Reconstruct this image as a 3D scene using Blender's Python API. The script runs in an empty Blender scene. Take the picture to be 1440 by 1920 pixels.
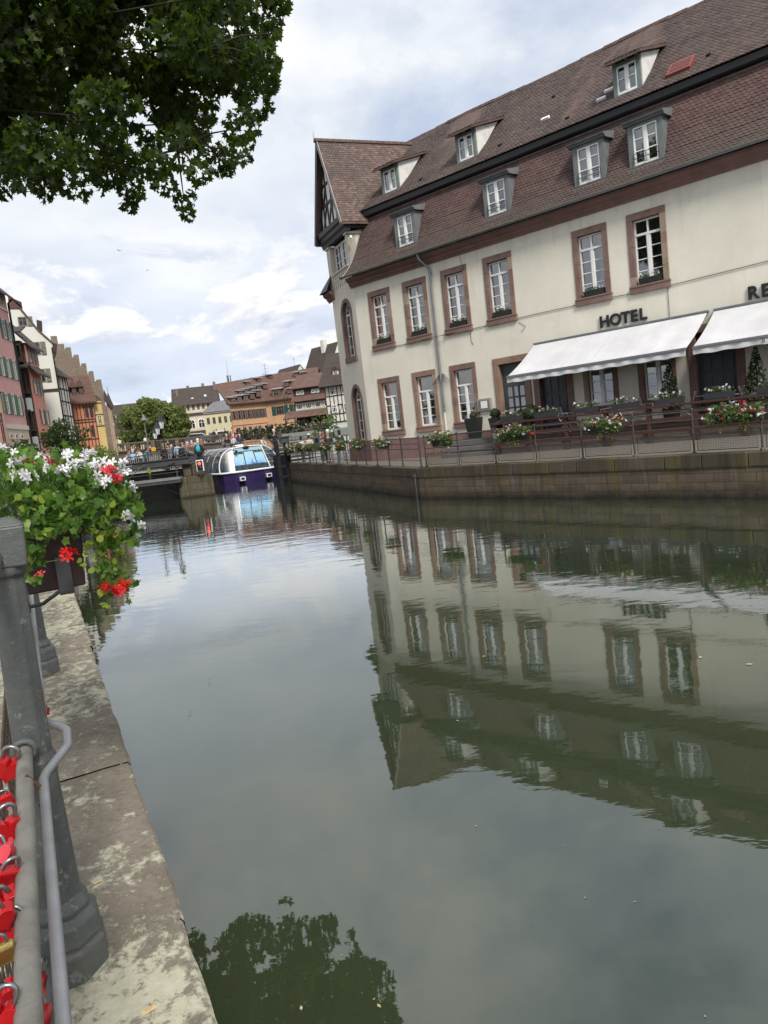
import bpy, math, random
from math import sin, cos, tan, radians, degrees, pi, sqrt, atan2
from mathutils import Vector, Matrix, noise as mnoise
R_ = random.Random(11)
sc = bpy.context.scene
COL = sc.collection

# ------------------------------------------------------------ camera, sky, sun, exposure
FPX, ROLL, PITCH, CAMZ = 1370.0, radians(6.73), radians(6.45), 3.25
cd = bpy.data.cameras.new('camera'); cam = bpy.data.objects.new('camera', cd); COL.objects.link(cam)
sc.camera = cam
cd.sensor_fit = 'VERTICAL'; cd.sensor_height = 36.0; cd.lens = FPX * 36.0 / 1920.0
cd.clip_start = 0.05; cd.clip_end = 6000
_d0 = Vector((0, -sin(PITCH), -cos(PITCH))); _f0 = Vector((0, cos(PITCH), -sin(PITCH))); _r0 = Vector((1, 0, 0))
_rx = _r0 * cos(ROLL) + _d0 * sin(ROLL); _ry = -(-_r0 * sin(ROLL) + _d0 * cos(ROLL)); _rz = -_f0
cam.matrix_world = Matrix(((_rx.x, _ry.x, _rz.x, 0), (_rx.y, _ry.y, _rz.y, 0), (_rx.z, _ry.z, _rz.z, CAMZ), (0, 0, 0, 1)))
EYE = Vector((0, 0, CAMZ))
def ray(x, y):                      # viewing direction of a photograph pixel (1440 x 1920), used to survey where things stand
    ox, oy = x - 720, y - 960
    u = ox * cos(ROLL) - oy * sin(ROLL); v = ox * sin(ROLL) + oy * cos(ROLL)
    return Vector((u, FPX * cos(PITCH) - v * sin(PITCH), -FPX * sin(PITCH) - v * cos(PITCH)))
def at(x, y, Y):
    d = ray(x, y); return EYE + d * (Y / d.y)
def ground_at(x, y, z):
    d = ray(x, y); return EYE + d * ((z - CAMZ) / d.z)

SUN_AZ, SUN_EL = radians(160), radians(46)       # azimuth from +Y towards +X
w = bpy.data.worlds.new('World'); sc.world = w; w.use_nodes = True
nt = w.node_tree; nt.nodes.clear()
def N(t, tree, **kw):
    n = tree.nodes.new(t)
    for k, v in kw.items(): setattr(n, k, v)
    return n
def mth(tree, op, a, b=None, c=None, clamp=False):
    n = tree.nodes.new('ShaderNodeMath'); n.operation = op; n.use_clamp = clamp
    for i, v in enumerate((a, b, c)):
        if v is None: continue
        if isinstance(v, (int, float)): n.inputs[i].default_value = v
        else: tree.links.new(v, n.inputs[i])
    return n.outputs[0]
def mixc(tree, f, a, b, mode='MIX'):
    n = tree.nodes.new('ShaderNodeMix'); n.data_type = 'RGBA'; n.blend_type = mode
    for i, v in ((0, f), (6, a), (7, b)):
        if isinstance(v, (int, float)): n.inputs[i].default_value = v
        elif isinstance(v, (tuple, list)): n.inputs[i].default_value = (v[0], v[1], v[2], 1)
        else: tree.links.new(v, n.inputs[i])
    return n.outputs[2]
def ramp(tree, f, stops, interp='LINEAR'):
    n = tree.nodes.new('ShaderNodeValToRGB'); n.color_ramp.interpolation = interp
    e = n.color_ramp.elements
    while len(e) < len(stops): e.new(0.5)
    for i, (p, c) in enumerate(stops):
        e[i].position = p; e[i].color = (c, c, c, 1) if isinstance(c, (int, float)) else (c[0], c[1], c[2], 1)
    tree.links.new(f, n.inputs[0]); return n.outputs[0]
def noise(tree, vec, scale, detail=4, rough=0.55, dist=0.0, out=0):
    n = tree.nodes.new('ShaderNodeTexNoise'); n.inputs['Scale'].default_value = scale
    n.inputs['Detail'].default_value = detail; n.inputs['Roughness'].default_value = rough; n.inputs['Distortion'].default_value = dist
    if vec is not None: tree.links.new(vec, n.inputs['Vector'])
    return n.outputs[out]
sky = N('ShaderNodeTexSky', nt, sky_type='NISHITA', sun_disc=False)
sky.sun_elevation = SUN_EL; sky.sun_rotation = SUN_AZ; sky.air_density = 1.0; sky.dust_density = 1.5
tc = N('ShaderNodeTexCoord', nt)
sep = N('ShaderNodeSeparateXYZ', nt); nt.links.new(tc.outputs['Generated'], sep.inputs[0])
zc = mth(nt, 'MAXIMUM', sep.outputs[2], 0.0)
den = mth(nt, 'ADD', zc, 0.30)
cx = mth(nt, 'DIVIDE', sep.outputs[0], den); cy = mth(nt, 'DIVIDE', sep.outputs[1], den)
comb = N('ShaderNodeCombineXYZ', nt); nt.links.new(cx, comb.inputs[0]); nt.links.new(cy, comb.inputs[1])
mp = N('ShaderNodeMapping', nt); nt.links.new(comb.outputs[0], mp.inputs[0]); mp.inputs['Location'].default_value = (1.3, 4.1, 0.7)
cv = mp.outputs[0]
n1 = noise(nt, cv, 1.5, 8, 0.56, 0.25)
n2 = noise(nt, cv, 4.2, 8, 0.6, 0.2)
cov = mth(nt, 'ADD', mth(nt, 'MULTIPLY', n1, 0.72), mth(nt, 'MULTIPLY', n2, 0.28))
mask = ramp(nt, cov, [(0.30, 0.0), (0.47, 1.0)])
n3 = noise(nt, cv, 2.9, 9, 0.58, 0.3)
con = ramp(nt, zc, [(0.0, 0.8), (0.20, 0.9), (0.30, 0.38), (0.40, 0.45), (0.52, 1.3), (0.7, 1.7)])
s_ = mth(nt, 'ADD', mth(nt, 'MULTIPLY', cov, 0.4), mth(nt, 'MULTIPLY', n3, 0.6))
s_ = mth(nt, 'MULTIPLY_ADD', mth(nt, 'SUBTRACT', s_, 0.5), mth(nt, 'MULTIPLY', con, 2.6), ramp(nt, zc, [(0.02, 0.5), (0.10, 0.40), (0.20, 0.44), (0.32, 0.53), (1.0, 0.53)]), clamp=True)
shade = ramp(nt, s_, [(0.06, (3.0, 3.6, 4.7)), (0.34, (6.1, 6.6, 7.7)), (0.52, (7.3, 7.7, 8.25)), (0.66, (8.5, 8.6, 8.8)), (0.85, (9.9, 9.8, 9.6))])
# (values are in the Sky Texture's own physical units, so that the one strength below serves clouds and blue alike)
blue = mixc(nt, 0.55, sky.outputs[0], (6.0, 6.9, 8.6))
skycol = mixc(nt, mth(nt, 'MULTIPLY', mask, 0.96), blue, shade)
# heaped cumulus low over the town: lit tops, grey undersides
azm = mth(nt, 'ARCTAN2', sep.outputs[0], sep.outputs[1]); elv = mth(nt, 'ARCSINE', sep.outputs[2])
def cumul(dz, k=0.0):
    cb = N('ShaderNodeCombineXYZ', nt); nt.links.new(mth(nt, 'MULTIPLY', azm, 3.1), cb.inputs[0]); nt.links.new(mth(nt, 'MULTIPLY_ADD', elv, 7.2, dz), cb.inputs[1]); cb.inputs[2].default_value = 3.7
    return noise(nt, cb.outputs[0], 1.9, 9, 0.60, 0.25)
ca, cb_ = cumul(0.0), cumul(0.16)
band = ramp(nt, elv, [(0.0, 0.25), (0.05, 1.0), (0.20, 1.0), (0.31, 0.0)])
puff = mth(nt, 'MULTIPLY', ramp(nt, ca, [(0.485, 0.0), (0.53, 1.0)]), band)
lit = mth(nt, 'MULTIPLY_ADD', mth(nt, 'SUBTRACT', ca, cb_), 3.2, 0.52, clamp=True)
pcol = ramp(nt, lit, [(0.12, (5.4, 5.9, 7.2)), (0.42, (7.3, 7.5, 8.1)), (0.62, (8.8, 8.75, 8.65))])
low = ramp(nt, elv, [(0.06, (6.0, 6.9, 8.4)), (0.2, (6.9, 7.5, 8.6))])
skycol = mixc(nt, mth(nt, 'MULTIPLY', band, 0.55), skycol, low)
skycol = mixc(nt, mth(nt, 'MULTIPLY', puff, 0.92), skycol, pcol)
bg = N('ShaderNodeBackground', nt); bg.inputs['Strength'].default_value = 0.066
nt.links.new(skycol, bg.inputs[0])
wo = N('ShaderNodeOutputWorld', nt); nt.links.new(bg.outputs[0], wo.inputs[0])
ld = bpy.data.lights.new('sun', 'SUN'); ld.energy = 2.3; ld.angle = radians(14); ld.color = (1.0, 0.95, 0.88)
sun = bpy.data.objects.new('sun', ld); COL.objects.link(sun)
_sd = Vector((sin(SUN_AZ) * cos(SUN_EL), cos(SUN_AZ) * cos(SUN_EL), sin(SUN_EL)))
sun.rotation_euler = _sd.to_track_quat('Z', 'Y').to_euler(); sun.location = (40, -40, 60)
vs = sc.view_settings; vs.view_transform = 'Standard'; vs.look = 'None'; vs.exposure = 0.84; vs.gamma = 1.0
sc.cycles.max_bounces = 8; sc.cycles.transparent_max_bounces = 12; sc.cycles.caustics_reflective = False; sc.cycles.caustics_refractive = False

# ------------------------------------------------------------ helpers
class Frame:
    """a survey frame: origin (x, y), local X along the front to the right, local Y into the building"""
    def __init__(s, o, deg):
        s.o = Vector((o[0], o[1], o[2] if len(o) > 2 else 0)); s.deg = deg; t = radians(deg)
        s.X = Vector((cos(t), sin(t), 0)); s.Y = Vector((-sin(t), cos(t), 0))
        s.M = Matrix.Translation(s.o) @ Matrix.Rotation(t, 4, 'Z')
    def L(s, px, py, y=0.0):
        d = ray(px, py); p0 = s.o + s.Y * y
        k = (p0 - EYE).dot(s.Y) / d.dot(s.Y); q = EYE + d * k - s.o
        return q.dot(s.X), q.z
    def Lx(s, px, py, x=0.0):
        d = ray(px, py); p0 = s.o + s.X * x
        k = (p0 - EYE).dot(s.X) / d.dot(s.X); q = EYE + d * k - s.o
        return q.dot(s.Y), q.z
    def W(s, x, y, z=0.0):
        return s.o + s.X * x + s.Y * y + Vector((0, 0, z))
    def inv(s, p):
        q = Vector(p) - s.o; return q.dot(s.X), q.dot(s.Y), q.z

def empty(name, label, cat, loc=(0, 0, 0), deg=0, group=None):
    o = bpy.data.objects.new(name, None); COL.objects.link(o); o.empty_display_size = 0.3
    o.location = loc; o.rotation_euler = (0, 0, radians(deg)); return tag(o, label, cat, group)
def tag(o, label, cat, group=None):
    o['label'] = label; o['category'] = cat
    if group: o['group'] = group
    return o
def struct(o, kind='structure'):
    o['kind'] = kind; return o
def dup(o, parent=None):
    c = o.copy(); COL.objects.link(c)
    if parent is not None: c.parent = parent
    for ch in list(o.children): dup(ch, c)
    return c

class MB:
    def __init__(s): s.v = []; s.f = []; s.m = []; s.sm = []
    def add(s, vs, fs, m=0, smooth=False):
        b = len(s.v); s.v.extend(tuple(v) for v in vs)
        for f in fs: s.f.append(tuple(b + i for i in f)); s.m.append(m); s.sm.append(smooth)
        return s
    def poly(s, pts, m=0): return s.add(pts, [tuple(range(len(pts)))], m)
    def box(s, x0, x1, y0, y1, z0, z1, m=0):
        if x0 > x1: x0, x1 = x1, x0
        if y0 > y1: y0, y1 = y1, y0
        if z0 > z1: z0, z1 = z1, z0
        v = [(x0, y0, z0), (x1, y0, z0), (x1, y1, z0), (x0, y1, z0), (x0, y0, z1), (x1, y0, z1), (x1, y1, z1), (x0, y1, z1)]
        return s.add(v, [(3, 2, 1, 0), (4, 5, 6, 7), (0, 1, 5, 4), (1, 2, 6, 5), (2, 3, 7, 6), (3, 0, 4, 7)], m)
    def hexa(s, lo, hi, m=0):         # two quads (bottom, top), counter-clockwise from above
        return s.add(list(lo) + list(hi), [(3, 2, 1, 0), (4, 5, 6, 7), (0, 1, 5, 4), (1, 2, 6, 5), (2, 3, 7, 6), (3, 0, 4, 7)], m)
    def prism(s, poly, y0, y1, m=0):  # polygon in x,z pushed along y
        n = len(poly); v = [(x, y0, z) for x, z in poly] + [(x, y1, z) for x, z in poly]
        f = [tuple(range(n)), tuple(range(2 * n - 1, n - 1, -1))] + [(i + n, (i + 1) % n + n, (i + 1) % n, i) for i in range(n)]
        return s.add(v, f, m)
    def prismx(s, poly, x0, x1, m=0): # polygon in y,z pushed along x
        n = len(poly); v = [(x0, y, z) for y, z in poly] + [(x1, y, z) for y, z in poly]
        f = [tuple(range(n - 1, -1, -1)), tuple(range(n, 2 * n))] + [(i, (i + 1) % n, (i + 1) % n + n, i + n) for i in range(n)]
        return s.add(v, f, m)
    def prismz(s, poly, z0, z1, m=0):
        n = len(poly); v = [(x, y, z0) for x, y in poly] + [(x, y, z1) for x, y in poly]
        f = [tuple(range(n - 1, -1, -1)), tuple(range(n, 2 * n))] + [(i, (i + 1) % n, (i + 1) % n + n, i + n) for i in range(n)]
        return s.add(v, f, m)
    def beam(s, a, b, w, h, m=0, up=(0, 0, 1)):
        a = Vector(a); b = Vector(b); d = (b - a).normalized(); u = Vector(up)
        if abs(d.dot(u)) > 0.98: u = Vector((0, 1, 0))
        sx = d.cross(u).normalized(); sz = sx.cross(d).normalized()
        q = lambda p: [p - sx * w / 2 - sz * h / 2, p + sx * w / 2 - sz * h / 2, p + sx * w / 2 + sz * h / 2, p - sx * w / 2 + sz * h / 2]
        return s.add(q(a) + q(b), [(0, 1, 2, 3), (7, 6, 5, 4), (1, 0, 4, 5), (2, 1, 5, 6), (3, 2, 6, 7), (0, 3, 7, 4)], m)
    def tube(s, pts, r, n=8, m=0, cap=True):
        pts = [Vector(p) for p in pts]; k = len(pts); rs = r if isinstance(r, (list, tuple)) else [r] * k
        vs = []; u = None
        for i, p in enumerate(pts):
            d = ((pts[min(i + 1, k - 1)] - pts[max(i - 1, 0)])).normalized()
            if u is None: u = d.orthogonal().normalized()
            u = (u - d * u.dot(d)).normalized(); t = d.cross(u)
            for j in range(n):
                a = 2 * pi * j / n; vs.append(p + (u * cos(a) + t * sin(a)) * rs[i])
        fs = [(i * n + j, i * n + (j + 1) % n, (i + 1) * n + (j + 1) % n, (i + 1) * n + j) for i in range(k - 1) for j in range(n)]
        s.add(vs, fs, m, True)
        if cap: s.add(vs[:n], [tuple(range(n - 1, -1, -1))], m); s.add(vs[-n:], [tuple(range(n))], m)
        return s
    def lathe(s, prof, n=16, c=(0, 0, 0), m=0, smooth=True, rot=0.0, sq=1.0):
        vs = []
        for r, z in prof:
            for j in range(n):
                a = 2 * pi * (j + rot) / n; vs.append((c[0] + r * cos(a), c[1] + r * sin(a) * sq, c[2] + z))
        k = len(prof)
        fs = [(i * n + j, i * n + (j + 1) % n, (i + 1) * n + (j + 1) % n, (i + 1) * n + j) for i in range(k - 1) for j in range(n)]
        s.add(vs, fs, m, smooth)
        s.add(vs[:n], [tuple(range(n - 1, -1, -1))], m); s.add(vs[-n:], [tuple(range(n))], m)
        return s
    def blob(s, c, r, n=10, k=7, m=0, jit=0.0, seed=0):
        rr = random.Random(seed); rad = r if isinstance(r, (tuple, list)) else (r, r, r); vs = []
        for i in range(1, k):
            th = pi * i / k
            for j in range(n):
                a = 2 * pi * j / n; f = 1 + rr.uniform(-jit, jit)
                vs.append((c[0] + rad[0] * sin(th) * cos(a) * f, c[1] + rad[1] * sin(th) * sin(a) * f, c[2] + rad[2] * cos(th) * f))
        fs = [(i * n + j, (i + 1) * n + j, (i + 1) * n + (j + 1) % n, i * n + (j + 1) % n) for i in range(k - 2) for j in range(n)]
        t = len(vs); vs += [(c[0], c[1], c[2] + rad[2]), (c[0], c[1], c[2] - rad[2])]
        fs += [(t, j, (j + 1) % n) for j in range(n)] + [(t + 1, (k - 2) * n + (j + 1) % n, (k - 2) * n + j) for j in range(n)]
        return s.add(vs, fs, m, True)
    def build(s, name, mat, parent=None, M=None, bevel=0.0):
        me = bpy.data.meshes.new(name); me.from_pydata(s.v, [], s.f)
        mats = mat if isinstance(mat, (list, tuple)) else [mat]
        for q in mats: me.materials.append(q)
        me.polygons.foreach_set('material_index', s.m); me.polygons.foreach_set('use_smooth', s.sm); me.update()
        o = bpy.data.objects.new(name, me); COL.objects.link(o)
        if parent is not None: o.parent = parent
        if M is not None: o.matrix_local = M
        if bevel:
            b = o.modifiers.new('bevel', 'BEVEL'); b.width = bevel; b.segments = 2; b.limit_method = 'ANGLE'
        return o

# ------------------------------------------------------------ materials
def shell(name):
    m = bpy.data.materials.new(name); m.use_nodes = True; t = m.node_tree
    return m, t, t.nodes['Principled BSDF']
def ocoord(t): return N('ShaderNodeTexCoord', t).outputs['Object']
def bump(t, b, h, strength, dist=0.02):
    n = t.nodes.new('ShaderNodeBump'); n.inputs['Strength'].default_value = strength; n.inputs['Distance'].default_value = dist
    t.links.new(h, n.inputs['Height']); t.links.new(n.outputs[0], b.inputs['Normal']); return n
def sc3(c, k): return tuple(min(1, x * k) for x in c)
def mat(name, col, rough=0.65, var=0.25, scale=2.5, bmp=0.15, metal=0.0, dark=None, spec=0.4, stretch=None):
    m, t, b = shell(name); v = ocoord(t)
    if stretch:
        mp = N('ShaderNodeMapping', t); t.links.new(v, mp.inputs[0]); mp.inputs['Scale'].default_value = stretch; v = mp.outputs[0]
    n = noise(t, v, scale, 7, 0.62)
    c = ramp(t, n, [(0.3, dark or sc3(col, 1 - var)), (0.68, sc3(col, 1 + var * 0.5))])
    n2 = noise(t, v, scale * 9, 3, 0.6)
    c = mixc(t, mth(t, 'MULTIPLY', n2, var * 0.6), c, sc3(col, 0.72))
    t.links.new(c, b.inputs['Base Color']); b.inputs['Roughness'].default_value = rough; b.inputs['Metallic'].default_value = metal
    b.inputs['Specular IOR Level'].default_value = spec
    if bmp: bump(t, b, noise(t, v, scale * 14, 4, 0.6), bmp, 0.01)
    return m
def leafmat(name, c0, c1, trans=0.35, rough=0.45, zdark=None):
    m, t, b = shell(name)
    g = N('ShaderNodeNewGeometry', t); f = g.outputs['Random Per Island']
    c = ramp(t, f, [(0.0, c0), (1.0, c1)])
    n = noise(t, ocoord(t), 0.9, 3); c = mixc(t, mth(t, 'MULTIPLY', n, 0.5), c, sc3(c0, 0.8))
    t.links.new(c, b.inputs['Base Color']); b.inputs['Roughness'].default_value = rough; b.inputs['Specular IOR Level'].default_value = 0.35
    tr = N('ShaderNodeBsdfTranslucent', t); t.links.new(mixc(t, 0.5, c, sc3(c1, 2.0)), tr.inputs[0])
    mx = N('ShaderNodeMixShader', t); mx.inputs[0].default_value = trans
    t.links.new(b.outputs[0], mx.inputs[1]); t.links.new(tr.outputs[0], mx.inputs[2])
    t.links.new(mx.outputs[0], t.nodes['Material Output'].inputs[0]); return m
def tilemat(name, cols, w=0.2, h=0.165, k=0.42, slope_axis='z', stain=(0.05, 0.04, 0.038), zstain=None, zscale=1.0):
    """plain-tile roof: scalloped courses as colour and height; object X along the eave, object Z up the slope"""
    m, t, b = shell(name); sp = N('ShaderNodeSeparateXYZ', t); v = ocoord(t); t.links.new(v, sp.inputs[0])
    zz = mth(t, 'DIVIDE', sp.outputs[2], h * zscale); r0 = mth(t, 'FLOOR', zz)
    par = mth(t, 'MULTIPLY', mth(t, 'MODULO', mth(t, 'ABSOLUTE', r0), 2.0), 0.5)
    xx = mth(t, 'ADD', mth(t, 'DIVIDE', sp.outputs[0], w), par)
    u = mth(t, 'SUBTRACT', mth(t, 'FRACT', xx), 0.5)
    arc = mth(t, 'SUBTRACT', 0.5, mth(t, 'SQRT', mth(t, 'MAXIMUM', mth(t, 'SUBTRACT', 0.25, mth(t, 'MULTIPLY', u, u)), 0.0)))
    vv = mth(t, 'FRACT', zz)
    under = mth(t, 'LESS_THAN', vv, mth(t, 'MULTIPLY', arc, k * 2))          # the course below shows here
    row = mth(t, 'SUBTRACT', r0, under)
    hgt = mth(t, 'SUBTRACT', 1.0, mth(t, 'ADD', mth(t, 'SUBTRACT', vv, mth(t, 'MULTIPLY', arc, k * 2)), under))
    cb = N('ShaderNodeCombineXYZ', t)
    xo = mth(t, 'ADD', xx, mth(t, 'MULTIPLY', under, 0.5))
    t.links.new(mth(t, 'FLOOR', xo), cb.inputs[0]); t.links.new(row, cb.inputs[1])
    wn = N('ShaderNodeTexWhiteNoise', t, noise_dimensions='2D'); t.links.new(cb.outputs[0], wn.inputs['Vector'])
    c = ramp(t, wn.outputs['Value'], [(i / (len(cols) - 1), q) for i, q in enumerate(cols)])
    nz = noise(t, v, 0.45, 6, 0.62); c = mixc(t, ramp(t, nz, [(0.46, 0.0), (0.68, 0.75)]), c, stain)
    nz2 = noise(t, v, 1.7, 5, 0.65); c = mixc(t, ramp(t, nz2, [(0.54, 0.0), (0.75, 0.45)]), c, (0.16, 0.12, 0.07))
    if zstain:
        zf = ramp(t, mth(t, 'ADD', mth(t, 'DIVIDE', mth(t, 'SUBTRACT', sp.outputs[2], zstain[0]), zstain[1] - zstain[0]), mth(t, 'MULTIPLY', mth(t, 'SUBTRACT', nz, 0.5), 1.6)), [(0.0, 0.85), (1.0, 0.0)])
        c = mixc(t, zf, c, zstain[2])
    edge = ramp(t, hgt, [(0.0, 0.45), (0.12, 0.0), (0.93, 0.0), (1.0, 0.25)])
    c = mixc(t, edge, c, sc3(stain, 0.5))
    t.links.new(c, b.inputs['Base Color']); b.inputs['Roughness'].default_value = 0.8; b.inputs['Specular IOR Level'].default_value = 0.25
    bump(t, b, hgt, 0.9, 0.02); return m
def brickmat(name, c1, c2, mort, bw, bh, ms=0.012, moss=None, var=0.4, damp=None, axis='xz', bmp=0.5):
    m, t, b = shell(name); v = ocoord(t); sp = N('ShaderNodeSeparateXYZ', t); t.links.new(v, sp.inputs[0])
    cb = N('ShaderNodeCombineXYZ', t); t.links.new(sp.outputs[0 if axis[0] == 'x' else 1], cb.inputs[0]); t.links.new(sp.outputs[2 if axis[1] == 'z' else 1], cb.inputs[1])
    wob = noise(t, v, 1.2, 3, 0.5, out=1)
    off = N('ShaderNodeVectorMath', t, operation='MULTIPLY_ADD'); t.links.new(wob, off.inputs[0]); off.inputs[1].default_value = (0.05, 0.05, 0); t.links.new(cb.outputs[0], off.inputs[2])
    br = N('ShaderNodeTexBrick', t); t.links.new(off.outputs[0], br.inputs[0])
    br.inputs['Color1'].default_value = (*c1, 1); br.inputs['Color2'].default_value = (*c2, 1); br.inputs['Mortar'].default_value = (*mort, 1)
    br.inputs['Scale'].default_value = 1.0; br.inputs['Mortar Size'].default_value = ms; br.inputs['Brick Width'].default_value = bw; br.inputs['Row Height'].default_value = bh
    n = noise(t, v, 2.2, 8, 0.66); c = mixc(t, mth(t, 'MULTIPLY', n, var * 1.4), br.outputs[0], sc3(c1, 0.35))
    if moss:
        mp = N('ShaderNodeMapping', t); t.links.new(v, mp.inputs[0]); mp.inputs['Scale'].default_value = (1.7, 1.7, 0.16)
        nl = noise(t, mp.outputs[0], 2.0, 6, 0.65); c = mixc(t, ramp(t, nl, [(0.56, 0.0), (0.72, 0.45)]), c, (0.28, 0.235, 0.185))
        ns = noise(t, mp.outputs[0], 1.1, 7, 0.65); c = mixc(t, ramp(t, ns, [(0.47, 0.0), (0.66, 0.8)]), c, moss)
        ns2 = noise(t, mp.outputs[0], 2.3, 5, 0.6); c = mixc(t, ramp(t, ns2, [(0.5, 0.0), (0.7, 0.6)]), c, sc3(c1, 0.25))
    if damp:
        zf = ramp(t, mth(t, 'ADD', mth(t, 'DIVIDE', sp.outputs[2], damp), mth(t, 'MULTIPLY', mth(t, 'SUBTRACT', n, 0.5), 1.2)), [(0.0, 0.92), (1.0, 0.0)])
        c = mixc(t, zf, c, (0.012, 0.012, 0.009))
    t.links.new(c, b.inputs['Base Color']); b.inputs['Roughness'].default_value = 0.85; b.inputs['Specular IOR Level'].default_value = 0.25
    hh = mth(t, 'ADD', mth(t, 'MULTIPLY', br.outputs[1], -0.7), mth(t, 'MULTIPLY', noise(t, v, 14, 5, 0.65), 0.7))
    bump(t, b, hh, bmp, 0.025); return m
def glassmat(name, tint=(0.02, 0.024, 0.028), clear=0.0):
    m, t, b = shell(name); b.inputs['Base Color'].default_value = (*tint, 1); b.inputs['Roughness'].default_value = 0.04; b.inputs['IOR'].default_value = 1.5
    n = noise(t, ocoord(t), 1.6, 2); bump(t, b, n, 0.06, 0.03)
    if clear:
        tr = N('ShaderNodeBsdfTransparent', t); tr.inputs[0].default_value = (0.82, 0.86, 0.86, 1)
        gl = N('ShaderNodeBsdfGlossy', t); gl.inputs['Roughness'].default_value = 0.03
        fr = N('ShaderNodeFresnel', t); fr.inputs[0].default_value = 1.5
        fac = mth(t, 'MULTIPLY_ADD', fr.outputs[0], 1.3, 1.0 - clear, clamp=True)
        mx = N('ShaderNodeMixShader', t); t.links.new(fac, mx.inputs[0]); t.links.new(tr.outputs[0], mx.inputs[1]); t.links.new(gl.outputs[0], mx.inputs[2])
        t.links.new(mx.outputs[0], t.nodes['Material Output'].inputs[0])
    return m

def plaster(name, col, grime):
    m, t, b = shell(name); v = ocoord(t); n = noise(t, v, 0.45, 7, 0.6)
    c = ramp(t, n, [(0.32, sc3(col, 0.9)), (0.66, sc3(col, 1.05))])
    mp = N('ShaderNodeMapping', t); t.links.new(v, mp.inputs[0]); mp.inputs['Scale'].default_value = (2.4, 2.4, 0.16)
    st = noise(t, mp.outputs[0], 1.5, 7, 0.66); c = mixc(t, ramp(t, st, [(0.54, 0.0), (0.78, 0.36)]), c, grime)
    c = mixc(t, ramp(t, noise(t, v, 0.8, 3, 0.5), [(0.60, 0.0), (0.615, 0.22)]), c, sc3(col, 1.12))
    c = mixc(t, ramp(t, noise(t, v, 9, 6, 0.7), [(0.6, 0.0), (0.8, 0.35)]), c, grime)
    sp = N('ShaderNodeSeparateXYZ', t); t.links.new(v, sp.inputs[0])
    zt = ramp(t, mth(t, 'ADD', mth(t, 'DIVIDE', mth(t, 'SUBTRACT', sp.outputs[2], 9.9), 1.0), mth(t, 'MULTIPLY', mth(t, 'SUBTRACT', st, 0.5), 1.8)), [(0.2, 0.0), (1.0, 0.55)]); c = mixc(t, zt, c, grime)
    t.links.new(c, b.inputs['Base Color']); b.inputs['Roughness'].default_value = 0.9; b.inputs['Specular IOR Level'].default_value = 0.2
    bump(t, b, mth(t, 'ADD', noise(t, v, 22, 5, 0.65), mth(t, 'MULTIPLY', noise(t, v, 2, 3, .5), 2.0)), 0.3, 0.012); return m
CREAM = plaster('cream render', (0.70, 0.665, 0.565), (0.44, 0.40, 0.33))
STONE = mat('red sandstone', (0.20, 0.13, 0.108), 0.85, 0.4, 2.2, 0.4, dark=(0.13, 0.08, 0.068))
STONE3 = mat('pale sandstone', (0.30, 0.235, 0.175), 0.85, 0.35, 2.2, 0.4, dark=(0.22, 0.16, 0.12))
STONE2 = mat('brown sandstone', (0.25, 0.165, 0.12), 0.85, 0.4, 2.2, 0.4, dark=(0.2, 0.125, 0.09))
CORNICE = mat('sandstone cornice', (0.18, 0.10, 0.084), 0.8, 0.3, 1.2, 0.3)
PLINTH = mat('painted plinth', (0.2, 0.12, 0.11), 0.85, 0.25, 1.5, 0.3)
WHITE = mat('white paint', (0.78, 0.78, 0.76), 0.5, 0.06, 4, 0.05)
GREYP = mat('grey paint', (0.15, 0.165, 0.17), 0.6, 0.2, 3, 0.1)
GREENP = mat('green grey paint', (0.16, 0.2, 0.185), 0.65, 0.25, 3, 0.15)
DARKW = mat('black timber', (0.022, 0.022, 0.025), 0.85, 0.3, 5, 0.3, spec=.15)
DECKB = mat('weathered deck boards', (0.115, 0.09, 0.075), 0.85, 0.35, 1.5, 0.3, stretch=(1, 1, 8))
ZINC = mat('zinc', (0.22, 0.23, 0.235), 0.45, 0.2, 3, 0.08, metal=0.6)
DGREY = mat('dark grey door paint', (0.05, 0.057, 0.064), 0.5, 0.15, 3, 0.08)
GLASS = glassmat('clear window glass', clear=0.80)
DGLASS = glassmat('dark window glass')
CURT = mat('curtain', (0.38, 0.35, 0.30), 0.9, 0.2, 1.2, 0.05)
CURTG = mat('green curtain', (0.22, 0.33, 0.25), 0.9, 0.2, 1.2, 0.05)
CURTD = mat('dark curtain', (0.07, 0.066, 0.062), 0.9, 0.3, 1.2, 0.05)
ROOFL = tilemat('mansard tiles', [(0.075, 0.03, 0.024), (0.115, 0.045, 0.034), (0.095, 0.037, 0.03), (0.145, 0.06, 0.043)], 0.24, 0.2, 0.45, stain=(0.04, 0.028, 0.026), zstain=(11.2, 13.0, (0.06, 0.042, 0.032)))
ROOFU = tilemat('upper roof tiles', [(0.08, 0.052, 0.045), (0.12, 0.078, 0.066), (0.10, 0.062, 0.052), (0.14, 0.095, 0.08)], 0.2, 0.115, 0.3, stain=(0.055, 0.043, 0.04))
ROOFG = tilemat('gable roof tiles', [(0.085, 0.055, 0.046), (0.13, 0.082, 0.066), (0.105, 0.066, 0.054), (0.15, 0.1, 0.08)], 0.24, 0.2, 0.4, stain=(0.06, 0.045, 0.04))
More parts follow.
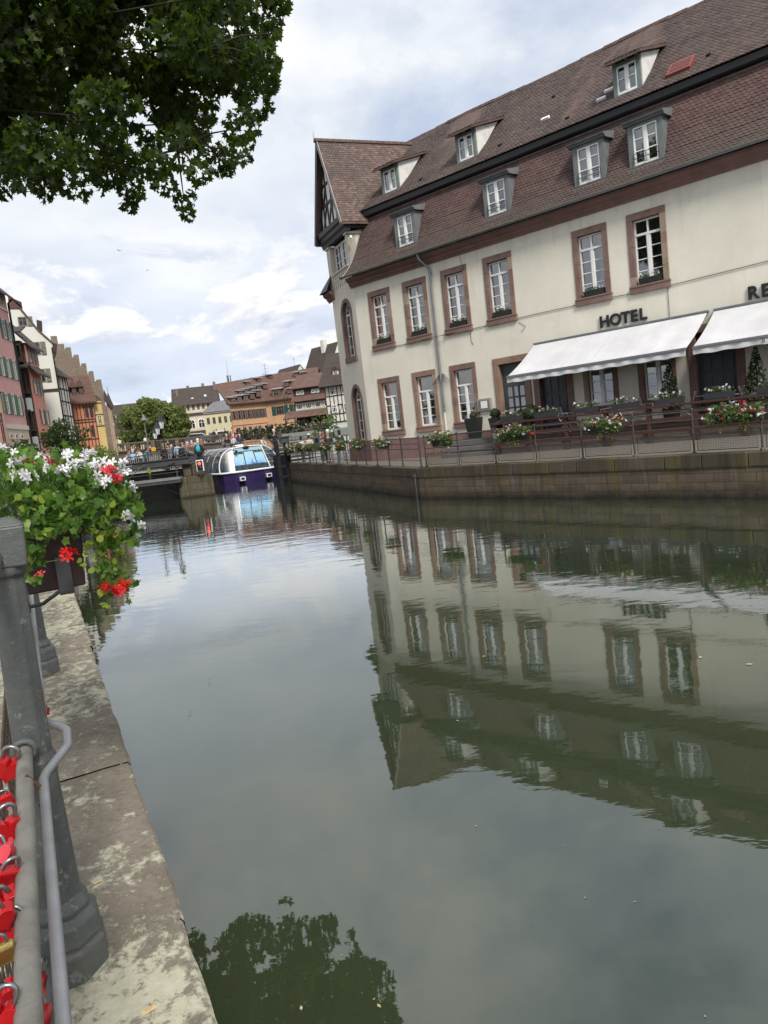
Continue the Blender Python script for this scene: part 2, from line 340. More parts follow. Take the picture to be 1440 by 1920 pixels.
def tileobj(name, c0, c1, stain, zs=None):
    m, t, b = shell(name); g = N('ShaderNodeNewGeometry', t); v = ocoord(t)
    c = ramp(t, g.outputs['Random Per Island'], [(0, c0), (0.5, sc3(c0, 1.25)), (1, c1)])
    nz = noise(t, v, 0.5, 6, 0.62); c = mixc(t, ramp(t, nz, [(0.44, 0.0), (0.68, 0.8)]), c, stain)
    c = mixc(t, ramp(t, noise(t, v, 1.6, 5, 0.65), [(0.54, 0.0), (0.75, 0.4)]), c, (0.15, 0.12, 0.08))
    if zs:
        sp = N('ShaderNodeSeparateXYZ', t); t.links.new(v, sp.inputs[0])
        zf = ramp(t, mth(t, 'ADD', mth(t, 'DIVIDE', mth(t, 'SUBTRACT', sp.outputs[2], zs[0]), zs[1] - zs[0]), mth(t, 'MULTIPLY', mth(t, 'SUBTRACT', nz, 0.5), 1.8)), [(0.0, 0.8), (1.0, 0.0)]); c = mixc(t, zf, c, zs[2])
    t.links.new(c, b.inputs['Base Color']); b.inputs['Roughness'].default_value = 0.8; b.inputs['Specular IOR Level'].default_value = 0.3
    bump(t, b, noise(t, v, 40, 3, .6), .25, .006); return m
TILEL = tileobj('mansard tile', (0.086, 0.051, 0.046), (0.125, 0.076, 0.067), (0.055, 0.044, 0.043), (11.2, 13.0, (0.085, 0.068, 0.057)))
TILEU = tileobj('plain roof tile', (0.10, 0.074, 0.067), (0.15, 0.115, 0.105), (0.08, 0.066, 0.062))
TILEG = tileobj('gable roof tile', (0.10, 0.07, 0.06), (0.18, 0.13, 0.11), (0.08, 0.064, 0.057))
def tile_courses(mb, prof, xa, xb, w, e, m=1, lift=.03, seed=1, left=None):
    """scalloped tiles laid in courses on a slope given as a profile of (y, z) points"""
    rg = random.Random(seed); P = [Vector((0, y, z)) for y, z in prof]; L = [0]
    for i in range(len(P) - 1): L.append(L[-1] + (P[i + 1] - P[i]).length)
    def pt(s):
        i = 0
        while i < len(P) - 2 and s > L[i + 1]: i += 1
        d = (P[i + 1] - P[i]).normalized(); return P[i] + d * (s - L[i]), d, Vector((0, -d.z, d.y))
    s = 0; r = 0; hw = w / 2 * .97
    while s < L[-1] - e * .5:
        q, d, nn = pt(s); x = xa if left is None else left(q.y)
        x += (0 if r % 2 else w / 2) - (x % w) + w
        while x < xb:
            tl = e * 1.35; j = rg.uniform(-.006, .006); lf = lift * rg.uniform(.75, 1.35); tw = rg.uniform(-.006, .006)
            def V(a, c, dn=0): k = lf * (1 - c / tl) + .006; return q + d * (c + j) + nn * (k + tw * a / w - dn) + Vector((x + a, 0, 0))
            top = [V(-hw, tl), V(hw, tl), V(hw, w * .32), V(w * .3, w * .09), V(0, 0), V(-w * .3, w * .09), V(-hw, w * .32)]
            bot = [V(hw, w * .32, .016), V(w * .3, w * .09, .016), V(0, 0, .016), V(-w * .3, w * .09, .016), V(-hw, w * .32, .016)]
            mb.add(top + bot, [(0, 6, 5, 4, 3, 2, 1)] + [(2 + k, 3 + k, 8 + k, 7 + k) for k in range(4)], m)
            x += w
        s += e; r += 1
AWN = mat('white awning canvas', (0.56, 0.56, 0.57), 0.85, 0.14, 0.9, 0.2)
BLACK = mat('black paint', (0.014, 0.014, 0.015), 0.5, 0.2, 4, 0.05)
TIMBER = mat('red brown stained timber', (0.062, 0.026, 0.02), 0.6, 0.35, 4, 0.25, stretch=(1, 1, 6))
IRON = mat('grey wrought iron', (0.07, 0.072, 0.07), 0.55, 0.3, 6, 0.2, metal=0.3)
WALLQ = brickmat('canal wall stone', (0.19, 0.145, 0.11), (0.115, 0.086, 0.068), (0.07, 0.06, 0.046), 0.62, 0.27, 0.014, moss=(0.12, 0.10, 0.04), damp=0.42)
WALLC = brickmat('coping blocks', (0.115, 0.093, 0.066), (0.075, 0.062, 0.045), (0.03, 0.025, 0.02), 1.9, 0.5, 0.012, moss=(0.10, 0.085, 0.03))
PIERS = brickmat('lock pier stone', (0.125, 0.105, 0.07), (0.09, 0.078, 0.055), (0.05, 0.045, 0.035), 3.2, 0.52, 0.02, moss=(0.05, 0.05, 0.02), damp=0.25)
COBBLE = brickmat('cobbles', (0.23, 0.20, 0.17), (0.165, 0.145, 0.125), (0.09, 0.085, 0.06), 0.22, 0.16, 0.025, axis='xy', var=0.3)
GRAVEL = mat('pavement', (0.27, 0.25, 0.225), 0.9, 0.3, 1.5, 0.3)
SLABS = mat('grey stone steps', (0.14, 0.13, 0.12), 0.9, 0.3, 1.8, 0.3)
SOIL = mat('soil', (0.04, 0.03, 0.022), 0.95, 0.4, 6, 0.5)
GRASSM = mat('bank green', (0.06, 0.075, 0.03), 0.95, 0.5, 2, 0.5)
LEAF_A = leafmat('geranium leaves', (0.04, 0.10, 0.013), (0.15, 0.26, 0.034), 0.3)
LEAF_Y = leafmat('yellow green leaves', (0.15, 0.22, 0.025), (0.30, 0.36, 0.05), 0.35)
LEAF_B = leafmat('box leaves', (0.012, 0.026, 0.007), (0.035, 0.06, 0.014), 0.15)
LEAF_C = leafmat('planter leaves', (0.05, 0.085, 0.018), (0.13, 0.18, 0.045), 0.3)
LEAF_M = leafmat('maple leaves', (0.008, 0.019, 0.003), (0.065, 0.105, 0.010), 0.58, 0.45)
LEAF_T = leafmat('far tree leaves', (0.085, 0.12, 0.03), (0.20, 0.24, 0.065), 0.3, 0.6)
LEAF_S = leafmat('bush leaves', (0.025, 0.045, 0.012), (0.07, 0.105, 0.026), 0.3, 0.55)
BARK = mat('bark', (0.03, 0.024, 0.018), 0.95, 0.4, 4, 0.8)
PETW = leafmat('white petals', (0.72, 0.70, 0.72), (0.85, 0.84, 0.85), 0.25, 0.6)
PETR = leafmat('red petals', (0.55, 0.012, 0.012), (0.80, 0.03, 0.03), 0.25, 0.5)
PETP = leafmat('coral petals', (0.62, 0.03, 0.06), (0.80, 0.08, 0.10), 0.25, 0.5)
# ------------------------------------------------------------ leaf builders
T_MAPLE = [(0, -.5), (.16, -.18), (.5, -.3), (.36, -.04), (.56, .16), (.26, .14), (.2, .3), (.0, .62), (-.2, .3), (-.26, .14), (-.56, .16), (-.36, -.04), (-.5, -.3), (-.16, -.18)]
T_IVY = [(0, -.4), (.3, -.42), (.3, -.1), (.55, .05), (.25, .18), (0, .55), (-.25, .18), (-.55, .05), (-.3, -.1), (-.3, -.42)]
T_OVAL = [(0, -.5), (.3, -.15), (.28, .2), (0, .5), (-.28, .2), (-.3, -.15)]
T_ROUND = [(0, -.5), (.35, -.36), (.5, 0), (.35, .36), (0, .5), (-.35, .36), (-.5, 0), (-.35, -.36)]
T_QUAD = [(-.1, -.5), (.4, -.1), (.12, .5), (-.38, .12)]
def rotm(rng, up=0.0):
    a, b, c = rng.uniform(0, 2 * pi), rng.uniform(-1, 1), rng.uniform(0, 2 * pi)
    th = math.acos(max(-1, min(1, b * (1 - up) + up)))
    return Matrix.Rotation(c, 3, 'Z') @ Matrix.Rotation(th, 3, 'Y') @ Matrix.Rotation(a, 3, 'Z')
def leaf_mesh(mb, pts, size, tpl, rng, m=0, up=0.2, fold=0.12, var=0.35):
    n = len(tpl)
    for p in pts:
        s = size * rng.uniform(1 - var, 1 + var); R = rotm(rng, up)
        vs = []
        for x, y in tpl:
            q = R @ Vector((x * s, y * s, fold * s * (abs(x) * 1.6 - y * y)))
            vs.append((p[0] + q.x, p[1] + q.y, p[2] + q.z))
        mb.add(vs, [tuple(range(n))], m)
def in_clumps(rng, clumps, dens):
    """points thrown through a list of clumps (x, y, z, rx, ry, rz); more of them near each clump's skin"""
    out = []
    for c in clumps:
        n = max(1, int(dens * (c[3] * c[4] * c[5]) ** (2 / 3)))
        for _ in range(n):
            while True:
                x, y, z = rng.uniform(-1, 1), rng.uniform(-1, 1), rng.uniform(-1, 1); q = x * x + y * y + z * z
                if 0.02 < q < 1: break
            k = (q ** 0.5) ** -0.55
            out.append((c[0] + x * c[3] * k, c[1] + y * c[4] * k, c[2] + z * c[5] * k))
    return out
def foliage(name, material, parent, clumps, dens, size, tpl, seed, up=0.2, M=None):
    rng = random.Random(seed); mb = MB(); leaf_mesh(mb, in_clumps(rng, clumps, dens), size, tpl, rng, 0, up)
    return mb.build(name, material, parent, M)
def crown(rng, c, r, n, rr=(0.3, 0.45)):
    """clumps spread over an ellipsoid's skin and inside, for an uneven outline"""
    out = []
    for i in range(n):
        while True:
            x, y, z = rng.uniform(-1, 1), rng.uniform(-1, 1), rng.uniform(-1, 1); q = sqrt(x * x + y * y + z * z)
            if 0.15 < q < 1: break
        k = q ** -0.55 * 0.8
        s = rng.uniform(*rr) * (r[0] * r[1] * r[2]) ** (1 / 3)
        out.append((c[0] + x * k * r[0], c[1] + y * k * r[1], c[2] + z * k * r[2], s, s, s * 0.8))
    return out
def flower(mb, c, size, rng, m=0, petals=5, heads=1, spread=0.0):
    for h in range(heads):
        p = Vector(c) + Vector((rng.uniform(-1, 1), rng.uniform(-1, 1), rng.uniform(-.7, .7))) * spread
        R = rotm(rng, 0.45)
        for k in range(petals):
            a = 2 * pi * k / petals + rng.uniform(-.2, .2); s = size * rng.uniform(.8, 1.15)
            loc = [(0, 0, 0), (s * .38, -s * .2, s * .12), (s * .8, -s * .24, s * .2), (s * 1.0, 0, s * .12), (s * .8, s * .24, s * .2), (s * .38, s * .2, s * .12)]
            vs = [p + R @ (Matrix.Rotation(a, 3, 'Z') @ Vector(q)) for q in loc]
            mb.add(vs, [(0, 1, 2, 3, 4, 5)], m)

# ------------------------------------------------------------ setting: water, far bank, near bank
m, t, b = shell('canal water'); b.inputs['Base Color'].default_value = (0.031, 0.041, 0.021, 1); b.inputs['Roughness'].default_value = 0.015; b.inputs['IOR'].default_value = 1.55
v = ocoord(t)
mpw = N('ShaderNodeMapping', t); t.links.new(v, mpw.inputs[0]); mpw.inputs['Rotation'].default_value = (0, 0, radians(20)); mpw.inputs['Scale'].default_value = (0.75, 1.5, 1)
big = noise(t, mpw.outputs[0], 1.1, 2, 0.5, 0.4); mid = noise(t, mpw.outputs[0], 3.4, 3, 0.55, 0.3); fine = noise(t, mpw.outputs[0], 11, 3, 0.6)
area = ramp(t, noise(t, v, 0.11, 3, 0.55), [(0.44, 0.10), (0.62, 1.0)])
spw = N('ShaderNodeSeparateXYZ', t); t.links.new(v, spw.inputs[0])
farr = ramp(t, mth(t, 'DIVIDE', spw.outputs[1], 60.0), [(0.12, 0.15), (0.45, 0.65), (0.9, 1.0)])
hh = mth(t, 'ADD', mth(t, 'MULTIPLY', big, 1.0), mth(t, 'MULTIPLY', mth(t, 'MULTIPLY', mid, 0.45), mth(t, 'ADD', mth(t, 'MULTIPLY', area, 0.7), 0.3)))
hh = mth(t, 'ADD', mth(t, 'MULTIPLY', hh, mth(t, 'ADD', farr, 0.06)), mth(t, 'MULTIPLY', mth(t, 'MULTIPLY', fine, 0.09), mth(t, 'MULTIPLY', area, farr)))
bump(t, b, hh, 1.0, 0.010)
lw_ = N('ShaderNodeLayerWeight', t); lw_.inputs[0].default_value = 0.5
glw = N('ShaderNodeBsdfGlossy', t); glw.inputs['Roughness'].default_value = 0.012; glw.inputs[0].default_value = (0.95, 0.98, 1.0, 1)
t.links.new(b.inputs['Normal'].links[0].from_socket, glw.inputs['Normal'])
refl = ramp(t, lw_.outputs['Facing'], [(0.0, 0.03), (0.40, 0.14), (0.55, 0.17), (0.66, 0.26), (0.75, 0.34), (0.83, 0.68), (0.92, 0.88)])
b.inputs['Specular IOR Level'].default_value = 0.0; b.inputs['Roughness'].default_value = 0.6
mxw = N('ShaderNodeMixShader', t); t.links.new(refl, mxw.inputs[0]); t.links.new(b.outputs[0], mxw.inputs[1]); t.links.new(glw.outputs[0], mxw.inputs[2])
t.links.new(mxw.outputs[0], t.nodes['Material Output'].inputs[0])
WATER = m
struct(MB().poly([(-90, -30, 0), (70, -30, 0), (70, 100, 0), (-90, 100, 0)]).build('water', WATER))
# leaf specks afloat
rng = random.Random(5); mb = MB()
for i in range(26):
    px, py = rng.uniform(520, 1440), rng.uniform(1120, 1900)
    if i < 6: px, py = [(1313, 1232), (1322, 1905), (1405, 1245), (1190, 1690), (1075, 1415), (640, 1790)][i]
    g = ground_at(px, py, 0.006); s = rng.choice((.004, .006, .008, .013, .02)) * rng.uniform(.7, 1.2) * (g.y / 5) ** .6
    if i < 3: s *= 2.2
    a = rng.uniform(0, 6)
    mb.add([(g.x + s * cos(a + k * 1.57) * (1 if k % 2 else .5), g.y + s * sin(a + k * 1.57) * (1 if k % 2 else .5), 0.006) for k in range(4)], [(0, 1, 2, 3)])
struct(mb.build('floating_leaf_litter', mat('dry leaves', (0.45, 0.36, 0.2), 0.8, 0.3, 8, 0)), 'stuff')

HB = (1.338, 38.0); HD = -43.5
HF = Frame(HB, HD); HK = 1.18            # survey scale of the hotel about the eye: its mirror image in the canal fixes how far away it stands
def HW(x, y, z=0.0): return EYE + (HF.W(x, y, z) - EYE) * HK
QB, QR, QW = Vector((1.71, 32.25, 0)), Vector((10.95, 20.66, 0)), Vector((-7.03, 57.6, 0))
_dr = (QR - QB).normalized(); QRR = QB + _dr * 44.0
QT = 1.36
# promenade in front of the hotel, sloping a little up to the plinth
Hc = HW(-2.15, 0); Hr = HW(30, 0)
pm = MB()
ins = 0.45
nB = Vector((_dr.y * -1, _dr.x, 0)); nB = nB if nB.dot(Hc - QB) > 0 else -nB
dl = (QW - QB).normalized(); nW = Vector((dl.y, -dl.x, 0)); nW = nW if nW.dot(Hc - QB) > 0 else -nW
corner = QB + (nB + nW).normalized() * ins * 1.05
pA, pR, pW = corner, QRR + nB * ins, QW + nW * ins
z0, z1 = QT - .01, 1.30
HL = HW(-2.15, 0) + Vector((sin(radians(-22)), cos(radians(-22)), 0)) * 22
pm.poly([(pA.x, pA.y, z0), (pR.x, pR.y, z0), (Hr.x, Hr.y, z1), (Hc.x, Hc.y, z1)])
pm.poly([(pW.x, pW.y, z0 + .1), (pA.x, pA.y, z0), (Hc.x, Hc.y, z1), (HL.x, HL.y, z1)])
struct(pm.build('promenade', COBBLE))
pg = MB(); q0, q1 = HF.W(30, 12), HF.W(60, -20)
pg.poly([(Hr.x, Hr.y, z1 - .01), (pR.x, pR.y, z0), (70, -10, z0), (120, 60, z1)]); pg.poly([(HL.x, HL.y, z1 - .01), (Hc.x, Hc.y, z1 - .01), (Hr.x, Hr.y, z1 - .01), (120, 60, z1), (120, 75, z1), (HL.x + 6, 75, z1)])
struct(pg.build('hotel_ground', GRAVEL))
# town ground behind the lock, to the horizon
struct(MB().poly([(-900, 76, 1.2), (900, 76, 1.2), (900, 4000, 1.2), (-900, 4000, 1.2)]).build('town_ground', GRAVEL))
struct(MB().box(-900, 900, 75.7, 76, -1, 1.2).build('basin_edge', WALLQ))

# the far canal wall: two straight runs, one thing
cw = empty('canal_wall', 'dark stained sandstone canal wall under the hotel promenade', 'wall', (QB.x, QB.y, 0))
def wall_run(a, b2, z0a, z1b, nrm):
    d = (b2 - a); L = d.length; th = atan2(d.y, d.x)
    # local X from a to b2; water side must be local -Y
    flip = Vector((-sin(th), cos(th), 0)).dot(nrm) < 0
    return th, L, flip
def quay_run(p, q2, h0, h1):
    # p left, q2 right as seen from the water
    d = q2 - p; th = atan2(d.y, d.x); L = d.length
    M = cw.matrix_world.inverted() @ Matrix.Translation(Vector((p.x - QB.x, p.y - QB.y, 0))) @ Matrix.Rotation(th, 4, 'Z')
    rb = random.Random(int(L * 10)); mbw = MB(); n = int(L / 0.9); ns = 6
    for i in range(n + 1):
        for j in range(ns + 1):
            x = L * i / n; z = -1.0 + (1.95) * j / ns
            mbw.v.append((x, -0.03 + rb.uniform(-.012, .012) if 0 < i < n else -.03, z))
    for i in range(n):
        for j in range(ns):
            mbw.f.append((i * (ns + 1) + j, (i + 1) * (ns + 1) + j, (i + 1) * (ns + 1) + j + 1, i * (ns + 1) + j + 1)); mbw.m.append(0); mbw.sm.append(False)
    mbw.build('wall_face', WALLQ, cw, M)
    mbc = MB(); x = 0
    while x < L - .05:
        l = min(rb.uniform(1.2, 2.1), L - x); hl = h0 + (h1 - h0) * (x / L); hr = h0 + (h1 - h0) * ((x + l) / L); y = rb.uniform(-.012, .012) - .06; a = .012; dz = rb.uniform(-.012, .012)
        mbc.hexa([(x + a, y, .93), (x + l - a, y, .93), (x + l - a, .5, .93), (x + a, .5, .93)], [(x + a, y + .02, hl + dz), (x + l - a, y + .02, hr + dz), (x + l - a, .5, hr + dz), (x + a, .5, hl + dz)]); x += l
    mbc.build('coping', WALLC, cw, M, bevel=.02)
quay_run(QB, QRR, QT, QT); quay_run(QW, QB, QT + .14, QT)
# ------------------------------------------------------------ the hotel
hotel = empty('hotel', 'cream plastered hotel with red brown mansard roof and sandstone window frames', 'hotel', EYE + (Vector((HB[0], HB[1], 0)) - EYE) * HK, HD)
hotel.scale = (HK,) * 3
BX0 = -2.15
BM = Matrix.Translation(Vector((BX0, 0, 0))) @ Matrix.Rotation(radians(-24.5), 4, 'Z')      # end bay, in hotel axes: x from -3.45 to 0, y into
UW = [(-0.43, 7.28), (1.95, 7.28), (4.37, 7.28), (6.79, 7.28), (11.22, 7.28), (13.55, 7.28), (20.0, 7.28), (22.4, 7.28), (26.0, 7.28)]
GW = [(-0.43, 2.85), (1.94, 2.85), (4.32, 2.85)]
TW = [(11.2, 2.85), (13.55, 2.85)]
DOORS = [(7.0, 2.3, 1.3, 3.2, True), (9.02, 2.3, 1.3, 3.2, False), (15.77, 2.3, 1.4, 3.1, False), (20.2, 2.3, 1.4, 3.1, False)]
OW, OH = 1.06, 2.42
ZT = 10.95
def wall_holes(mb, x0, x1, z0, z1, holes, y=0.0):
    xs = sorted({x0, x1, *[h[0] for h in holes], *[h[1] for h in holes]}); zs = sorted({z0, z1, *[h[2] for h in holes], *[h[3] for h in holes]})
    for i in range(len(xs) - 1):
        for j in range(len(zs) - 1):
            cxm, czm = (xs[i] + xs[i + 1]) / 2, (zs[j] + zs[j + 1]) / 2
            if any(h[0] < cxm < h[1] and h[2] < czm < h[3] for h in holes): continue
            mb.add([(xs[i], y, zs[j]), (xs[i + 1], y, zs[j]), (xs[i + 1], y, zs[j + 1]), (xs[i], y, zs[j + 1])], [(0, 1, 2, 3)])
holes = [(x - .62, x + .62, z + .2, z + 2.8) for x, z in UW + GW + TW] + [(x - wd / 2 - .08, x + wd / 2 + .08, z, z + hd + .08) for x, z, wd, hd, g in DOORS]
wb = MB(); wall_holes(wb, BX0, 30, 2.68, ZT, holes)
wb.poly([(30, 0, 1.3), (30, 12, 1.3), (30, 12, 14.4), (30, 6, 19.2), (30, 1.0, 14.4), (30, 0, 11)])
wb.poly([(30, 12, 1.3), (-3.6, 12, 1.3), (-3.6, 12, 14.4), (30, 12, 14.4)])
wb.poly([(-3.6, 12, 1.3), (-3.6, 3.2, 1.3), (-3.6, 3.2, 14.5), (-2.6, 6, 19.0), (-3.6, 12, 14.4)])
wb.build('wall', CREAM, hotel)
pb = MB(); pb.box(BX0 - .02, 6.0, -.09, .04, 1.2, 2.64); pb.box(8.1, 30, -.09, .04, 1.2, 2.3)
pb.build('plinth', PLINTH, hotel)
# windows
def curtain(name, wd, z0, z1, y, mt, parent, half=None, gap=0.18):
    mb = MB()
    for sgn in (-1, 1):
        xa, xb = (gap / 2, wd / 2) if sgn > 0 else (-wd / 2, -gap / 2)
        n = 14; vs = []
        for i in range(n + 1):
            x = xa + (xb - xa) * i / n; yy = y + .03 * sin(i * 1.9)
            vs += [(x, yy, z0), (x, yy, z1)]
        mb.add(vs, [(2 * i, 2 * i + 2, 2 * i + 3, 2 * i + 1) for i in range(n)], 0, True)
    return mb.build(name, mt, parent)
def sash(parent, wd, hd, z0, y, rows, light, cols=2, mt=None, bar=.035, split=True):
    """white casements: two leaves of `rows` panes, and a fixed light of height `light` above a transom"""
    mb = MB(); x0, x1 = -wd / 2, wd / 2; z1 = z0 + hd; zt = z1 - light
    e = .055; ya, yb = y - .05, y + .03
    mb.box(x0, x0 + e, ya, yb, z0, z1); mb.box(x1 - e, x1, ya, yb, z0, z1)
    mb.box(x0 + e, x1 - e, ya, yb, z0, z0 + .09); mb.box(x0 + e, x1 - e, ya, yb, z1 - e, z1)
    mb.box(-.055, .055, ya - .012, yb, z0 + .09, zt if light else z1 - e)
    if light:
        mb.box(x0 + e, x1 - e, ya - .02, yb, zt, zt + .085)
        if split: mb.box(-.03, .03, ya, yb, zt + .085, z1 - e)
    for sgn in (-1, 1):
        xa, xb = (.055, x1 - e) if sgn > 0 else (x0 + e, -.055)
        for k in range(1, rows):
            zz = z0 + .09 + (zt - z0 - .09) * k / rows
            mb.box(xa, xb, y - .03, y + .02, zz - bar / 2, zz + bar / 2)
        mb.box(xa if sgn > 0 else xb - .035, xa + .035 if sgn > 0 else xb, y - .04, y + .02, z0 + .09, zt if light else z1 - e)
    f = mb.build('frame', mt or WHITE, parent)
    g = MB().add([(x0 + .02, y + .005, z0 + .02), (x1 - .02, y + .005, z0 + .02), (x1 - .02, y + .005, z1 - .02), (x0 + .02, y + .005, z1 - .02)], [(0, 1, 2, 3)]).build('pane', GLASS, parent)
    return f
def stone_window(x, z, cur, rows, light, stone=STONE):
    mb = MB(); jw = .225; a = OW / 2; top = z * 0 + .32 + OH; o = a + jw
    rs_ = random.Random(int(x * 100 + z * 10))
    for xa_, xb_ in ((-o, -a), (a, o)):
        zz = .30
        while zz < top - .01:
            z2 = min(top, zz + rs_.choice((.35, .55, .8, 1.1))); z2 = top if top - z2 < .2 else z2
            mb.box(xa_, xb_, -.045 + rs_.uniform(-.004, .004), .24, zz, z2 - .004, rs_.choice((0, 0, 0, 1, 2))); zz = z2
    mb.box(-o, o, -.045, .24, top, top + .26); mb.box(-o - .03, o + .03, -.10, .24, 0, .30)
    mb.box(-o - .05, o + .05, -.12, 0, .22, .275)
    wn = mb.build('window', [stone, STONE2, STONE3], hotel, bevel=.012); wn.location = (x, 0, z)
    sash(wn, OW, OH, .30, .17, rows, light, split=z > 5)
    if cur is not None: curtain('curtain', OW, .32, .3 + OH, .34, cur, wn, gap=R_.uniform(.15, .6))
    return wn
for i, (x, z) in enumerate(UW): stone_window(x, z, [CURT, CURTD, CURTD, CURT, CURT, CURTD, CURT, CURT, CURT][i], 4, .58, STONE if i % 2 == 0 else STONE)
for i, (x, z) in enumerate(GW): stone_window(x, z, [CURTD, CURT, None][i], 4, .75, STONE2 if i == 1 else STONE)
for i, (x, z) in enumerate(TW): stone_window(x, z, CURT, 4, .5)
# doors
for i, (x, z, wd, hd, glazed) in enumerate(DOORS):
    mb = MB(); jw = .3; a = wd / 2
    mb.box(-a - jw, -a, -.05, .3, 0, hd); mb.box(a, a + jw, -.05, .3, 0, hd); mb.box(-a - jw, a + jw, -.05, .3, hd, hd + .3)
    dr = mb.build('doorway', STONE2 if i == 0 else STONE, hotel, bevel=.015); dr.location = (x, 0, z)
    lf = MB()
    if glazed:
        lf.box(-a, a, .2, .27, hd - 1.05, hd)
        lf.box(-a, -a + .2, .2, .27, .0, hd - 1.05); lf.box(a - .2, a, .2, .27, 0, hd - 1.05)
        lf.box(-a + .2, a - .2, .2, .27, 0, .75)
        for k in range(1, 3): xx = -a + .2 + (wd - .4) * k / 3; lf.box(xx - .04, xx + .04, .2, .27, .75, hd - 1.05)
        for k in range(1, 3): zz = .75 + (hd - 1.8) * k / 3; lf.box(-a + .2, a - .2, .21, .26, zz - .04, zz + .04)
    else:
        lf.box(-a, a, .22, .27, 0, hd)
        for c in range(3):
            for r in range(4):
                xx = -a + .1 + c * (wd - .2) / 3; zz = .12 + r * (hd - .2) / 4
                lf.box(xx + .05, xx + (wd - .2) / 3 - .05, .185, .22, zz + .05, zz + (hd - .2) / 4 - .06)
    leaf = lf.build('door', DGREY, dr, bevel=.012)
    if glazed: MB().add([(-a + .2, .235, .75), (a - .2, .235, .75), (a - .2, .235, hd - 1.05), (-a + .2, .235, hd - 1.05)], [(0, 1, 2, 3)]).build('pane', GLASS, dr)
    MB().tube([(a - .12, .17, 1.05), (a - .12, .13, 1.05), (a - .25, .13, 1.05)], .014, 6).build('handle', ZINC, dr)
# cornice: a stepped red sandstone moulding under the gutter, following the front and its short return
cp = [(0.02, 10.74), (-.05, 10.74), (-.07, 10.82), (-.14, 10.88), (-.16, 10.97), (-.26, 11.03), (-.34, 11.1), (-.36, 11.22), (0.02, 11.22)]
cs = MB(); cs.prismx(cp[::-1], BX0 - .18, 30); cs.build('cornice', CORNICE, hotel)
gu = MB(); pr = [(-.56 + .09 * cos(pi + pi * k / 8), 11.3 + .09 * sin(pi + pi * k / 8)) for k in range(9)] + [(-.485 + .075 * cos(-pi * k / 8) - .075, 11.3 - .075 * abs(sin(pi * k / 8))) for k in range(1, 8)]
gu.prismx(pr, BX0 - .3, 30); gu.box(BX0 - .32, BX0 - .3, -.66, -.46, 11.2, 11.32)
gu.build('gutter', ZINC, hotel)
dp = MB(); dp.tube([(2.78, -.52, 11.22), (2.78, -.5, 11.02), (3.06, -.12, 10.55), (3.06, -.1, 10.4), (3.06, -.1, 3.95), (3.08, -.12, 3.7)], .055, 10)
for zz in (10.3, 8.6, 6.9, 5.2, 4.0): dp.lathe([(.07, zz), (.07, zz + .06)], 10, (3.06, -.1, 0))
dp.build('downpipe', ZINC, hotel)
MB().tube([(3.08, -.12, 3.72), (3.08, -.1, 2.4), (3.08, -.13, 1.7)], .042, 8).build('standpipe', CREAM, hotel)
fan = MB()
for k in range(-6, 7): fan.tube([(3.06 + .02 * k, -.04, 5.55), (3.06 + .1 * k, -.2 + .018 * abs(k), 5.1 - .004 * abs(k))], .008, 4)
fan.build('spike_guard', IRON, hotel)
wi = MB(); wi.tube([(.3, -.03, 7.33), (1.2, -.03, 7.30), (3.0, -.16, 7.33), (5.2, -.03, 7.33), (8.6, -.03, 7.37), (10.4, -.03, 7.36), (12.1, -.03, 7.36), (12.8, -.03, 7.33), (14.4, -.03, 7.33), (19, -.03, 7.45)], .012, 5)
wi.tube([(14.2, -.03, 7.32), (14.2, -.03, 6.1)], .01, 5); wi.tube([(5.0, -.02, 7.2), (5.0, -.02, 6.8), (5.1, -.02, 6.62)], .008, 4); wi.tube([(7.6, -.02, 7.2), (7.95, -.02, 6.95), (7.7, -.02, 6.75)], .008, 4)
wi.tube([(4.95, -.25, 10.85), (5.0, -.05, 10.0)], .01, 4)
wi.build('facade_cable', BLACK, hotel)
# mansard: lower slope in short runs for a slightly uneven surface
MP = [(-.47, 11.32), (-.2, 11.62), (.08, 12.05), (.34, 12.62), (.58, 13.25), (.82, 13.85), (1.02, 14.4)]
def lx(y): return BX0 + .4557 * y + .02
rf = MB(); xs = [None] + [x for x in range(0, 31, 1)]
rr = random.Random(3)
for j, (y, z) in enumerate(MP):
    for i, x in enumerate(xs):
        xx = lx(y) if x is None else x
        rf.v.append((xx, y + (rr.uniform(-.012, .012) if 0 < i < len(xs) - 1 and j else 0), z))
nx = len(xs)
for j in range(len(MP) - 1):
    for i in range(nx - 1):
        rf.f.append((j * nx + i, j * nx + i + 1, (j + 1) * nx + i + 1, (j + 1) * nx + i)); rf.m.append(0); rf.sm.append(True)
tile_courses(rf, MP, 0, 20.5, .175, .14, 1, .022, 3, lambda y: lx(y) - .05)
rf.build('mansard_roof', [ROOFL, TILEL], hotel)
MB().tube([(lx(y) - .01, y - .01, z + .01) for y, z in MP], .03, 6).build('verge_flashing', ZINC, hotel)
fb = MB(); fb.prismx([(1.0, 14.24), (.72, 14.22), (.66, 14.27), (.64, 14.5), (1.0, 14.6)], -1.75, 30); fb.build('eave_board', BLACK, hotel)
MB().prismx([(.99, 14.05), (.93, 14.07), (.9, 14.17), (.99, 14.2)], -1.7, 30).build('flashing', ZINC, hotel)
UP = [(.58, 14.55), (1.3, 15.12), (2.6, 16.25), (4.3, 17.78), (6.0, 19.3)]
uf = MB()
for j, (y, z) in enumerate(UP):
    f = (y - .58) / (6 - .58)
    for i, x in enumerate(xs):
        xx = -1.85 * (1 - f) + -2.5 * f if x is None else x
        sag = .05 * sin(x * .7) * f + .03 * sin(x * 1.9 + j) if x is not None else 0
        uf.v.append((xx, y, z + (sag if j else 0)))
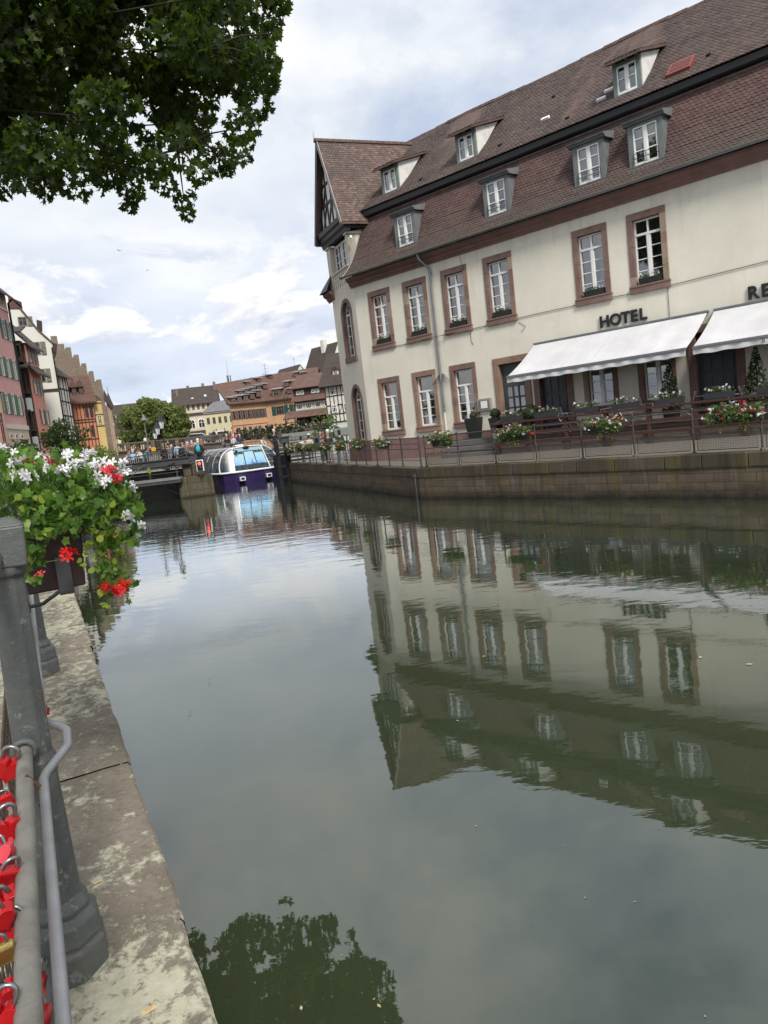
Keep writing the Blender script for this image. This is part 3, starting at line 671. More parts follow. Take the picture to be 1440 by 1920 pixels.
for j in range(len(UP) - 1):
    for i in range(nx - 1):
        uf.f.append((j * nx + i, j * nx + i + 1, (j + 1) * nx + i + 1, (j + 1) * nx + i)); uf.m.append(0); uf.sm.append(True)
uf.add([(-2.5, 6, 19.3), (30, 6, 19.3), (30, 11.6, 14.4), (-3.6, 11.6, 14.4)], [(0, 1, 2, 3)])
tile_courses(uf, UP, 0, 22.5, .165, .115, 1, .022, 4, lambda y: -1.85 - .12 * (y - .58))
uf.build('upper_roof', [ROOFU, TILEU], hotel)
rg = MB(); x = -2.4
while x < 30:
    zz = 19.33 + .05 * sin(round(x) * .7) - .02; rg.prismx([(5.86, zz - .1), (5.9, zz + .03), (6.0, zz + .09), (6.1, zz + .03), (6.14, zz - .1)], x, x + .36); x += .38
rg.build('ridge_tiles', ROOFU, hotel)
# lower dormers
def lower_dormer(x, cur):
    w2 = .66; mb = MB(); z0, z1 = 11.85, 13.42; yf = -.02
    mb.box(-w2, -w2 + .2, yf, yf + .1, z0, z1); mb.box(w2 - .2, w2, yf, yf + .1, z0, z1); mb.box(-w2 + .2, w2 - .2, yf, yf + .1, z1 - .1, z1); mb.box(-w2 + .2, w2 - .2, yf, yf + .1, z0, z0 + .1)
    for sgn in (-1, 1):
        mb.add([(sgn * (w2 - .005), yf + .09, z0), (sgn * (w2 - .005), 1.0, z0 + .3), (sgn * (w2 - .005), 1.0, z1), (sgn * (w2 - .005), yf + .09, z1)], [(0, 1, 2, 3) if sgn > 0 else (3, 2, 1, 0)])
    mb.hexa([(-w2 - .05, yf - .1, z0 - .09), (w2 + .05, yf - .1, z0 - .09), (w2 + .05, .3, z0 + .0), (-w2 - .05, .3, z0 + .0)], [(-w2 - .05, yf - .1, z0 - .03), (w2 + .05, yf - .1, z0 - .03), (w2 + .05, .3, z0 + .06), (-w2 - .05, .3, z0 + .06)])
    d = mb.build('dormer', GREYP, hotel); d.location = (x, 0, 0)
    hd = MB(); hd.prismx([(.1, z1), (yf - .08, z1 + .0), (yf - .13, z1 + .06), (yf - .2, z1 + .09), (yf - .22, z1 + .14), (.95, z1 + .42), (1.0, z1 + .1)], -w2 - .13, w2 + .13); hd.build('roof', GREYP, d)
    sash(d, .92, z1 - z0 - .2, z0 + .1, .05, 3, 0)
    curtain('curtain', .92, z0 + .12, z1 - .1, .2, cur, d, gap=.1)
    g = MB()
    for zz in (z0 + .34, z0 + .52): g.tube([(-.48, -.06, zz), (.48, -.06, zz)], .012, 5)
    for xx in (-.48, 0, .48): g.tube([(xx, -.06, z0 + .14), (xx, -.06, z0 + .52)], .01, 5)
    g.build('window_guard', BLACK, d)
for x, c in ((1.78, CURTD), (7.08, CURTD), (11.46, CURT), (13.76, CURTG), (20.3, CURT), (22.6, CURT)): lower_dormer(x, c)
# upper dormers with a long shed roof and white cheeks
CHEEK = mat('weathered white cheek', (0.66, 0.65, 0.62), 0.8, 0.2, 2.5, 0.15)
def upper_dormer(x, fr):
    w2 = .56; yf, z0, z1 = 1.36, 15.12, 16.4; mb = MB()
    mb.box(-w2, -w2 + .16, yf, yf + .1, z0, z1); mb.box(w2 - .16, w2, yf, yf + .1, z0, z1); mb.box(-w2 + .16, w2 - .16, yf, yf + .1, z1 - .14, z1); mb.box(-w2 + .16, w2 - .16, yf, yf + .1, z0, z0 + .1)
    mb.box(-w2 - .05, w2 + .05, yf - .12, yf + .02, z0 - .06, z0 - .01)
    for xx in (-w2 + .06, 0, w2 - .12): mb.box(xx, xx + .1, yf - .25, yf, z1 - .02, z1 + .08)
    d = mb.build('dormer', fr, hotel); d.location = (x, 0, 0)
    yb, zb = 3.62, 17.3
    ck = MB()
    for sgn in (-1, 1): ck.prismx([(yf + .1, z0 + .02), (yb - .25, zb - .18), (yf + .1, z1 + .06)], sgn * w2 - .03, sgn * w2 + .03)
    ck.build('cheek', CHEEK, d)
    rf2 = MB(); rf2.prismx([(yf - .42, z1 + .0), (yb + .2, zb + .12), (yb + .2, zb + .02), (yf - .42, z1 - .1)][::-1], -w2 - .2, w2 + .2); tile_courses(rf2, [(yf - .44, z1 + .0), (yb + .1, zb + .10)], -w2 - .2, w2 + .12, .165, .115, 1, .022, 5); rf2.build('roof', [ROOFU, TILEU], d)
    sash(d, .8, z1 - z0 - .24, z0 + .1, yf + .06, 2, 0)
for x, f in ((-.0, GREENP), (4.82, GREENP), (12.66, GREENP), (21.5, GREENP)): upper_dormer(x, f)
sk = MB(); sl = .885
def onroof(x, y, h): return (x, y - .66 * h, 14.55 + (y - .58) * .876 + .75 * h)
RED = mat('red painted steel', (0.24, 0.06, 0.045), 0.5, 0.2, 4, 0.05)
def roof_panel(x0, x1, y0, y1, h, mt, name):
    o = MB().hexa([onroof(x0, y0, -.05), onroof(x1, y0, -.05), onroof(x1, y1, -.05), onroof(x0, y1, -.05)], [onroof(x0, y0, h), onroof(x1, y0, h), onroof(x1, y1, h), onroof(x0, y1, h)]).build(name, mt, hotel); return o
roof_panel(14.25, 15.15, 1.15, 1.85, .09, RED, 'skylight'); roof_panel(14.33, 15.07, 1.25, 1.75, .10, mat('red blind', (0.12, 0.03, 0.026), 0.6, .2, 8, .1), 'skylight_blind')
for x, y in ((8.5, 1.9), (11.4, 2.0), (11.25, 1.55)): roof_panel(x, x + .38, y, y + .12, .06, WHITE, 'vent_tile')
for x, y in ((2.0, 1.2), (6.6, 1.3), (10, 1.2), (15.6, 1.5), (8.2, 3.6), (12.6, 3.4)): roof_panel(x, x + .15, y, y + .1, .055, BLACK, 'vent_tile')
# end bay with arched windows, loggia and half-timbered gable
def arch_pts(xc, hw, z0, zs, n=14): return [(xc - hw, z0)] + [(xc - hw * cos(pi * k / n), zs + hw * 1.05 * sin(pi * k / n)) for k in range(n + 1)] + [(xc + hw, z0)]
bw = MB(); AW = [(-1.35, 2.72, 5.0), (-1.42, 7.36, 9.62)]
BL = -3.45
wall_holes(bw, BL, 0, 2.68, 12.05, [(x - .95, x + .95, z0, zs + 1.0) for x, z0, zs in AW])
for x, z0, zs in AW:     # wall around the arch heads
    hw = .82
    for sgn in (-1, 1):
        arc = [(x + sgn * hw * cos(pi / 2 * k / 7), 0, zs + hw * 1.05 * sin(pi / 2 * k / 7)) for k in range(8)]
        bw.add([(x + sgn * .95, 0, z0), (x + sgn * .95, 0, zs + 1.0), (x, 0, zs + 1.0)] + arc[::-1] + [(x + sgn * hw, 0, z0)], [tuple(range(12)) if sgn < 0 else tuple(range(11, -1, -1))])
bw.box(BL, BL + .55, 0, .45, 12.05, 13.6); bw.box(-.35, -.0, 0, .45, 12.05, 13.6)
bw.poly([(BL, 6, 1.3), (BL, 0, 1.3), (BL, 0, 13.6), (BL, 6, 13.6)]); bw.poly([(0, 0, 10.5), (0, 6, 10.5), (0, 6, 14.5), (0, 0, 13.6)])
bw.poly([(BL + .55, .34, 12.05), (-.35, .34, 12.05), (-.35, .34, 13.6), (BL + .55, .34, 13.6)]); bw.poly([(BL + .55, 0, 12.05), (-.35, 0, 12.05), (-.35, .34, 12.05), (BL + .55, .34, 12.05)])
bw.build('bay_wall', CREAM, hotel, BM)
MB().box(BL - .02, .02, -.07, .03, 1.2, 2.7).build('bay_plinth', PLINTH, hotel, BM)
sm_ = MB(); sm_.box(BL - .08, BL + .6, -.07, .06, 13.52, 13.62); sm_.box(-.4, .06, -.07, .06, 13.52, 13.62); sm_.box(.0, .07, -.07, 1.2, 13.52, 13.62); sm_.box(BL + .5, -.3, -.06, .1, 11.98, 12.06); sm_.build('cornice', CREAM, hotel, BM)
orn = MB()
for r in range(3):
    for c in range(9):
        xx = BL + .55 + c * .33; zz = 11.2 + r * .26
        for dx, dz in ((0, 0), (.1, .07), (.03, .14)): orn.box(xx + dx, xx + dx + .07, -.012, .01, zz + dz, zz + dz + .06)
orn.build('ornament', STONE2, hotel, BM)
for x, z0, zs in AW:
    hw = .82; out = arch_pts(0, hw, 0, zs - z0); inn = arch_pts(0, hw - .2, 0, zs - z0); n = len(out); mb = MB()
    vs = [(a, -.05, c) for a, c in out] + [(a, -.05, c) for a, c in inn] + [(a, .3, c) for a, c in inn] + [(a, .01, c) for a, c in out]
    mb.add(vs, [(i, i + 1, n + i + 1, n + i) for i in range(n - 1)] + [(n + i, n + i + 1, 2 * n + i + 1, 2 * n + i) for i in range(n - 1)] + [(3 * n + i, 3 * n + i + 1, i + 1, i) for i in range(n - 1)])
    if z0 > 5: mb.box(-hw - .05, hw + .05, -.09, .3, -.28, 0)
    wn = mb.build('arched_window', STONE, hotel, BM @ Matrix.Translation(Vector((x, 0, z0))))
    fr = MB(); hi = hw - .2; sp_ = zs - z0
    for k in range(12):
        a0, a1 = pi * k / 12, pi * (k + 1) / 12
        fr.beam((-hi * .96 * cos(a0), .22, sp_ + hi * sin(a0)), (-hi * .96 * cos(a1), .22, sp_ + hi * sin(a1)), .06, .07, up=(0, 1, 0))
    fr.box(-hi, -hi + .07, .18, .26, 0, sp_); fr.box(hi - .07, hi, .18, .26, 0, sp_); fr.box(-.05, .05, .17, .26, 0, sp_); fr.box(-hi + .07, hi - .07, .17, .26, sp_ - .05, sp_ + .05); fr.box(-hi + .07, hi - .07, .18, .26, 0, .12)
    for k in range(1, 4): fr.beam((0, .22, sp_), (-hi * cos(pi * k / 4), .22, sp_ + hi * sin(pi * k / 4)), .035, .035)
    for k in range(1, 4): zz = sp_ * k / 4; fr.box(-hi + .07, -.05, .2, .24, zz - .02, zz + .02); fr.box(.05, hi - .07, .2, .24, zz - .02, zz + .02)
    fr.build('frame', WHITE, wn)
    MB().poly([(a, .235, c) for a, c in arch_pts(0, hi, 0, sp_)][::-1]).build('pane', GLASS, wn)
lw = MB(); lg = MB()
for k in range(2):
    x0 = BL + .7 + k * 1.15; lw.box(x0, x0 + 1.05, .24, .30, 12.1, 12.2); lw.box(x0, x0 + 1.05, .24, .30, 13.4, 13.5)
    for xx in (x0, x0 + .48, x0 + .98): lw.box(xx, xx + .08, .24, .31, 12.2, 13.4)
    for zz in (12.6, 13.0): lw.box(x0, x0 + 1.05, .26, .30, zz, zz + .03)
lw.build('loggia_window', WHITE, hotel, BM); MB().poly([(BL + .7, .29, 12.1), (BL + 2.9, .29, 12.1), (BL + 2.9, .29, 13.5), (BL + .7, .29, 13.5)]).build('loggia_pane', DGLASS, hotel, BM)
# jettied dark beam, gable wall
gb = MB(); gb.prismx([(.1, 13.62), (-.1, 13.62), (-.14, 13.78), (-.24, 13.9), (-.26, 14.08), (-.36, 14.16), (-.38, 14.4), (.1, 14.4)][::-1], BL - .25, .28); gb.prismx([(1.6, 13.75), (.1, 13.75), (.1, 14.4), (1.6, 14.4)], .02, .26)
gb.build('eave_beam', BLACK, hotel, BM)
gx, gz, ghw = -1.72, 18.85, 2.0
GP = mat('gable infill', (0.78, 0.76, 0.71), 0.85, .1, 1, .1)
MB().poly([(gx - ghw + .25, -.1, 14.4), (gx + ghw - .25, -.1, 14.4), (gx, -.1, gz - .4)]).build('gable_wall', GP, hotel, BM)
tb = MB(); yb = -.15
def gh(z): return (gz - z) / (gz - 14.4) * ghw
for zz, th in ((14.42, .14), (15.6, .15), (16.6, .14), (17.5, .12)):
    hwz = gh(zz) - .1; tb.box(gx - hwz, gx + hwz, yb, -.1, zz, zz + th)
for xx, za, zb in ((-1.5, 14.5, 15.3), (-.95, 14.5, 16.4), (-.35, 14.5, 17.6), (.35, 14.5, 17.6), (.95, 14.5, 16.4), (1.5, 14.5, 15.3)): tb.box(gx + xx - .06, gx + xx + .06, yb - .003, -.1, za, zb)
for a, b2 in (((-1.2, 14.6), (-.45, 15.6)), ((1.2, 14.6), (.45, 15.6)), ((-.8, 15.8), (-.3, 16.6)), ((.8, 15.8), (.3, 16.6)), ((-.3, 14.6), (.3, 15.5))): tb.beam((gx + a[0], yb + .02, a[1]), (gx + b2[0], yb + .02, b2[1]), .05, .11, up=(1, 0, 0))
tb.build('timber_frame', BLACK, hotel, BM)
for sgn in (-1, 1):
    g = MB(); e = gx + sgn * (ghw + .18); th = .09
    zl = 14.4 - .18 * (gz - 14.4) / ghw
    g.add([(e, -.42, zl), (gx, -.42, gz + .0), (gx, 6.5, gz), (e, 6.5, zl), (e, -.42, zl - .12), (gx, -.42, gz - .14), (gx, 6.5, gz - .14), (e, 6.5, zl - .12)],
          [(0, 1, 2, 3), (7, 6, 5, 4), (0, 4, 5, 1), (3, 2, 6, 7), (0, 3, 7, 4)] if sgn < 0 else [(3, 2, 1, 0), (4, 5, 6, 7), (1, 5, 4, 0), (7, 6, 2, 3), (4, 7, 3, 0)])
    rot = BM @ Matrix.Rotation(0, 4, 'Z')
    # tile courses run along the eave (local Y): rotate the mesh axes so that object X lies along the eave
    Rz = Matrix.Rotation(radians(90), 4, 'Z'); g.v = [tuple(Rz.inverted() @ Vector(p)) for p in g.v]
    if sgn > 0:
        sl_g = (gz - zl) / (e - gx); tg = MB(); tile_courses(tg, [(-e, zl), (-gx, gz)], -.42, 6.3, .19, .145, 1, .024, 6)
        g.add(tg.v, [], 0); b0_ = len(g.v) - len(tg.v)
        for f_ in tg.f: g.f.append(tuple(b0_ + i for i in f_)); g.m.append(1); g.sm.append(False)
    g.build('gable_roof', [ROOFG, TILEG], hotel, BM @ Rz)
    bb = MB(); bb.beam((e, -.44, zl - .08), (gx, -.44, gz - .1), .04, .2 if sgn > 0 else .3, up=(0, 0, 1)); bb.build('bargeboard', mat('bargeboard', (0.35, 0.32, 0.29), .7) if sgn > 0 else BLACK, hotel, BM)
rt = MB(); y = -.55
while y < 5: rt.prism([(gx - .14, gz - .1), (gx - .1, gz + .05), (gx, gz + .1), (gx + .1, gz + .05), (gx + .14, gz - .1)][::-1], y, y + .34); y += .36
rt.build('ridge_tiles', ROOFG, hotel, BM); MB().tube([(gx, -.55, gz), (gx, -.56, gz + .45)], [.025, .008], 6).build('finial', ZINC, hotel, BM)
cr = MB(); cr.prismx(cp[::-1], -4.1, -2.95); cr.build('cornice', CORNICE, hotel, BM @ Matrix.Translation(Vector((0, .05, 0))))
MB().add([(-4.15, -.5, 11.24), (-2.95, -.45, 11.24), (-3.2, .1, 12.3), (-3.45, .3, 12.4), (-4.15, 2.5, 11.24)], [(0, 1, 2, 3), (0, 3, 4)]).build('bay_roof', mat('slate', (.05, .052, .058), .6, .3, 6, .3), hotel, BM)
MB().box(.35, .55, -.06, .05, 13.15, 13.28).build('lamp_box', WHITE, hotel, BM)
# ------------------------------------------------------------ on the promenade
def hthing(name, label, cat, x, y, z, group=None, deg=0):
    o = empty(name, label, cat, HW(x, y, z), HD + deg, group); o.scale = (HK,) * 3; return o
# steps up to the glazed door
st = hthing('stone_steps', 'grey stone steps up to the glazed hotel door', 'steps', 5.9, -1.2, 1.5)
for k in range(4): MB().box(-1.55, 1.55, -1.5 + k * .36, 1.05, -.2 + (.26 * k if k else 0), .0 + .26 * k + .02).build('step', SLABS, st, bevel=.012)
# terrace deck
dk = hthing('terrace_deck', 'brown wooden terrace deck in front of the hotel doors', 'deck', 17, -1.3, 1.55)
MB().box(-9.4, 9.5, -1.22, 1.2, .62, .72).build('deck_boards', TIMBER, dk); MB().box(-9.3, 9.5, -1.16, 1.15, -.1, .62).build('deck_base', DECKB, dk)
# awnings
def awning(label, x0, x1, grp):
    a = hthing('awning', label, 'awning', (x0 + x1) / 2, 0, 6.1, grp); h = (x1 - x0) / 2; n = 32
    mb = MB(); vs = []
    for i in range(n + 1):
        x = -h + 2 * h * i / n
        for j in range(7):
            f = j / 6; vs.append((x + .32 * f * (1 if x0 < 10 else 1) * (.0), -.12 - 2.35 * f, -.02 - 1.3 * f - .07 * sin(pi * f) * (.75 + .25 * cos(i * 2 * pi / 4)) + .012 * sin(i * 1.7) * f))
    mb.add(vs, [(i * 7 + j, i * 7 + j + 1, (i + 1) * 7 + j + 1, (i + 1) * 7 + j) for i in range(n) for j in range(6)], 0, True)
    for q in range(1, 6):
        xs_ = -h + 2 * h * q / 6; mb.tube([(xs_, -.12 - 2.35 * f, -.012 - 1.3 * f - .0525 * sin(pi * f)) for f in (0, .2, .4, .6, .8, 1)], .006, 4)
    mb.build('canvas', AWN, a)
    vb = MB(); nv = 60; vs = []
    for i in range(nv + 1):
        x = -h + 2 * h * i / nv; vs += [(x, -2.50, -1.36), (x, -2.515 + .018 * sin(i * 1.3), -1.46), (x, -2.52 + .036 * sin(i * 1.3 + .4), -1.585 + .014 * sin(i * .9))]
    vb.add(vs, [(3 * i + j, 3 * i + 3 + j, 3 * i + 4 + j, 3 * i + 1 + j) for i in range(nv) for j in range(2)], 0, True); vb.build('valance', AWN, a)
    MB().box(-h, h, -2.55, -2.44, -1.38, -1.30).build('front_bar', mat('grey bar', (0.2, 0.2, 0.21), 0.5, .1, 4, 0, metal=.4), a)
    MB().box(-h - .02, h + .02, -.18, -.01, -.02, .05).build('cassette', GREYP, a)
    for sx in (-.75, 0, .75):
        MB().tube([(h * sx, -.12, -.12), (h * sx + .5, -1.2, -.72), (h * sx, -2.42, -1.36)], .03, 6).build('arm', IRON, a)
    return a
awL = awning('long white awning over the terrace below the HOTEL lettering', 8.35, 15.62, 'white awnings of the hotel'); awR = awning('white awning at the right edge below the RE lettering', 15.86, 23.4, 'white awnings of the hotel')
# lettering
def letters(parent, text, size, x, y, z, thick, mt, spacing=1.0, off=0.0):
    for i, (ch, dx) in enumerate(text):
        cu = bpy.data.curves.new('letter', 'FONT'); cu.body = ch; cu.size = size; cu.extrude = thick; cu.offset = min(off, .012); cu.bevel_depth = off * .45
        to = bpy.data.objects.new('letter', cu); COL.objects.link(to); dg = bpy.context.evaluated_depsgraph_get()
        me = bpy.data.meshes.new_from_object(to.evaluated_get(dg)); bpy.data.objects.remove(to); me.materials.clear(); me.materials.append(mt)
        o = bpy.data.objects.new('letter', me); COL.objects.link(o); o.parent = parent
        o.matrix_local = Matrix.Translation(Vector((x + dx, y, z))) @ Matrix.Rotation(pi / 2, 4, 'X')
sg = hthing('wall_sign', 'black capital letters HOTEL on the cream wall above the awning', 'sign', 11.38, -.03, 6.28)
letters(sg, [('H', 0), ('O', .44), ('T', .92), ('E', 1.30), ('L', 1.66)], .60, 0, -.02, 0.0, .02, BLACK, off=.022)
sg2 = hthing('wall_sign', 'black capital letters RE at the right edge of the facade', 'sign', 16.98, -.03, 6.26)
letters(sg2, [('R', 0), ('E', .44)], .60, 0, -.02, 0, .02, BLACK, off=.022)
sg3 = hthing('valance_lettering', 'thin black RE lettering on the right awning valance', 'lettering', 18.05, -2.56, 4.56)
letters(sg3, [('R', 0), ('E', .22)], .19, 0, -.005, 0, .003, BLACK)
# menu board
mn = hthing('menu_board', 'glazed menu case on the wall left of the glazed door', 'menu board', 5.42, -.02, 3.82)
MB().box(-.38, .38, -.1, .0, -.28, .28).build('case', mat('weathered wood', (.33, .3, .26), .7, .2, 6, .2), mn, bevel=.01); MB().box(-.3, .3, -.115, -.1, -.2, .2).build('backing', GREYP, mn); MB().box(-.16, .2, -.122, -.115, -.17, .16).build('menu_sheet', WHITE, mn)
# terrace railing of stained timber
tr = hthing('terrace_railing', 'red brown timber railing round the hotel terrace', 'railing', 7.55, -2.5, 1.6)
px_ = [0, 1.65, 3.3, 4.98, 6.62, 8.27, 9.9, 11.5, 13.2, 14.9]
for x in px_: MB().box(x - .075, x + .075, -.075, .075, .02, 1.28).build('post', TIMBER, tr, bevel=.01)
MB().box(-.2, 15, -.15, .15, 1.25, 1.335).build('handrail', TIMBER, tr, bevel=.01)
for zz, hh in ((.72, .16), (.36, .14), (1.06, .06)): MB().box(-.05, 15, -.045 - .034, -.076, zz, zz + hh).build('rail', TIMBER, tr)
sr = MB(); sr.hexa([(-.08, .075, 1.26), (.02, .075, 1.26), (.02, 2.2, 1.72), (-.08, 2.2, 1.72)], [(-.12, .075, 1.33), (.06, .075, 1.33), (.06, 2.2, 1.79), (-.12, 2.2, 1.79)]); sr.build('side_rail', TIMBER, tr)
for zz in (.4, .75): MB().box(-.04, .0, .08, 2.3, zz, zz + .14).build('side_board', TIMBER, tr)
# window boxes on the sills
def bloom_box(o, L, dp, h, boxmat, seed, leaf=LEAF_C, fl=10, up=.16):
    MB().hexa([(-L / 2 + .03, -dp / 2 + .02, 0), (L / 2 - .03, -dp / 2 + .02, 0), (L / 2 - .03, dp / 2 - .02, 0), (-L / 2 + .03, dp / 2 - .02, 0)], [(-L / 2, -dp / 2, h), (L / 2, -dp / 2, h), (L / 2, dp / 2, h), (-L / 2, dp / 2, h)]).build('box', boxmat, o)
    rg_ = random.Random(seed); cl = [(rg_.uniform(-L * .45, L * .45), rg_.uniform(-.05, .05), h + rg_.uniform(.0, up), .12, .1, .09) for _ in range(int(L * 12))]
    foliage('plants', leaf, o, cl, 1500, .055, T_OVAL, seed)['kind'] = 'stuff'
    mb = MB()
    for _ in range(fl): flower(mb, (rg_.uniform(-L * .45, L * .45), rg_.uniform(-.12, .03), h + rg_.uniform(.06, up + .1)), .045, rg_, 0, 5, 2, .02)
    mb.build('white_blooms', PETW, o)['kind'] = 'stuff'
BOXP = mat('black plastic box', (0.02, 0.021, 0.022), 0.5, .2, 4, .05); BOXG = mat('slate grey planter', (0.036, 0.04, 0.045), 0.6, .15, 4, .1)
wbn = ['far left', 'second', 'third', 'fourth', 'fifth', 'sixth']
wl = ['black flower box on the first floor window nearest the arched bay', 'black flower box on the first floor window left of the downpipe', 'black flower box on the first floor window right of the downpipe', 'black flower box on the first floor window above the glazed door', 'black flower box on the first floor window left above HOTEL', 'black flower box on the first floor window right above HOTEL']
for i, (x, z) in enumerate(UW[:6]):
    o = hthing('window_flower_box', wl[i], 'flower box', x + .03, -.0, z + .32, 'flower boxes on the hotel windows'); bloom_box(o, .92, .17, .21, BOXP, 40 + i, LEAF_C, 9, .08)
# planters on the terrace railing
pbx = [(8.38, 'grey trough planter at the left end of the terrace railing'), (10.0, 'grey trough planter between the box ball and the first terrace window'), (11.7, 'grey trough planter on the rail under the first terrace window'), (13.3, 'grey trough planter on the rail between the terrace windows'), (14.95, 'grey trough planter on the rail below the cone shrub'), (16.62, 'grey trough planter on the rail before the dark panelled door'), (18.3, 'grey trough planter at the right edge of the terrace railing')]
for i, (x, lb) in enumerate(pbx):
    o = hthing('trough_planter', lb, 'planter', x, -2.5, 2.955, 'grey trough planters on the terrace railing'); bloom_box(o, 1.0, .24, .2, BOXG, 60 + i, LEAF_C, 10, .14)
# tall vase, topiary
def vase(label, x, y, z, h, w0, w1, ball, ballz, seed, grp=None, cone=False):
    o = hthing('potted_topiary', label, 'topiary', x, y, z, grp)
    a, c = w0 / 2, w1 / 2
    MB().hexa([(-a, -a, 0), (a, -a, 0), (a, a, 0), (-a, a, 0)], [(-c, -c, h), (c, -c, h), (c, c, h), (-c, c, h)]).build('pot', BOXP, o, bevel=.015)
    if cone:
        cl = []; rg_ = random.Random(seed)
        for k in range(34):
            f = (k / 33) ** .8; r = ball * (1 - f) ** .8; aa = rg_.uniform(0, 2 * pi); cl.append((r * .7 * cos(aa), r * .7 * sin(aa), h + ballz * f, .15 * (1.15 - f * .6), .15 * (1.15 - f * .6), .17))
        foliage('foliage', LEAF_B, o, cl, 1700, .075, T_OVAL, seed)
        foliage('inner_foliage', LEAF_B, o, [(0, 0, h + ballz * .3, ball * .6, ball * .6, ballz * .32)], 900, .09, T_OVAL, seed + 1)
        mb = MB()
        for _ in range(26):
            f = rg_.random(); r = ball * (1 - f) ** .8; aa = rg_.uniform(0, 2 * pi); flower(mb, (r * cos(aa), r * sin(aa), h + ballz * f), .035, rg_)
        mb.build('white_blooms', PETW, o)
        MB().tube([(0, 0, h - .1), (0, 0, h + ballz * .8)], .025, 6).build('stem', BARK, o)
    else:
        rg_ = random.Random(seed); cl = [(ball * .8 * sin(t) * cos(p), ball * .8 * sin(t) * sin(p), ballz + h + ball * .8 * cos(t), ball * .3, ball * .3, ball * .3) for t, p in [(math.acos(1 - 2 * (i + .5) / 60), i * 2.4) for i in range(60)]]
        foliage('foliage', LEAF_B, o, cl, 1500, .05, T_OVAL, seed, .1)
        MB().blob((0, 0, ballz + h), ball * .85, 12, 9).build('inner_foliage', LEAF_B, o)
    return o
vase('tall black vase with a small box bush by the menu case', 5.2, -.75, 2.32, .95, .42, .64, .19, .1, 81)
vase('light green box ball in a black pot at the terrace corner', 7.1, -1.75, 2.62, .55, .36, .5, .25, .16, 82)
vase('large dark box ball behind the terrace railing', 9.0, -2.0, 2.3, .55, .4, .6, .38, .3, 83)
vase('dark cone shrub with white blooms before the second terrace window', 14.75, -1.9, 2.28, .5, .4, .5, .45, 1.5, 84, 'cone shrubs on the terrace', True)
vase('dark cone shrub with white blooms at the right edge', 17.65, -1.9, 2.28, .5, .4, .5, .5, 1.55, 85, 'cone shrubs on the terrace', True)
# chairs and tables
SLAT = mat('pale slat wood', (0.42, 0.36, 0.31), .7, .2, 4, .1); STEEL = mat('tubular steel', (0.5, 0.5, 0.5), .35, .1, 3, 0, metal=.8)
def chair(label, x, y, deg):
    o = hthing('terrace_chair', label, 'chair', x, y, 2.27, 'slatted chairs on the terrace', deg)
    for sx in (-.23, .23):
        MB().tube([(sx, -.25, 0), (sx, .16, .5), (sx, .30, 1.02)], .016, 6).build('leg', STEEL, o)
        MB().tube([(sx, .25, 0), (sx, -.2, .5), (sx * 1.1, -.22, .74), (sx * 1.1, .2, .76)], .016, 6).build('leg', STEEL, o)
    mb = MB()
    for k in range(6): mb.box(-.23, .23, -.22 + k * .075, -.165 + k * .075, .5, .52)
    mb.build('seat', SLAT, o)
    mb = MB()
    for k in range(5): zz = .6 + k * .085; mb.hexa([(-.23, .17 + (zz - .5) * .27, zz), (.23, .17 + (zz - .5) * .27, zz), (.23, .19 + (zz - .5) * .27, zz), (-.23, .19 + (zz - .5) * .27, zz)], [(-.23, .19 + (zz - .5) * .27, zz + .065), (.23, .19 + (zz - .5) * .27, zz + .065), (.23, .21 + (zz - .5) * .27, zz + .065), (-.23, .21 + (zz - .5) * .27, zz + .065)])
    mb.build('backrest', SLAT, o); return o
CH = [(8.55, -1.55, 100, 'behind the white and red basket at the terrace corner'), (10.3, -1.5, 95, 'left of the first terrace window'), (12.2, -1.6, -80, 'below the first terrace window'), (13.0, -1.7, 85, 'left of the second terrace window'), (13.45, -1.2, 80, 'close to the wall between the terrace windows'), (14.75, -1.65, -95, 'left of the cone shrub table'), (15.15, -1.35, -80, 'beside the table under the cone shrub'), (16.9, -1.6, 90, 'left before the dark panelled door'), (17.3, -1.4, 85, 'right before the dark panelled door'), (18.6, -1.6, -90, 'at the right edge of the terrace')]
for x, y, d, l in CH: chair('slatted terrace chair ' + l, x, y, d)
for x, l in ((9.4, 'between chairs at the left end of the terrace'), (12.6, 'under the gap between the terrace windows'), (15.9, 'left of the dark panelled door'), (18.0, 'at the right edge of the terrace')):
    o = hthing('terrace_table', 'small grey terrace table ' + l, 'table', x, -1.5, 2.27, 'terrace tables')
    MB().box(-.32, .32, -.32, .32, .8, .83).build('top', GREYP, o, bevel=.01); MB().tube([(0, 0, 0), (0, 0, .8)], .03, 8).build('stem', IRON, o); MB().lathe([(.22, 0), (.2, .03), (.03, .05)], 12).build('foot', IRON, o)

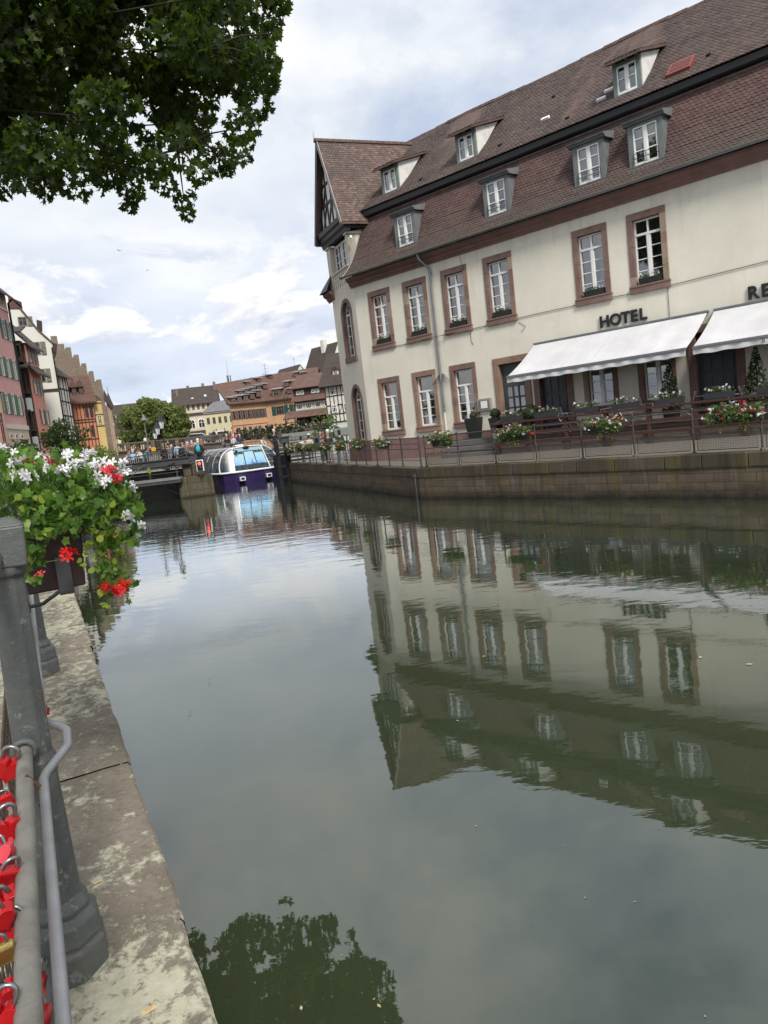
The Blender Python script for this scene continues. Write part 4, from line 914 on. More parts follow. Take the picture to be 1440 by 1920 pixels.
# canal railing of wrought iron with mesh panels
cr_ = empty('canal_railing', 'grey iron canal railing with wire mesh panels along the promenade', 'railing', (QB.x, QB.y, QT))
MESHM = mat('galvanised mesh', (0.13, 0.13, 0.125), .6, .2, 4, 0, metal=.4)
def rail_run(o0, d, n_, ts, z0, z1, L, mesh=True):
    rel = lambda t, h, q=0.0: Vector((o0.x - QB.x, o0.y - QB.y, 0)) + d * t + n_ * (.28 + q) + Vector((0, 0, z0 + (z1 - z0) * t / L + h - QT))
    for i, t in enumerate(ts):
        mb = MB(); c = rel(t, 0); mb.tube([c + Vector((0, 0, .0)), c + Vector((0, 0, 1.36))], .032, 6); mb.lathe([(.075, 0), (.07, .05), (.04, .09)], 8, c); mb.lathe([(.045, .62), (.045, .7)], 8, c); mb.blob(c + Vector((0, 0, 1.38)), .045, 8, 5)
        mb.build('post', IRON, cr_)
    for h, r in ((1.32, .024), (1.06, .018), (.82, .018)):
        MB().tube([rel(ts[0], h), rel(ts[-1], h)], r, 6).build('rail', IRON, cr_)
    if not mesh: MB().tube([rel(ts[0], .3), rel(ts[-1], .3)], .014, 6).build('rail', IRON, cr_); return
    for i in range(len(ts) - 1):
        a, b2 = ts[i] + .12, ts[i + 1] - .12; mb = MB()
        mb.tube([rel(a, .1), rel(b2, .1), rel(b2, .6), rel(a, .6), rel(a, .1)], .014, 5); mb.build('panel_frame', IRON, cr_)
        ms_ = MB(); nx_ = int((b2 - a) / .05)
        for k in range(1, nx_): t_ = a + (b2 - a) * k / nx_; ms_.tube([rel(t_, .1), rel(t_, .6)], .0045, 3, cap=False)
        for k in range(1, 10): ms_.tube([rel(a, .1 + .05 * k), rel(b2, .1 + .05 * k)], .0045, 3, cap=False)
        ms_.build('mesh_panel', MESHM, cr_)
t1 = [(QR - QB).length - (.19 + 2.05 * k) for k in range(-8, 8)][::-1]; t1 = [x for x in t1 if x > .1]
rail_run(QB, _dr, nB, t1, QT, QT, 44)
LW = (QW - QB).length
t2 = [.25, 2.5] + [2.5 + 1.83 * k for k in range(1, 13)]
rail_run(QB, dl, nW, t2, QT, QT + .14, LW, mesh=False)
# hanging flower baskets on the railing
def basket(label, p, ang, L, seed, z):
    o = empty('flower_basket', label, 'flower basket', (p.x, p.y, z), ang, 'flower baskets on the canal railing')
    MB().hexa([(-L * .38, -.1, -.2), (L * .38, -.1, -.2), (L * .38, .1, -.2), (-L * .38, .1, -.2)], [(-L * .44, -.14, .08), (L * .44, -.14, .08), (L * .44, .14, .08), (-L * .44, .14, .08)]).build('trough', BOXP, o)
    rg_ = random.Random(seed); cl = [(rg_.uniform(-L * .5, L * .5), rg_.uniform(-.25, .15), rg_.uniform(-.12, .3), .2, .2, .16) for _ in range(16)]
    foliage('foliage', LEAF_C, o, cl, 1500, .075, T_IVY, seed)
    foliage('trailing_foliage', LEAF_Y, o, [(rg_.uniform(-L * .3, L * .3), -.2, -.28, .12, .1, .2) for _ in range(3)], 700, .06, T_OVAL, seed + 3)
    rw = 0.3 + 0.45 * rg_.random()
    for nm, mt, cnt in (('white_blooms', PETW, int((30 if L < 1.3 else 44) * (1.15 - rw))), ('red_blooms', PETR, int((15 if L < 1.3 else 20) * rw) + 3)):
        mb = MB()
        for _ in range(cnt):
            x = rg_.uniform(-L * .58, L * .58); f = 1 - (abs(x) / (L * .62)) ** 2; flower(mb, (x, rg_.uniform(-.36, .1), rg_.uniform(-.05, .34 * f + .1)), .036, rg_, 0, 5, 4, .045)
        mb.build(nm, mt, o)['kind'] = 'stuff'
    br = MB(); br.tube([(-L * .25, .12, -.2), (-L * .25, .3, -.2), (-L * .25, .3, .25)], .012, 4); br.tube([(L * .25, .12, -.2), (L * .25, .3, -.2), (L * .25, .3, .25)], .012, 4); br.build('bracket', IRON, o); return o
a1 = degrees(atan2(_dr.y, _dr.x)); Lr = (QR - QB).length
for i, (t, l) in enumerate(((Lr - 13.15, 'red and white flower basket in front of the right ground floor window'), (Lr - 9.11, 'white flower basket at the left corner of the timber terrace'), (Lr - 5.23, 'flower basket with a metal can below the terrace windows'), (Lr - .79, 'full white and red flower basket nearest the right edge'))):
    p = QB + _dr * t + nB * .02; basket(l, p, a1, 1.45 if i else 1.2, 100 + i, QT + 1.08)
dW = -dl; a2 = degrees(atan2(dW.y, dW.x))
bl = ['flower basket farthest left beside the lock gate post', 'flower basket before the person in the white cap', 'pale flower basket left of the white haired man', 'flower basket below the white haired man', 'flower basket right of the person in black', 'flower basket in front of the arched door', 'wide red and white flower basket left of the wall corner']
for i, t in enumerate((25.6, 22.4, 19.65, 15.25, 11.62, 8.26, 4.21)):
    p = QB + dl * t + nW * .02; basket(bl[i], p, a2, 1.15 if i < 6 else 1.35, 120 + i, QT + 1.1 + .1 * t / 26)
# mooring pipe at the wall bend
mo = empty('drain_pipe', 'rusty vertical pipe fixed to the canal wall at its bend', 'pipe', (QB.x, QB.y, 0))
g = ground_at(784, 935, 0); MB().tube([(g.x - QB.x - .05, g.y - QB.y - .2, -.5), (g.x - QB.x - .05, g.y - QB.y - .2, 1.05), (g.x - QB.x - .05 + .05, g.y - QB.y, 1.12)], .05, 8).build('pipe', BLACK, mo); MB().lathe([(.085, .98), (.085, 1.08)], 8, (g.x - QB.x - .05, g.y - QB.y - .2, 0)).build('collar', IRON, mo)

# ------------------------------------------------------------ people
def skin_mesh(name, verts, edges, radii, root=0, sub=1):
    me = bpy.data.meshes.new(name); me.from_pydata(verts, edges, [])
    o = bpy.data.objects.new(name, me); COL.objects.link(o)
    md = o.modifiers.new('skin', 'SKIN'); md.use_smooth_shade = True
    for i, sv in enumerate(me.skin_vertices[0].data):
        r = radii[i]; sv.radius = r if isinstance(r, tuple) else (r, r); sv.use_root = (i == root)
    sb = o.modifiers.new('sub', 'SUBSURF'); sb.levels = sub; sb.render_levels = sub
    dg = bpy.context.evaluated_depsgraph_get(); nm = bpy.data.meshes.new_from_object(o.evaluated_get(dg)); nm.name = name
    bpy.data.objects.remove(o); return nm
def person_meshes(pose):
    """facing local -Y; height 1.75; returns body, top, trousers, hair, shoes"""
    lean = {'stand': 0, 'lean': .28, 'walk': .05, 'rail': .16}[pose]; st_ = {'stand': .03, 'lean': .05, 'walk': .2, 'rail': .04}[pose]
    hp = Vector((0, 0, .93)); ch = Vector((0, -lean * .55, 1.30 - lean * .1)); nk = Vector((0, -lean * .8, 1.48 - lean * .16)); hb = nk + Vector((0, -.02 - lean * .15, .07)); ht = hb + Vector((0, -.01 - lean * .2, .17))
    sl_, srr = ch + Vector((.17, 0, .09)), ch + Vector((-.17, 0, .09))
    if pose == 'walk': el, er = sl_ + Vector((.05, .12, -.25)), srr + Vector((-.05, -.08, -.27)); wl_, wr = el + Vector((0, -.05, -.24)), er + Vector((.02, -.16, -.18))
    elif pose in ('lean', 'rail'): el, er = sl_ + Vector((.07, -.08, -.25)), srr + Vector((-.07, -.08, -.25)); wl_, wr = el + Vector((-.05, -.22, -.08)), er + Vector((.05, -.22, -.08))
    else: el, er = sl_ + Vector((.07, .03, -.27)), srr + Vector((-.07, .03, -.27)); wl_, wr = el + Vector((-.01, -.08, -.23)), er + Vector((.06, -.2, -.08))
    fl, fr2 = wl_ + (wl_ - el) * .34, wr + (wr - er) * .34
    hl, hr = hp + Vector((.09, 0, -.03)), hp + Vector((-.09, 0, -.03)); kl, kr = Vector((.1, -st_ * .6 - .02, .5)), Vector((-.1, st_ * .5 - .02, .5)); al, ar = Vector((.1, -st_ + .03, .09)), Vector((-.1, st_ + .05, .09 + st_ * .2)); tl, tr_ = al + Vector((.02, -.17, -.04)), ar + Vector((-.02, -.17, -.05))
    V = [hp, hp + (ch - hp) * .5, ch, nk, hb, ht, sl_, el, wl_, fl, srr, er, wr, fr2, hl, kl, al, tl, hr, kr, ar, tr_]
    E_ = [(0, 1), (1, 2), (2, 3), (3, 4), (4, 5), (2, 6), (6, 7), (7, 8), (8, 9), (2, 10), (10, 11), (11, 12), (12, 13), (0, 14), (14, 15), (15, 16), (16, 17), (0, 18), (18, 19), (19, 20), (20, 21)]
    Rr = [(.13, .1), (.12, .095), (.135, .1), .052, (.075, .085), (.068, .085), .062, .043, .03, (.03, .018), .062, .043, .03, (.03, .018), .08, .055, .038, (.04, .03), .08, .055, .038, (.04, .03)]
    body = skin_mesh('body', V, E_, Rr)
    # nose and ears join the same mesh
    hc = (hb + ht) / 2; b0 = len(body.vertices)
    T = [hp + Vector((0, 0, -.05)), hp + (ch - hp) * .5, ch, ch + (nk - ch) * .6, sl_, el, wl_ + (el - wl_) * .15, srr, er, wr + (er - wr) * .15]
    top = skin_mesh('top', T, [(0, 1), (1, 2), (2, 3), (2, 4), (4, 5), (5, 6), (2, 7), (7, 8), (8, 9)], [(.165, .125), (.15, .12), (.165, .125), .075, .08, .062, .05, .08, .062, .05], 1)
    P_ = [hp + Vector((0, 0, .06)), hl, kl, al + Vector((0, 0, .02)), hr, kr, ar + Vector((0, 0, .02))]
    tro = skin_mesh('trousers', P_, [(0, 1), (1, 2), (2, 3), (0, 4), (4, 5), (5, 6)], [(.145, .115), .1, .073, .06, .1, .073, .06])
    mb = MB(); mb.blob(ht + Vector((0, .03, .012)), (.094, .108, .1), 12, 8, 0, .04, 3); mb.blob(hb + Vector((0, .055, .07)), (.085, .06, .1), 10, 7, 0, .05, 4)
    hair = mb.build('hair', WHITE); hm = hair.data; bpy.data.objects.remove(hair)
    mb = MB()
    for a, t2_ in ((al, tl), (ar, tr_)): mb.blob((a + t2_) / 2 + Vector((0, .02, -.015)), (.052, .145, .05), 10, 6)
    sh = mb.build('shoes', WHITE); sm2 = sh.data; bpy.data.objects.remove(sh)
    mb = MB(); mb.blob(hc + Vector((0, -.092, .0)), (.014, .022, .024), 6, 5); mb.blob(hc + Vector((.08, .005, -.005)), (.012, .022, .032), 6, 5); mb.blob(hc + Vector((-.08, .005, -.005)), (.012, .022, .032), 6, 5)
    fc = mb.build('face', WHITE); fm = fc.data; bpy.data.objects.remove(fc)
    mb = MB(); mb.blob(ch + Vector((0, .17, -.12)), (.15, .1, .23), 12, 8); bp = mb.build('backpack', WHITE); bpm = bp.data; bpy.data.objects.remove(bp)
    # merge face details into the body mesh
    import bmesh as _bm
    bm = _bm.new(); bm.from_mesh(body); bm.from_mesh(fm); bm.to_mesh(body); bm.free()
    return dict(body=body, top=top, trousers=tro, hair=hm, shoes=sm2, backpack=bpm)
PM = {k: person_meshes(k) for k in ('stand', 'lean', 'walk', 'rail')}
_cm = {}
def cloth(c, rough=.85):
    k = tuple(c)
    if k not in _cm: _cm[k] = mat('cloth %d' % len(_cm), c, rough, .2, 8, .15)
    return _cm[k]
SKIN = mat('skin', (0.50, 0.29, 0.21), .6, .1, 8, .05)
for d_ in PM.values():
    for k, me in d_.items(): me.materials.clear(); me.materials.append(SKIN)
def person(label, loc, deg, pose, top, trousers, hair, h=2.0, group=None, pack=None, hat=None, shoes=(.05, .045, .04)):
    o = empty('person', label, 'person', loc, deg, group); o.scale = (h / 1.75,) * 3
    for k, c in (('body', None), ('top', top), ('trousers', trousers), ('hair', hair), ('shoes', shoes), ('backpack', pack)):
        if k == 'backpack' and pack is None: continue
        q = bpy.data.objects.new(k, PM[pose][k]); COL.objects.link(q); q.parent = o
        if c is not None: q.material_slots[0].link = 'OBJECT'; q.material_slots[0].material = cloth(c)
    if hat is not None:
        me = PM[pose]['hair']; zt = max(v.co.z for v in me.vertices); c = sum((v.co for v in me.vertices), Vector()) / len(me.vertices)
        MB().blob((c.x, c.y - .02, zt - .05), (.108, .125, .075), 10, 6).build('cap', cloth(hat), o)
    return o
def onprom(px, py, t):   # a spot behind the railing of the left run
    return QB + dl * t
def prom(px, back, z):   # ground spot on the promenade seen at photo column px, `back` metres behind the railing line
    d = ray(px, 835); d0 = Vector((d.x, d.y, 0)); p0 = QB + nW * (.28 + back); k = (p0 - Vector((0, 0, 0))).dot(nW) / d0.dot(nW); q = d0 * k; return Vector((q.x, q.y, z))
FP = [(566, .8, 'person in a white top with dark hair left of the white cap', 160, 'stand', (.62, .6, .6), (.05, .05, .06), (.02, .015, .012), None, None, 1.9),
      (581, .9, 'person wearing a white cap and a cream jacket', 170, 'stand', (.5, .47, .4), (.06, .06, .07), (.05, .03, .02), (.8, .8, .8), None, 2.0),
      (603, 1.2, 'person in dark clothes behind the red haired woman', 150, 'stand', (.03, .03, .04), (.03, .03, .035), (.3, .28, .27), None, None, 2.05),
      (606, .25, 'person with red hair in a blue jacket leaning over the railing', 10, 'lean', (.035, .07, .15), (.07, .09, .13), (.22, .07, .025), None, None, 2.0),
      (617, .5, 'white haired man in a dark jacket and grey trousers at the railing', 20, 'stand', (.03, .032, .042), (.2, .18, .15), (.72, .7, .66), None, None, 2.12),
      (639, 1.0, 'person in black with grey trousers standing before the bay', 200, 'walk', (.02, .02, .022), (.1, .11, .13), (.015, .012, .01), None, None, 2.0)]
for px, bk, lb, dg_, ps, tp, tz, hr_, hat, pk, h in FP:
    p = prom(px, bk, QT + .09); person(lb, p, dg_, ps, tp, tz, hr_, h, None, pk, hat)
# ------------------------------------------------------------ near bank: coping, railing, locks, planter
NO = (-1.045, 1.885); NZ = 1.88; KS = 0.046
NF = Frame((NO[0], NO[1], 0), 25.5)
def gz(y): return KS * min(y, 9.0)
def nM(x=0, y=0, z=0, lean=0.0): return Matrix.Translation(Vector((x, y, z + gz(y)))) @ Matrix.Rotation(lean, 4, 'Y')
# lichen-covered sandstone
m, t, b = shell('lichen sandstone'); v = ocoord(t)
n0 = noise(t, v, 2.0, 8, 0.68); c = ramp(t, n0, [(0.3, (0.13, 0.11, 0.087)), (0.55, (0.205, 0.178, 0.142)), (0.75, (0.28, 0.25, 0.205))])
n1_ = noise(t, v, 38, 5, 0.7); c = mixc(t, ramp(t, n1_, [(0.5, 0.0), (0.72, 0.5)]), c, (0.06, 0.048, 0.04))
sp = N('ShaderNodeSeparateXYZ', t); t.links.new(v, sp.inputs[0])
big_ = noise(t, v, 1.3, 3, 0.5, 0.3); fin = noise(t, v, 15.0, 12, 0.8, 0.2)
reg = ramp(t, mth(t, 'MULTIPLY_ADD', sp.outputs[1], 0.25, 0.5), [(0.30, 1.0), (0.58, 0.86), (0.66, 0.1), (0.80, 0.25), (0.92, 0.62), (1.0, 0.7)])
thr = mth(t, 'ADD', mth(t, 'MULTIPLY', fin, 1.0), mth(t, 'ADD', mth(t, 'MULTIPLY', big_, 0.55), mth(t, 'MULTIPLY', reg, 0.13)))
lm = ramp(t, thr, [(0.83, 0.0), (0.92, 1.0)])
lc = mixc(t, noise(t, v, 30, 4, 0.7), (0.30, 0.29, 0.20), (0.56, 0.54, 0.42))
c = mixc(t, mth(t, 'MULTIPLY', lm, 0.9), c, lc)
moss_ = noise(t, v, 3.5, 5, 0.6); c = mixc(t, ramp(t, moss_, [(0.58, 0.0), (0.72, 0.5)]), c, (0.09, 0.085, 0.03))
t.links.new(c, b.inputs['Base Color']); b.inputs['Roughness'].default_value = 0.9; b.inputs['Specular IOR Level'].default_value = 0.2
bump(t, b, mth(t, 'ADD', mth(t, 'MULTIPLY', n0, 0.6), mth(t, 'ADD', mth(t, 'MULTIPLY', n1_, 0.5), mth(t, 'MULTIPLY', lm, 0.25))), 0.75, 0.012)
LICHEN = m
nq = empty('quay_wall', 'weathered lichen covered sandstone quay wall at the lower left', 'wall', (NO[0], NO[1], NZ), 25.5)
js = [-2.4, -1.75, -1.15, -.56, .016, .624, 1.184, 1.812, 2.45, 3.16, 3.8, 4.5, 5.2, 6.0, 6.8, 7.7, 8.6, 9.5, 11, 12.5, 14, 16, 18, 20, 23, 26, 29, 32, 36, 40, 44]
rb = random.Random(9)
mbq = MB()
for k in range(len(js) - 1):
    y0, y1 = js[k] + .001, js[k + 1] - .001; fine_ = k < 14; nyy = 14 if fine_ else 3; nxx = 12 if fine_ else 3; dz = rb.uniform(-.004, .004); ex = .35 + rb.uniform(-.006, .006)
    xs_ = [-.9 + (ex + .9) * (i / nxx) for i in range(nxx)] + [ex - .012, ex]
    base = len(mbq.v)
    for j in range(nyy + 1):
        y = y0 + (y1 - y0) * j / nyy; e = min(j, nyy - j) / nyy
        for i, x in enumerate(xs_):
            drop = .014 if i == len(xs_) - 1 else 0; q = mnoise.noise(Vector((x * 7, y * 7, k * .37)))
            wob = .008 * mnoise.noise(Vector((0.3, y * 9, 2.0))) + (.012 * max(0, mnoise.noise(Vector((0.9, y * 3.1, 5.0)))) * -1) if i >= len(xs_) - 2 else 0
            mbq.v.append((x + wob, y, gz(y) + dz - drop + .004 * q - (.004 if e < .03 else 0)))
        mbq.v.append((xs_[-1] - .003, y, gz(y) - .3))
    w_ = len(xs_) + 1
    for j in range(nyy):
        for i in range(w_ - 1): mbq.f.append((base + j * w_ + i, base + j * w_ + i + 1, base + (j + 1) * w_ + i + 1, base + (j + 1) * w_ + i)); mbq.m.append(0); mbq.sm.append(i < w_ - 3)
mbq.build('coping', LICHEN, nq)
MB().prismx([(-3, -2.5), (46, -2.5), (46, gz(46) - .25), (9, gz(9) - .25), (-3, gz(-3) - .25)], .2, .33).build('wall_face', WALLQ, nq)
struct(MB().poly([NF.W(-.88, -3, NZ - .16), NF.W(-.88, 9, NZ + gz(9) - .02), NF.W(-14, 9, NZ + gz(9) - .02), NF.W(-14, -3, NZ - .16)]).build('near_path', GRAVEL))
lb = [NF.W(-.88, 9, 0), NF.W(.2, 46, 0), Vector((-26, 76, 0)), Vector((-120, 76, 0)), NF.W(-90, 9, 0)]
struct(MB().poly([(p.x, p.y, NZ + gz(9) - .03) for p in lb]).build('left_bank', GRASSM))
# grit and a dry leaf on the coping
gl = MB(); rg = random.Random(4)
for _ in range(160):
    y = rg.uniform(.25, .6) if rg.random() < .6 else rg.uniform(-.5, 3.3); x = rg.uniform(.06, .16) if y < .62 and y > .2 else rg.uniform(-.0, .3); s = rg.uniform(.002, .006)
    gl.blob((x, y, gz(y) + s * .5), (s, s * 1.4, s * .6), 5, 4)
struct(gl.build('stone_grit', mat('grit', (0.12, 0.085, 0.05), .9, .4, 20, 0)), 'stuff')
for x, y, s, lb_ in ((.2, -.30, .02, 'pale dry leaf on the lichen at the bottom of the coping'), (.135, .335, .014, 'small cream leaf beside the railing post foot')):
    o = empty('dry_leaf', lb_, 'leaf', NF.W(x, y, NZ + gz(y) + .004), 40); MB().add([(-s, -s * .3, 0), (0, -s * .5, s * .2), (s, -s * .2, .0), (s * .8, s * .5, s * .15), (0, s * .45, .002), (-s * .8, s * .4, s * .2)], [(0, 1, 2, 3, 4, 5)]).build('blade', mat('dry leaf', (.62, .45, .22), .8, .3, 30, 0), o)
m, t, b = shell('chipped grey railing paint'); v = ocoord(t); POSTM = m
c = ramp(t, noise(t, v, 5, 7, .65), [(.3, (.055, .06, .057)), (.7, (.10, .106, .10))])
c = mixc(t, ramp(t, noise(t, v, 26, 6, .7), [(.60, 0), (.63, .9)]), c, (.17, .175, .165))
c = mixc(t, ramp(t, noise(t, v, 11, 8, .72), [(.625, 0), (.65, .95)]), c, (.13, .055, .03))
t.links.new(c, b.inputs['Base Color']); b.inputs['Roughness'].default_value = .45; b.inputs['Specular IOR Level'].default_value = .45
bump(t, b, mth(t, 'ADD', noise(t, v, 60, 4, .65), mth(t, 'MULTIPLY', noise(t, v, 11, 8, .72), 2.5)), .35, .006)
PIPEM = mat('worn grey pipe paint', (0.21, 0.205, 0.18), 0.5, 0.3, 9, 0.2, dark=(0.12, 0.11, 0.09)); PIPEG = mat('galvanised pipe', (0.27, 0.275, 0.285), 0.45, 0.18, 12, 0.1, metal=.25)
nr = empty('quay_railing', 'grey cast iron quay railing with octagonal posts and pipes at the left edge', 'railing', (NO[0], NO[1], NZ), 25.5)
def npost(y, x0=.02):
    pf = [(.118, -.01), (.118, .075), (.108, .088), (.112, .10), (.106, .15), (.085, .165), (.088, .18), (.070, .21), (.055, .56), (.059, .575), (.060, .60), (.050, .62), (.045, 1.08), (.045, 1.10), (.056, 1.11), (.058, 1.13)]
    mb = MB(); mb.lathe(pf, 8, (0, 0, 0), 0, False, .5); hw = .055; z0, z1 = 1.13, 1.235
    mb.hexa([(-hw, -hw, z0), (hw, -hw, z0), (hw, hw, z0), (-hw, hw, z0)], [(-hw - .004, -hw - .004, z1), (hw + .004, -hw - .004, z1), (hw + .004, hw + .004, z1), (-hw - .004, hw + .004, z1)])
    mb.hexa([(-hw - .004, -hw - .004, z1), (hw + .004, -hw - .004, z1), (hw + .004, hw + .004, z1), (-hw - .004, hw + .004, z1)], [(-hw * .6, -hw * .6, z1 + .022), (hw * .6, -hw * .6, z1 + .022), (hw * .6, hw * .6, z1 + .022), (-hw * .6, hw * .6, z1 + .022)])
    mb.build('post', POSTM, nr, nM(x0, y, 0, radians(1.2)), bevel=.005)
    for h, r in ((.655, .0255),):
        c_ = []
        for k in range(13): a = 2 * pi * k / 12; c_.append((.016 + r * cos(a), y - .075, h + r * sin(a)))
        MB().tube(c_, .009, 6).build('collar', POSTM, nr, Matrix.Translation(Vector((0, 0, gz(y)))))
for y in (-2.75, 0.0, 2.78, 5.56): npost(y)
def nline(x, h, y0, y1, r, mt, name='rail', n=2): return MB().tube([(x, y0 + (y1 - y0) * k / n, h + gz(y0 + (y1 - y0) * k / n)) for k in range(n + 1)], r, 12).build(name, mt, nr)
nline(.016, .655, -2.7, -.04, .0195, PIPEM); nline(.016, .655, .04, 5.5, .0195, PIPEM)
nline(.02, 1.165, -2.7, 5.5, .024, POSTM); nline(-.01, .09, -2.7, 5.5, .015, POSTM)
for s, e in ((-2.75, 0), (0, 2.78), (2.78, 5.56)):
    MB().tube([(x, e + y, h + gz(e + y)) for x, y, h in ((.062, s - e + .3, .60), (.054, -.22, .632), (.06, -.19, .632), (.104, -.09, .635), (.118, -.06, .635), (.122, .05, .635), (.112, .09, .633), (.07, .2, .62))], .0115, 10).build('bypass_pipe', PIPEG, nr)
for y in (-.27, -1.4): MB().tube([(.02, y, .655 + .02 + gz(y)), (.045, y, .64 + gz(y)), (.05, y + .005, .60 + gz(y)), (.038, y + .01, .59 + gz(y))], .006, 6).build('clip', mat('rusty steel', (.13, .085, .05), .6, .4, 20, .3, metal=.4), nr)
wmesh = mat('rusty wire', (.10, .075, .055), .6, .4, 20, .2, metal=.4)
for s, e in ((-2.7, -.08), (.08, 2.7)):
    mb = MB()
    for k in range(int((e - s) / .05) + 1): y = s + .05 * k; mb.tube([(-.045, y, .1 + gz(y)), (-.045, y, .62 + gz(y))], .0028, 4, cap=False)
    for k in range(11): mb.tube([(-.045, s, .1 + .052 * k + gz(s)), (-.045, e, .1 + .052 * k + gz(e))], .0028, 4, cap=False)
    mb.build('mesh_panel', wmesh, nr)
    MB().tube([(-.045, s, .62 + gz(s)), (-.045, e, .62 + gz(e))], .004, 6).build('mesh_rail', wmesh, nr)
# love locks
LRED = mat('red anodised lock', (0.46, 0.008, 0.012), 0.28, 0.2, 14, 0.08, metal=.15); LBR = mat('brass', (0.55, 0.42, 0.14), 0.3, 0.2, 12, 0.05, metal=.9); LST = mat('chrome shackle', (0.3, 0.3, 0.31), 0.35, 0.1, 12, 0, metal=1.0); LPK = mat('pink lock paint', (0.62, 0.06, 0.08), .4, .15, 12, .05)
def heart(s):
    pts = []
    for k in range(22):
        a = 2 * pi * k / 22; pts.append((s * .062 * 16 * sin(a) ** 3 / 2, s * .062 * (13 * cos(a) - 5 * cos(2 * a) - 2 * cos(3 * a) - cos(4 * a)) / 2))
    return pts[::-1]
def lock(label, x, y, z, s, kind, rz, ry, rx=0.0):
    o = empty('love_lock', label, 'padlock', NF.W(x, y, z), 0, 'padlocks hung on the railing mesh'); o.rotation_euler = (rx, ry, radians(25.5) + rz)
    d = s * .22
    if kind == 'square': MB().box(-s * .42, s * .42, -d, d, -s * .5, s * .45).build('body', LRED, o, bevel=.004)
    elif kind == 'brass': MB().box(-s * .5, s * .5, -d, d, -s * .45, s * .4).build('body', LBR, o, bevel=.006)
    else: MB().prism(heart(s), -d, d).build('body', LPK if kind == 'pink' else LRED, o, bevel=.006)
    r = s * .26; MB().tube([(-r, 0, s * .3), (-r, 0, s * .62)] + [(-r * cos(pi * k / 8), 0, s * .62 + r * sin(pi * k / 8)) for k in range(1, 8)] + [(r, 0, s * .62), (r, 0, s * .3)], s * .07, 8).build('shackle', LST, o)
LK = [(17, 1440, 42, 'heart', 'upper'), (30, 1503, 0, '', ''), (12, 1500, 22, 'square', ''), (12, 1556, 44, 'heart', ''), (16, 1580, 20, 'pink', ''), (14, 1622, 44, 'heart', ''), (4, 1600, 30, 'pink', ''), (8, 1650, 40, 'square', ''), (22, 1668, 22, 'pink', ''), (12, 1694, 48, 'heart', ''), (2, 1720, 40, 'heart', ''), (10, 1744, 44, 'heart', ''), (4, 1788, 34, 'brass', ''), (12, 1868, 46, 'heart', ''), (0, 1905, 46, 'heart', '')]
ords = ['topmost', 'second', 'third', 'fourth', 'fifth', 'sixth', 'seventh', 'eighth', 'ninth', 'tenth', 'eleventh', 'twelfth', 'thirteenth', 'fourteenth']
rg = random.Random(21); i = 0
kn = {'heart': 'red heart padlock', 'pink': 'small pinkish heart padlock', 'square': 'red square padlock', 'brass': 'brass padlock'}
for px, py, sp_, kd, _ in LK:
    if not sp_: continue
    y, z = NF.Lx(px, py, -.02); dist = (NF.W(-.02, y, z) - EYE).length; s = sp_ * dist / FPX * 1.1
    lock('%s left of the thick pipe, %s from the top there' % (kn[kd], ords[i]), -.02, y, z, s, kd, rg.uniform(-.4, .5), rg.uniform(-.5, .7), rg.uniform(-.2, .5)); i += 1
i = 0
for px, py, sp_, kd in ((66, 1601, 12, 'pink'), (76, 1702, 34, 'heart'), (76, 1776, 26, 'heart'), (82, 1845, 36, 'heart'), (80, 1906, 30, 'heart'), (84, 1925, 26, 'heart'), (88, 1334, 12, 'heart')):
    xx = .0 if py > 1400 else .05
    y, z = NF.Lx(px, py, xx - .03 if py > 1400 else .05); dist = (NF.W(0, y, z) - EYE).length; s = sp_ * dist / FPX * 1.1
    lab = '%s between the two pipes, %s from the top there' % (kn[kd], ords[i]) if py > 1400 else 'tiny red padlock beside the upper bend of the bypass pipe'
    lock(lab, xx - .03 if py > 1400 else .05, y, z, s, kd, 1.2, rg.uniform(-.3, .5)); i += 1
# planter with ivy geraniums, hung outside the railing
pl_ = empty('railing_planter', 'dark brown flower trough bracketed to the near railing', 'planter', NF.W(.165, 1.0, 2.84), 25.5)
DBR = mat('dark brown trough', (0.028, 0.011, 0.009), 0.45, 0.2, 5, 0.05)
mb = MB(); mb.hexa([(-.09, -.46, 0), (.09, -.46, 0), (.09, .5, 0), (-.09, .5, 0)], [(-.105, -.47, .2), (.105, -.47, .2), (.105, .51, .2), (-.105, .51, .2)]); mb.box(-.115, .115, -.48, .52, .18, .205)
mb.build('trough', DBR, pl_, bevel=.006)
ib = MB(); ib.box(.005, .05, -.505, -.485, -.005, .115); ib.box(.005, .05, -.5, .52, -.014, -.004); ib.build('bracket', mat('black bracket', (.03, .031, .033), .5, .2, 5, .05), pl_)
MB().tube([(.01, -.48, 0), (-.05, -.47, -.035), (-.1, -.46, -.04)], .007, 6).build('water_hose', BLACK, pl_); MB().lathe([(.015, 0), (.015, .035)], 10, (-.105, -.46, -.058)).build('hose_coupling', BLACK, pl_)
gp = empty('geranium_plant', 'ivy geranium with white and red blooms trailing over the brown trough', 'plant', NF.W(.165, 1.0, 3.04), 25.5)
def gpt(px, py, y):
    x, z = NF.L(px, py, y); return (x - .165, y - 1.0, z - 3.04)
rg = random.Random(31)
def px_clumps(lst, ydef=.5):
    out = []
    for px, py, r, y in lst:
        c_ = gpt(px, py, y); R = r * (NF.W(.1, y, 3) - EYE).length / FPX; out.append((c_[0], c_[1], c_[2], R, R * 1.1, R))
    return out
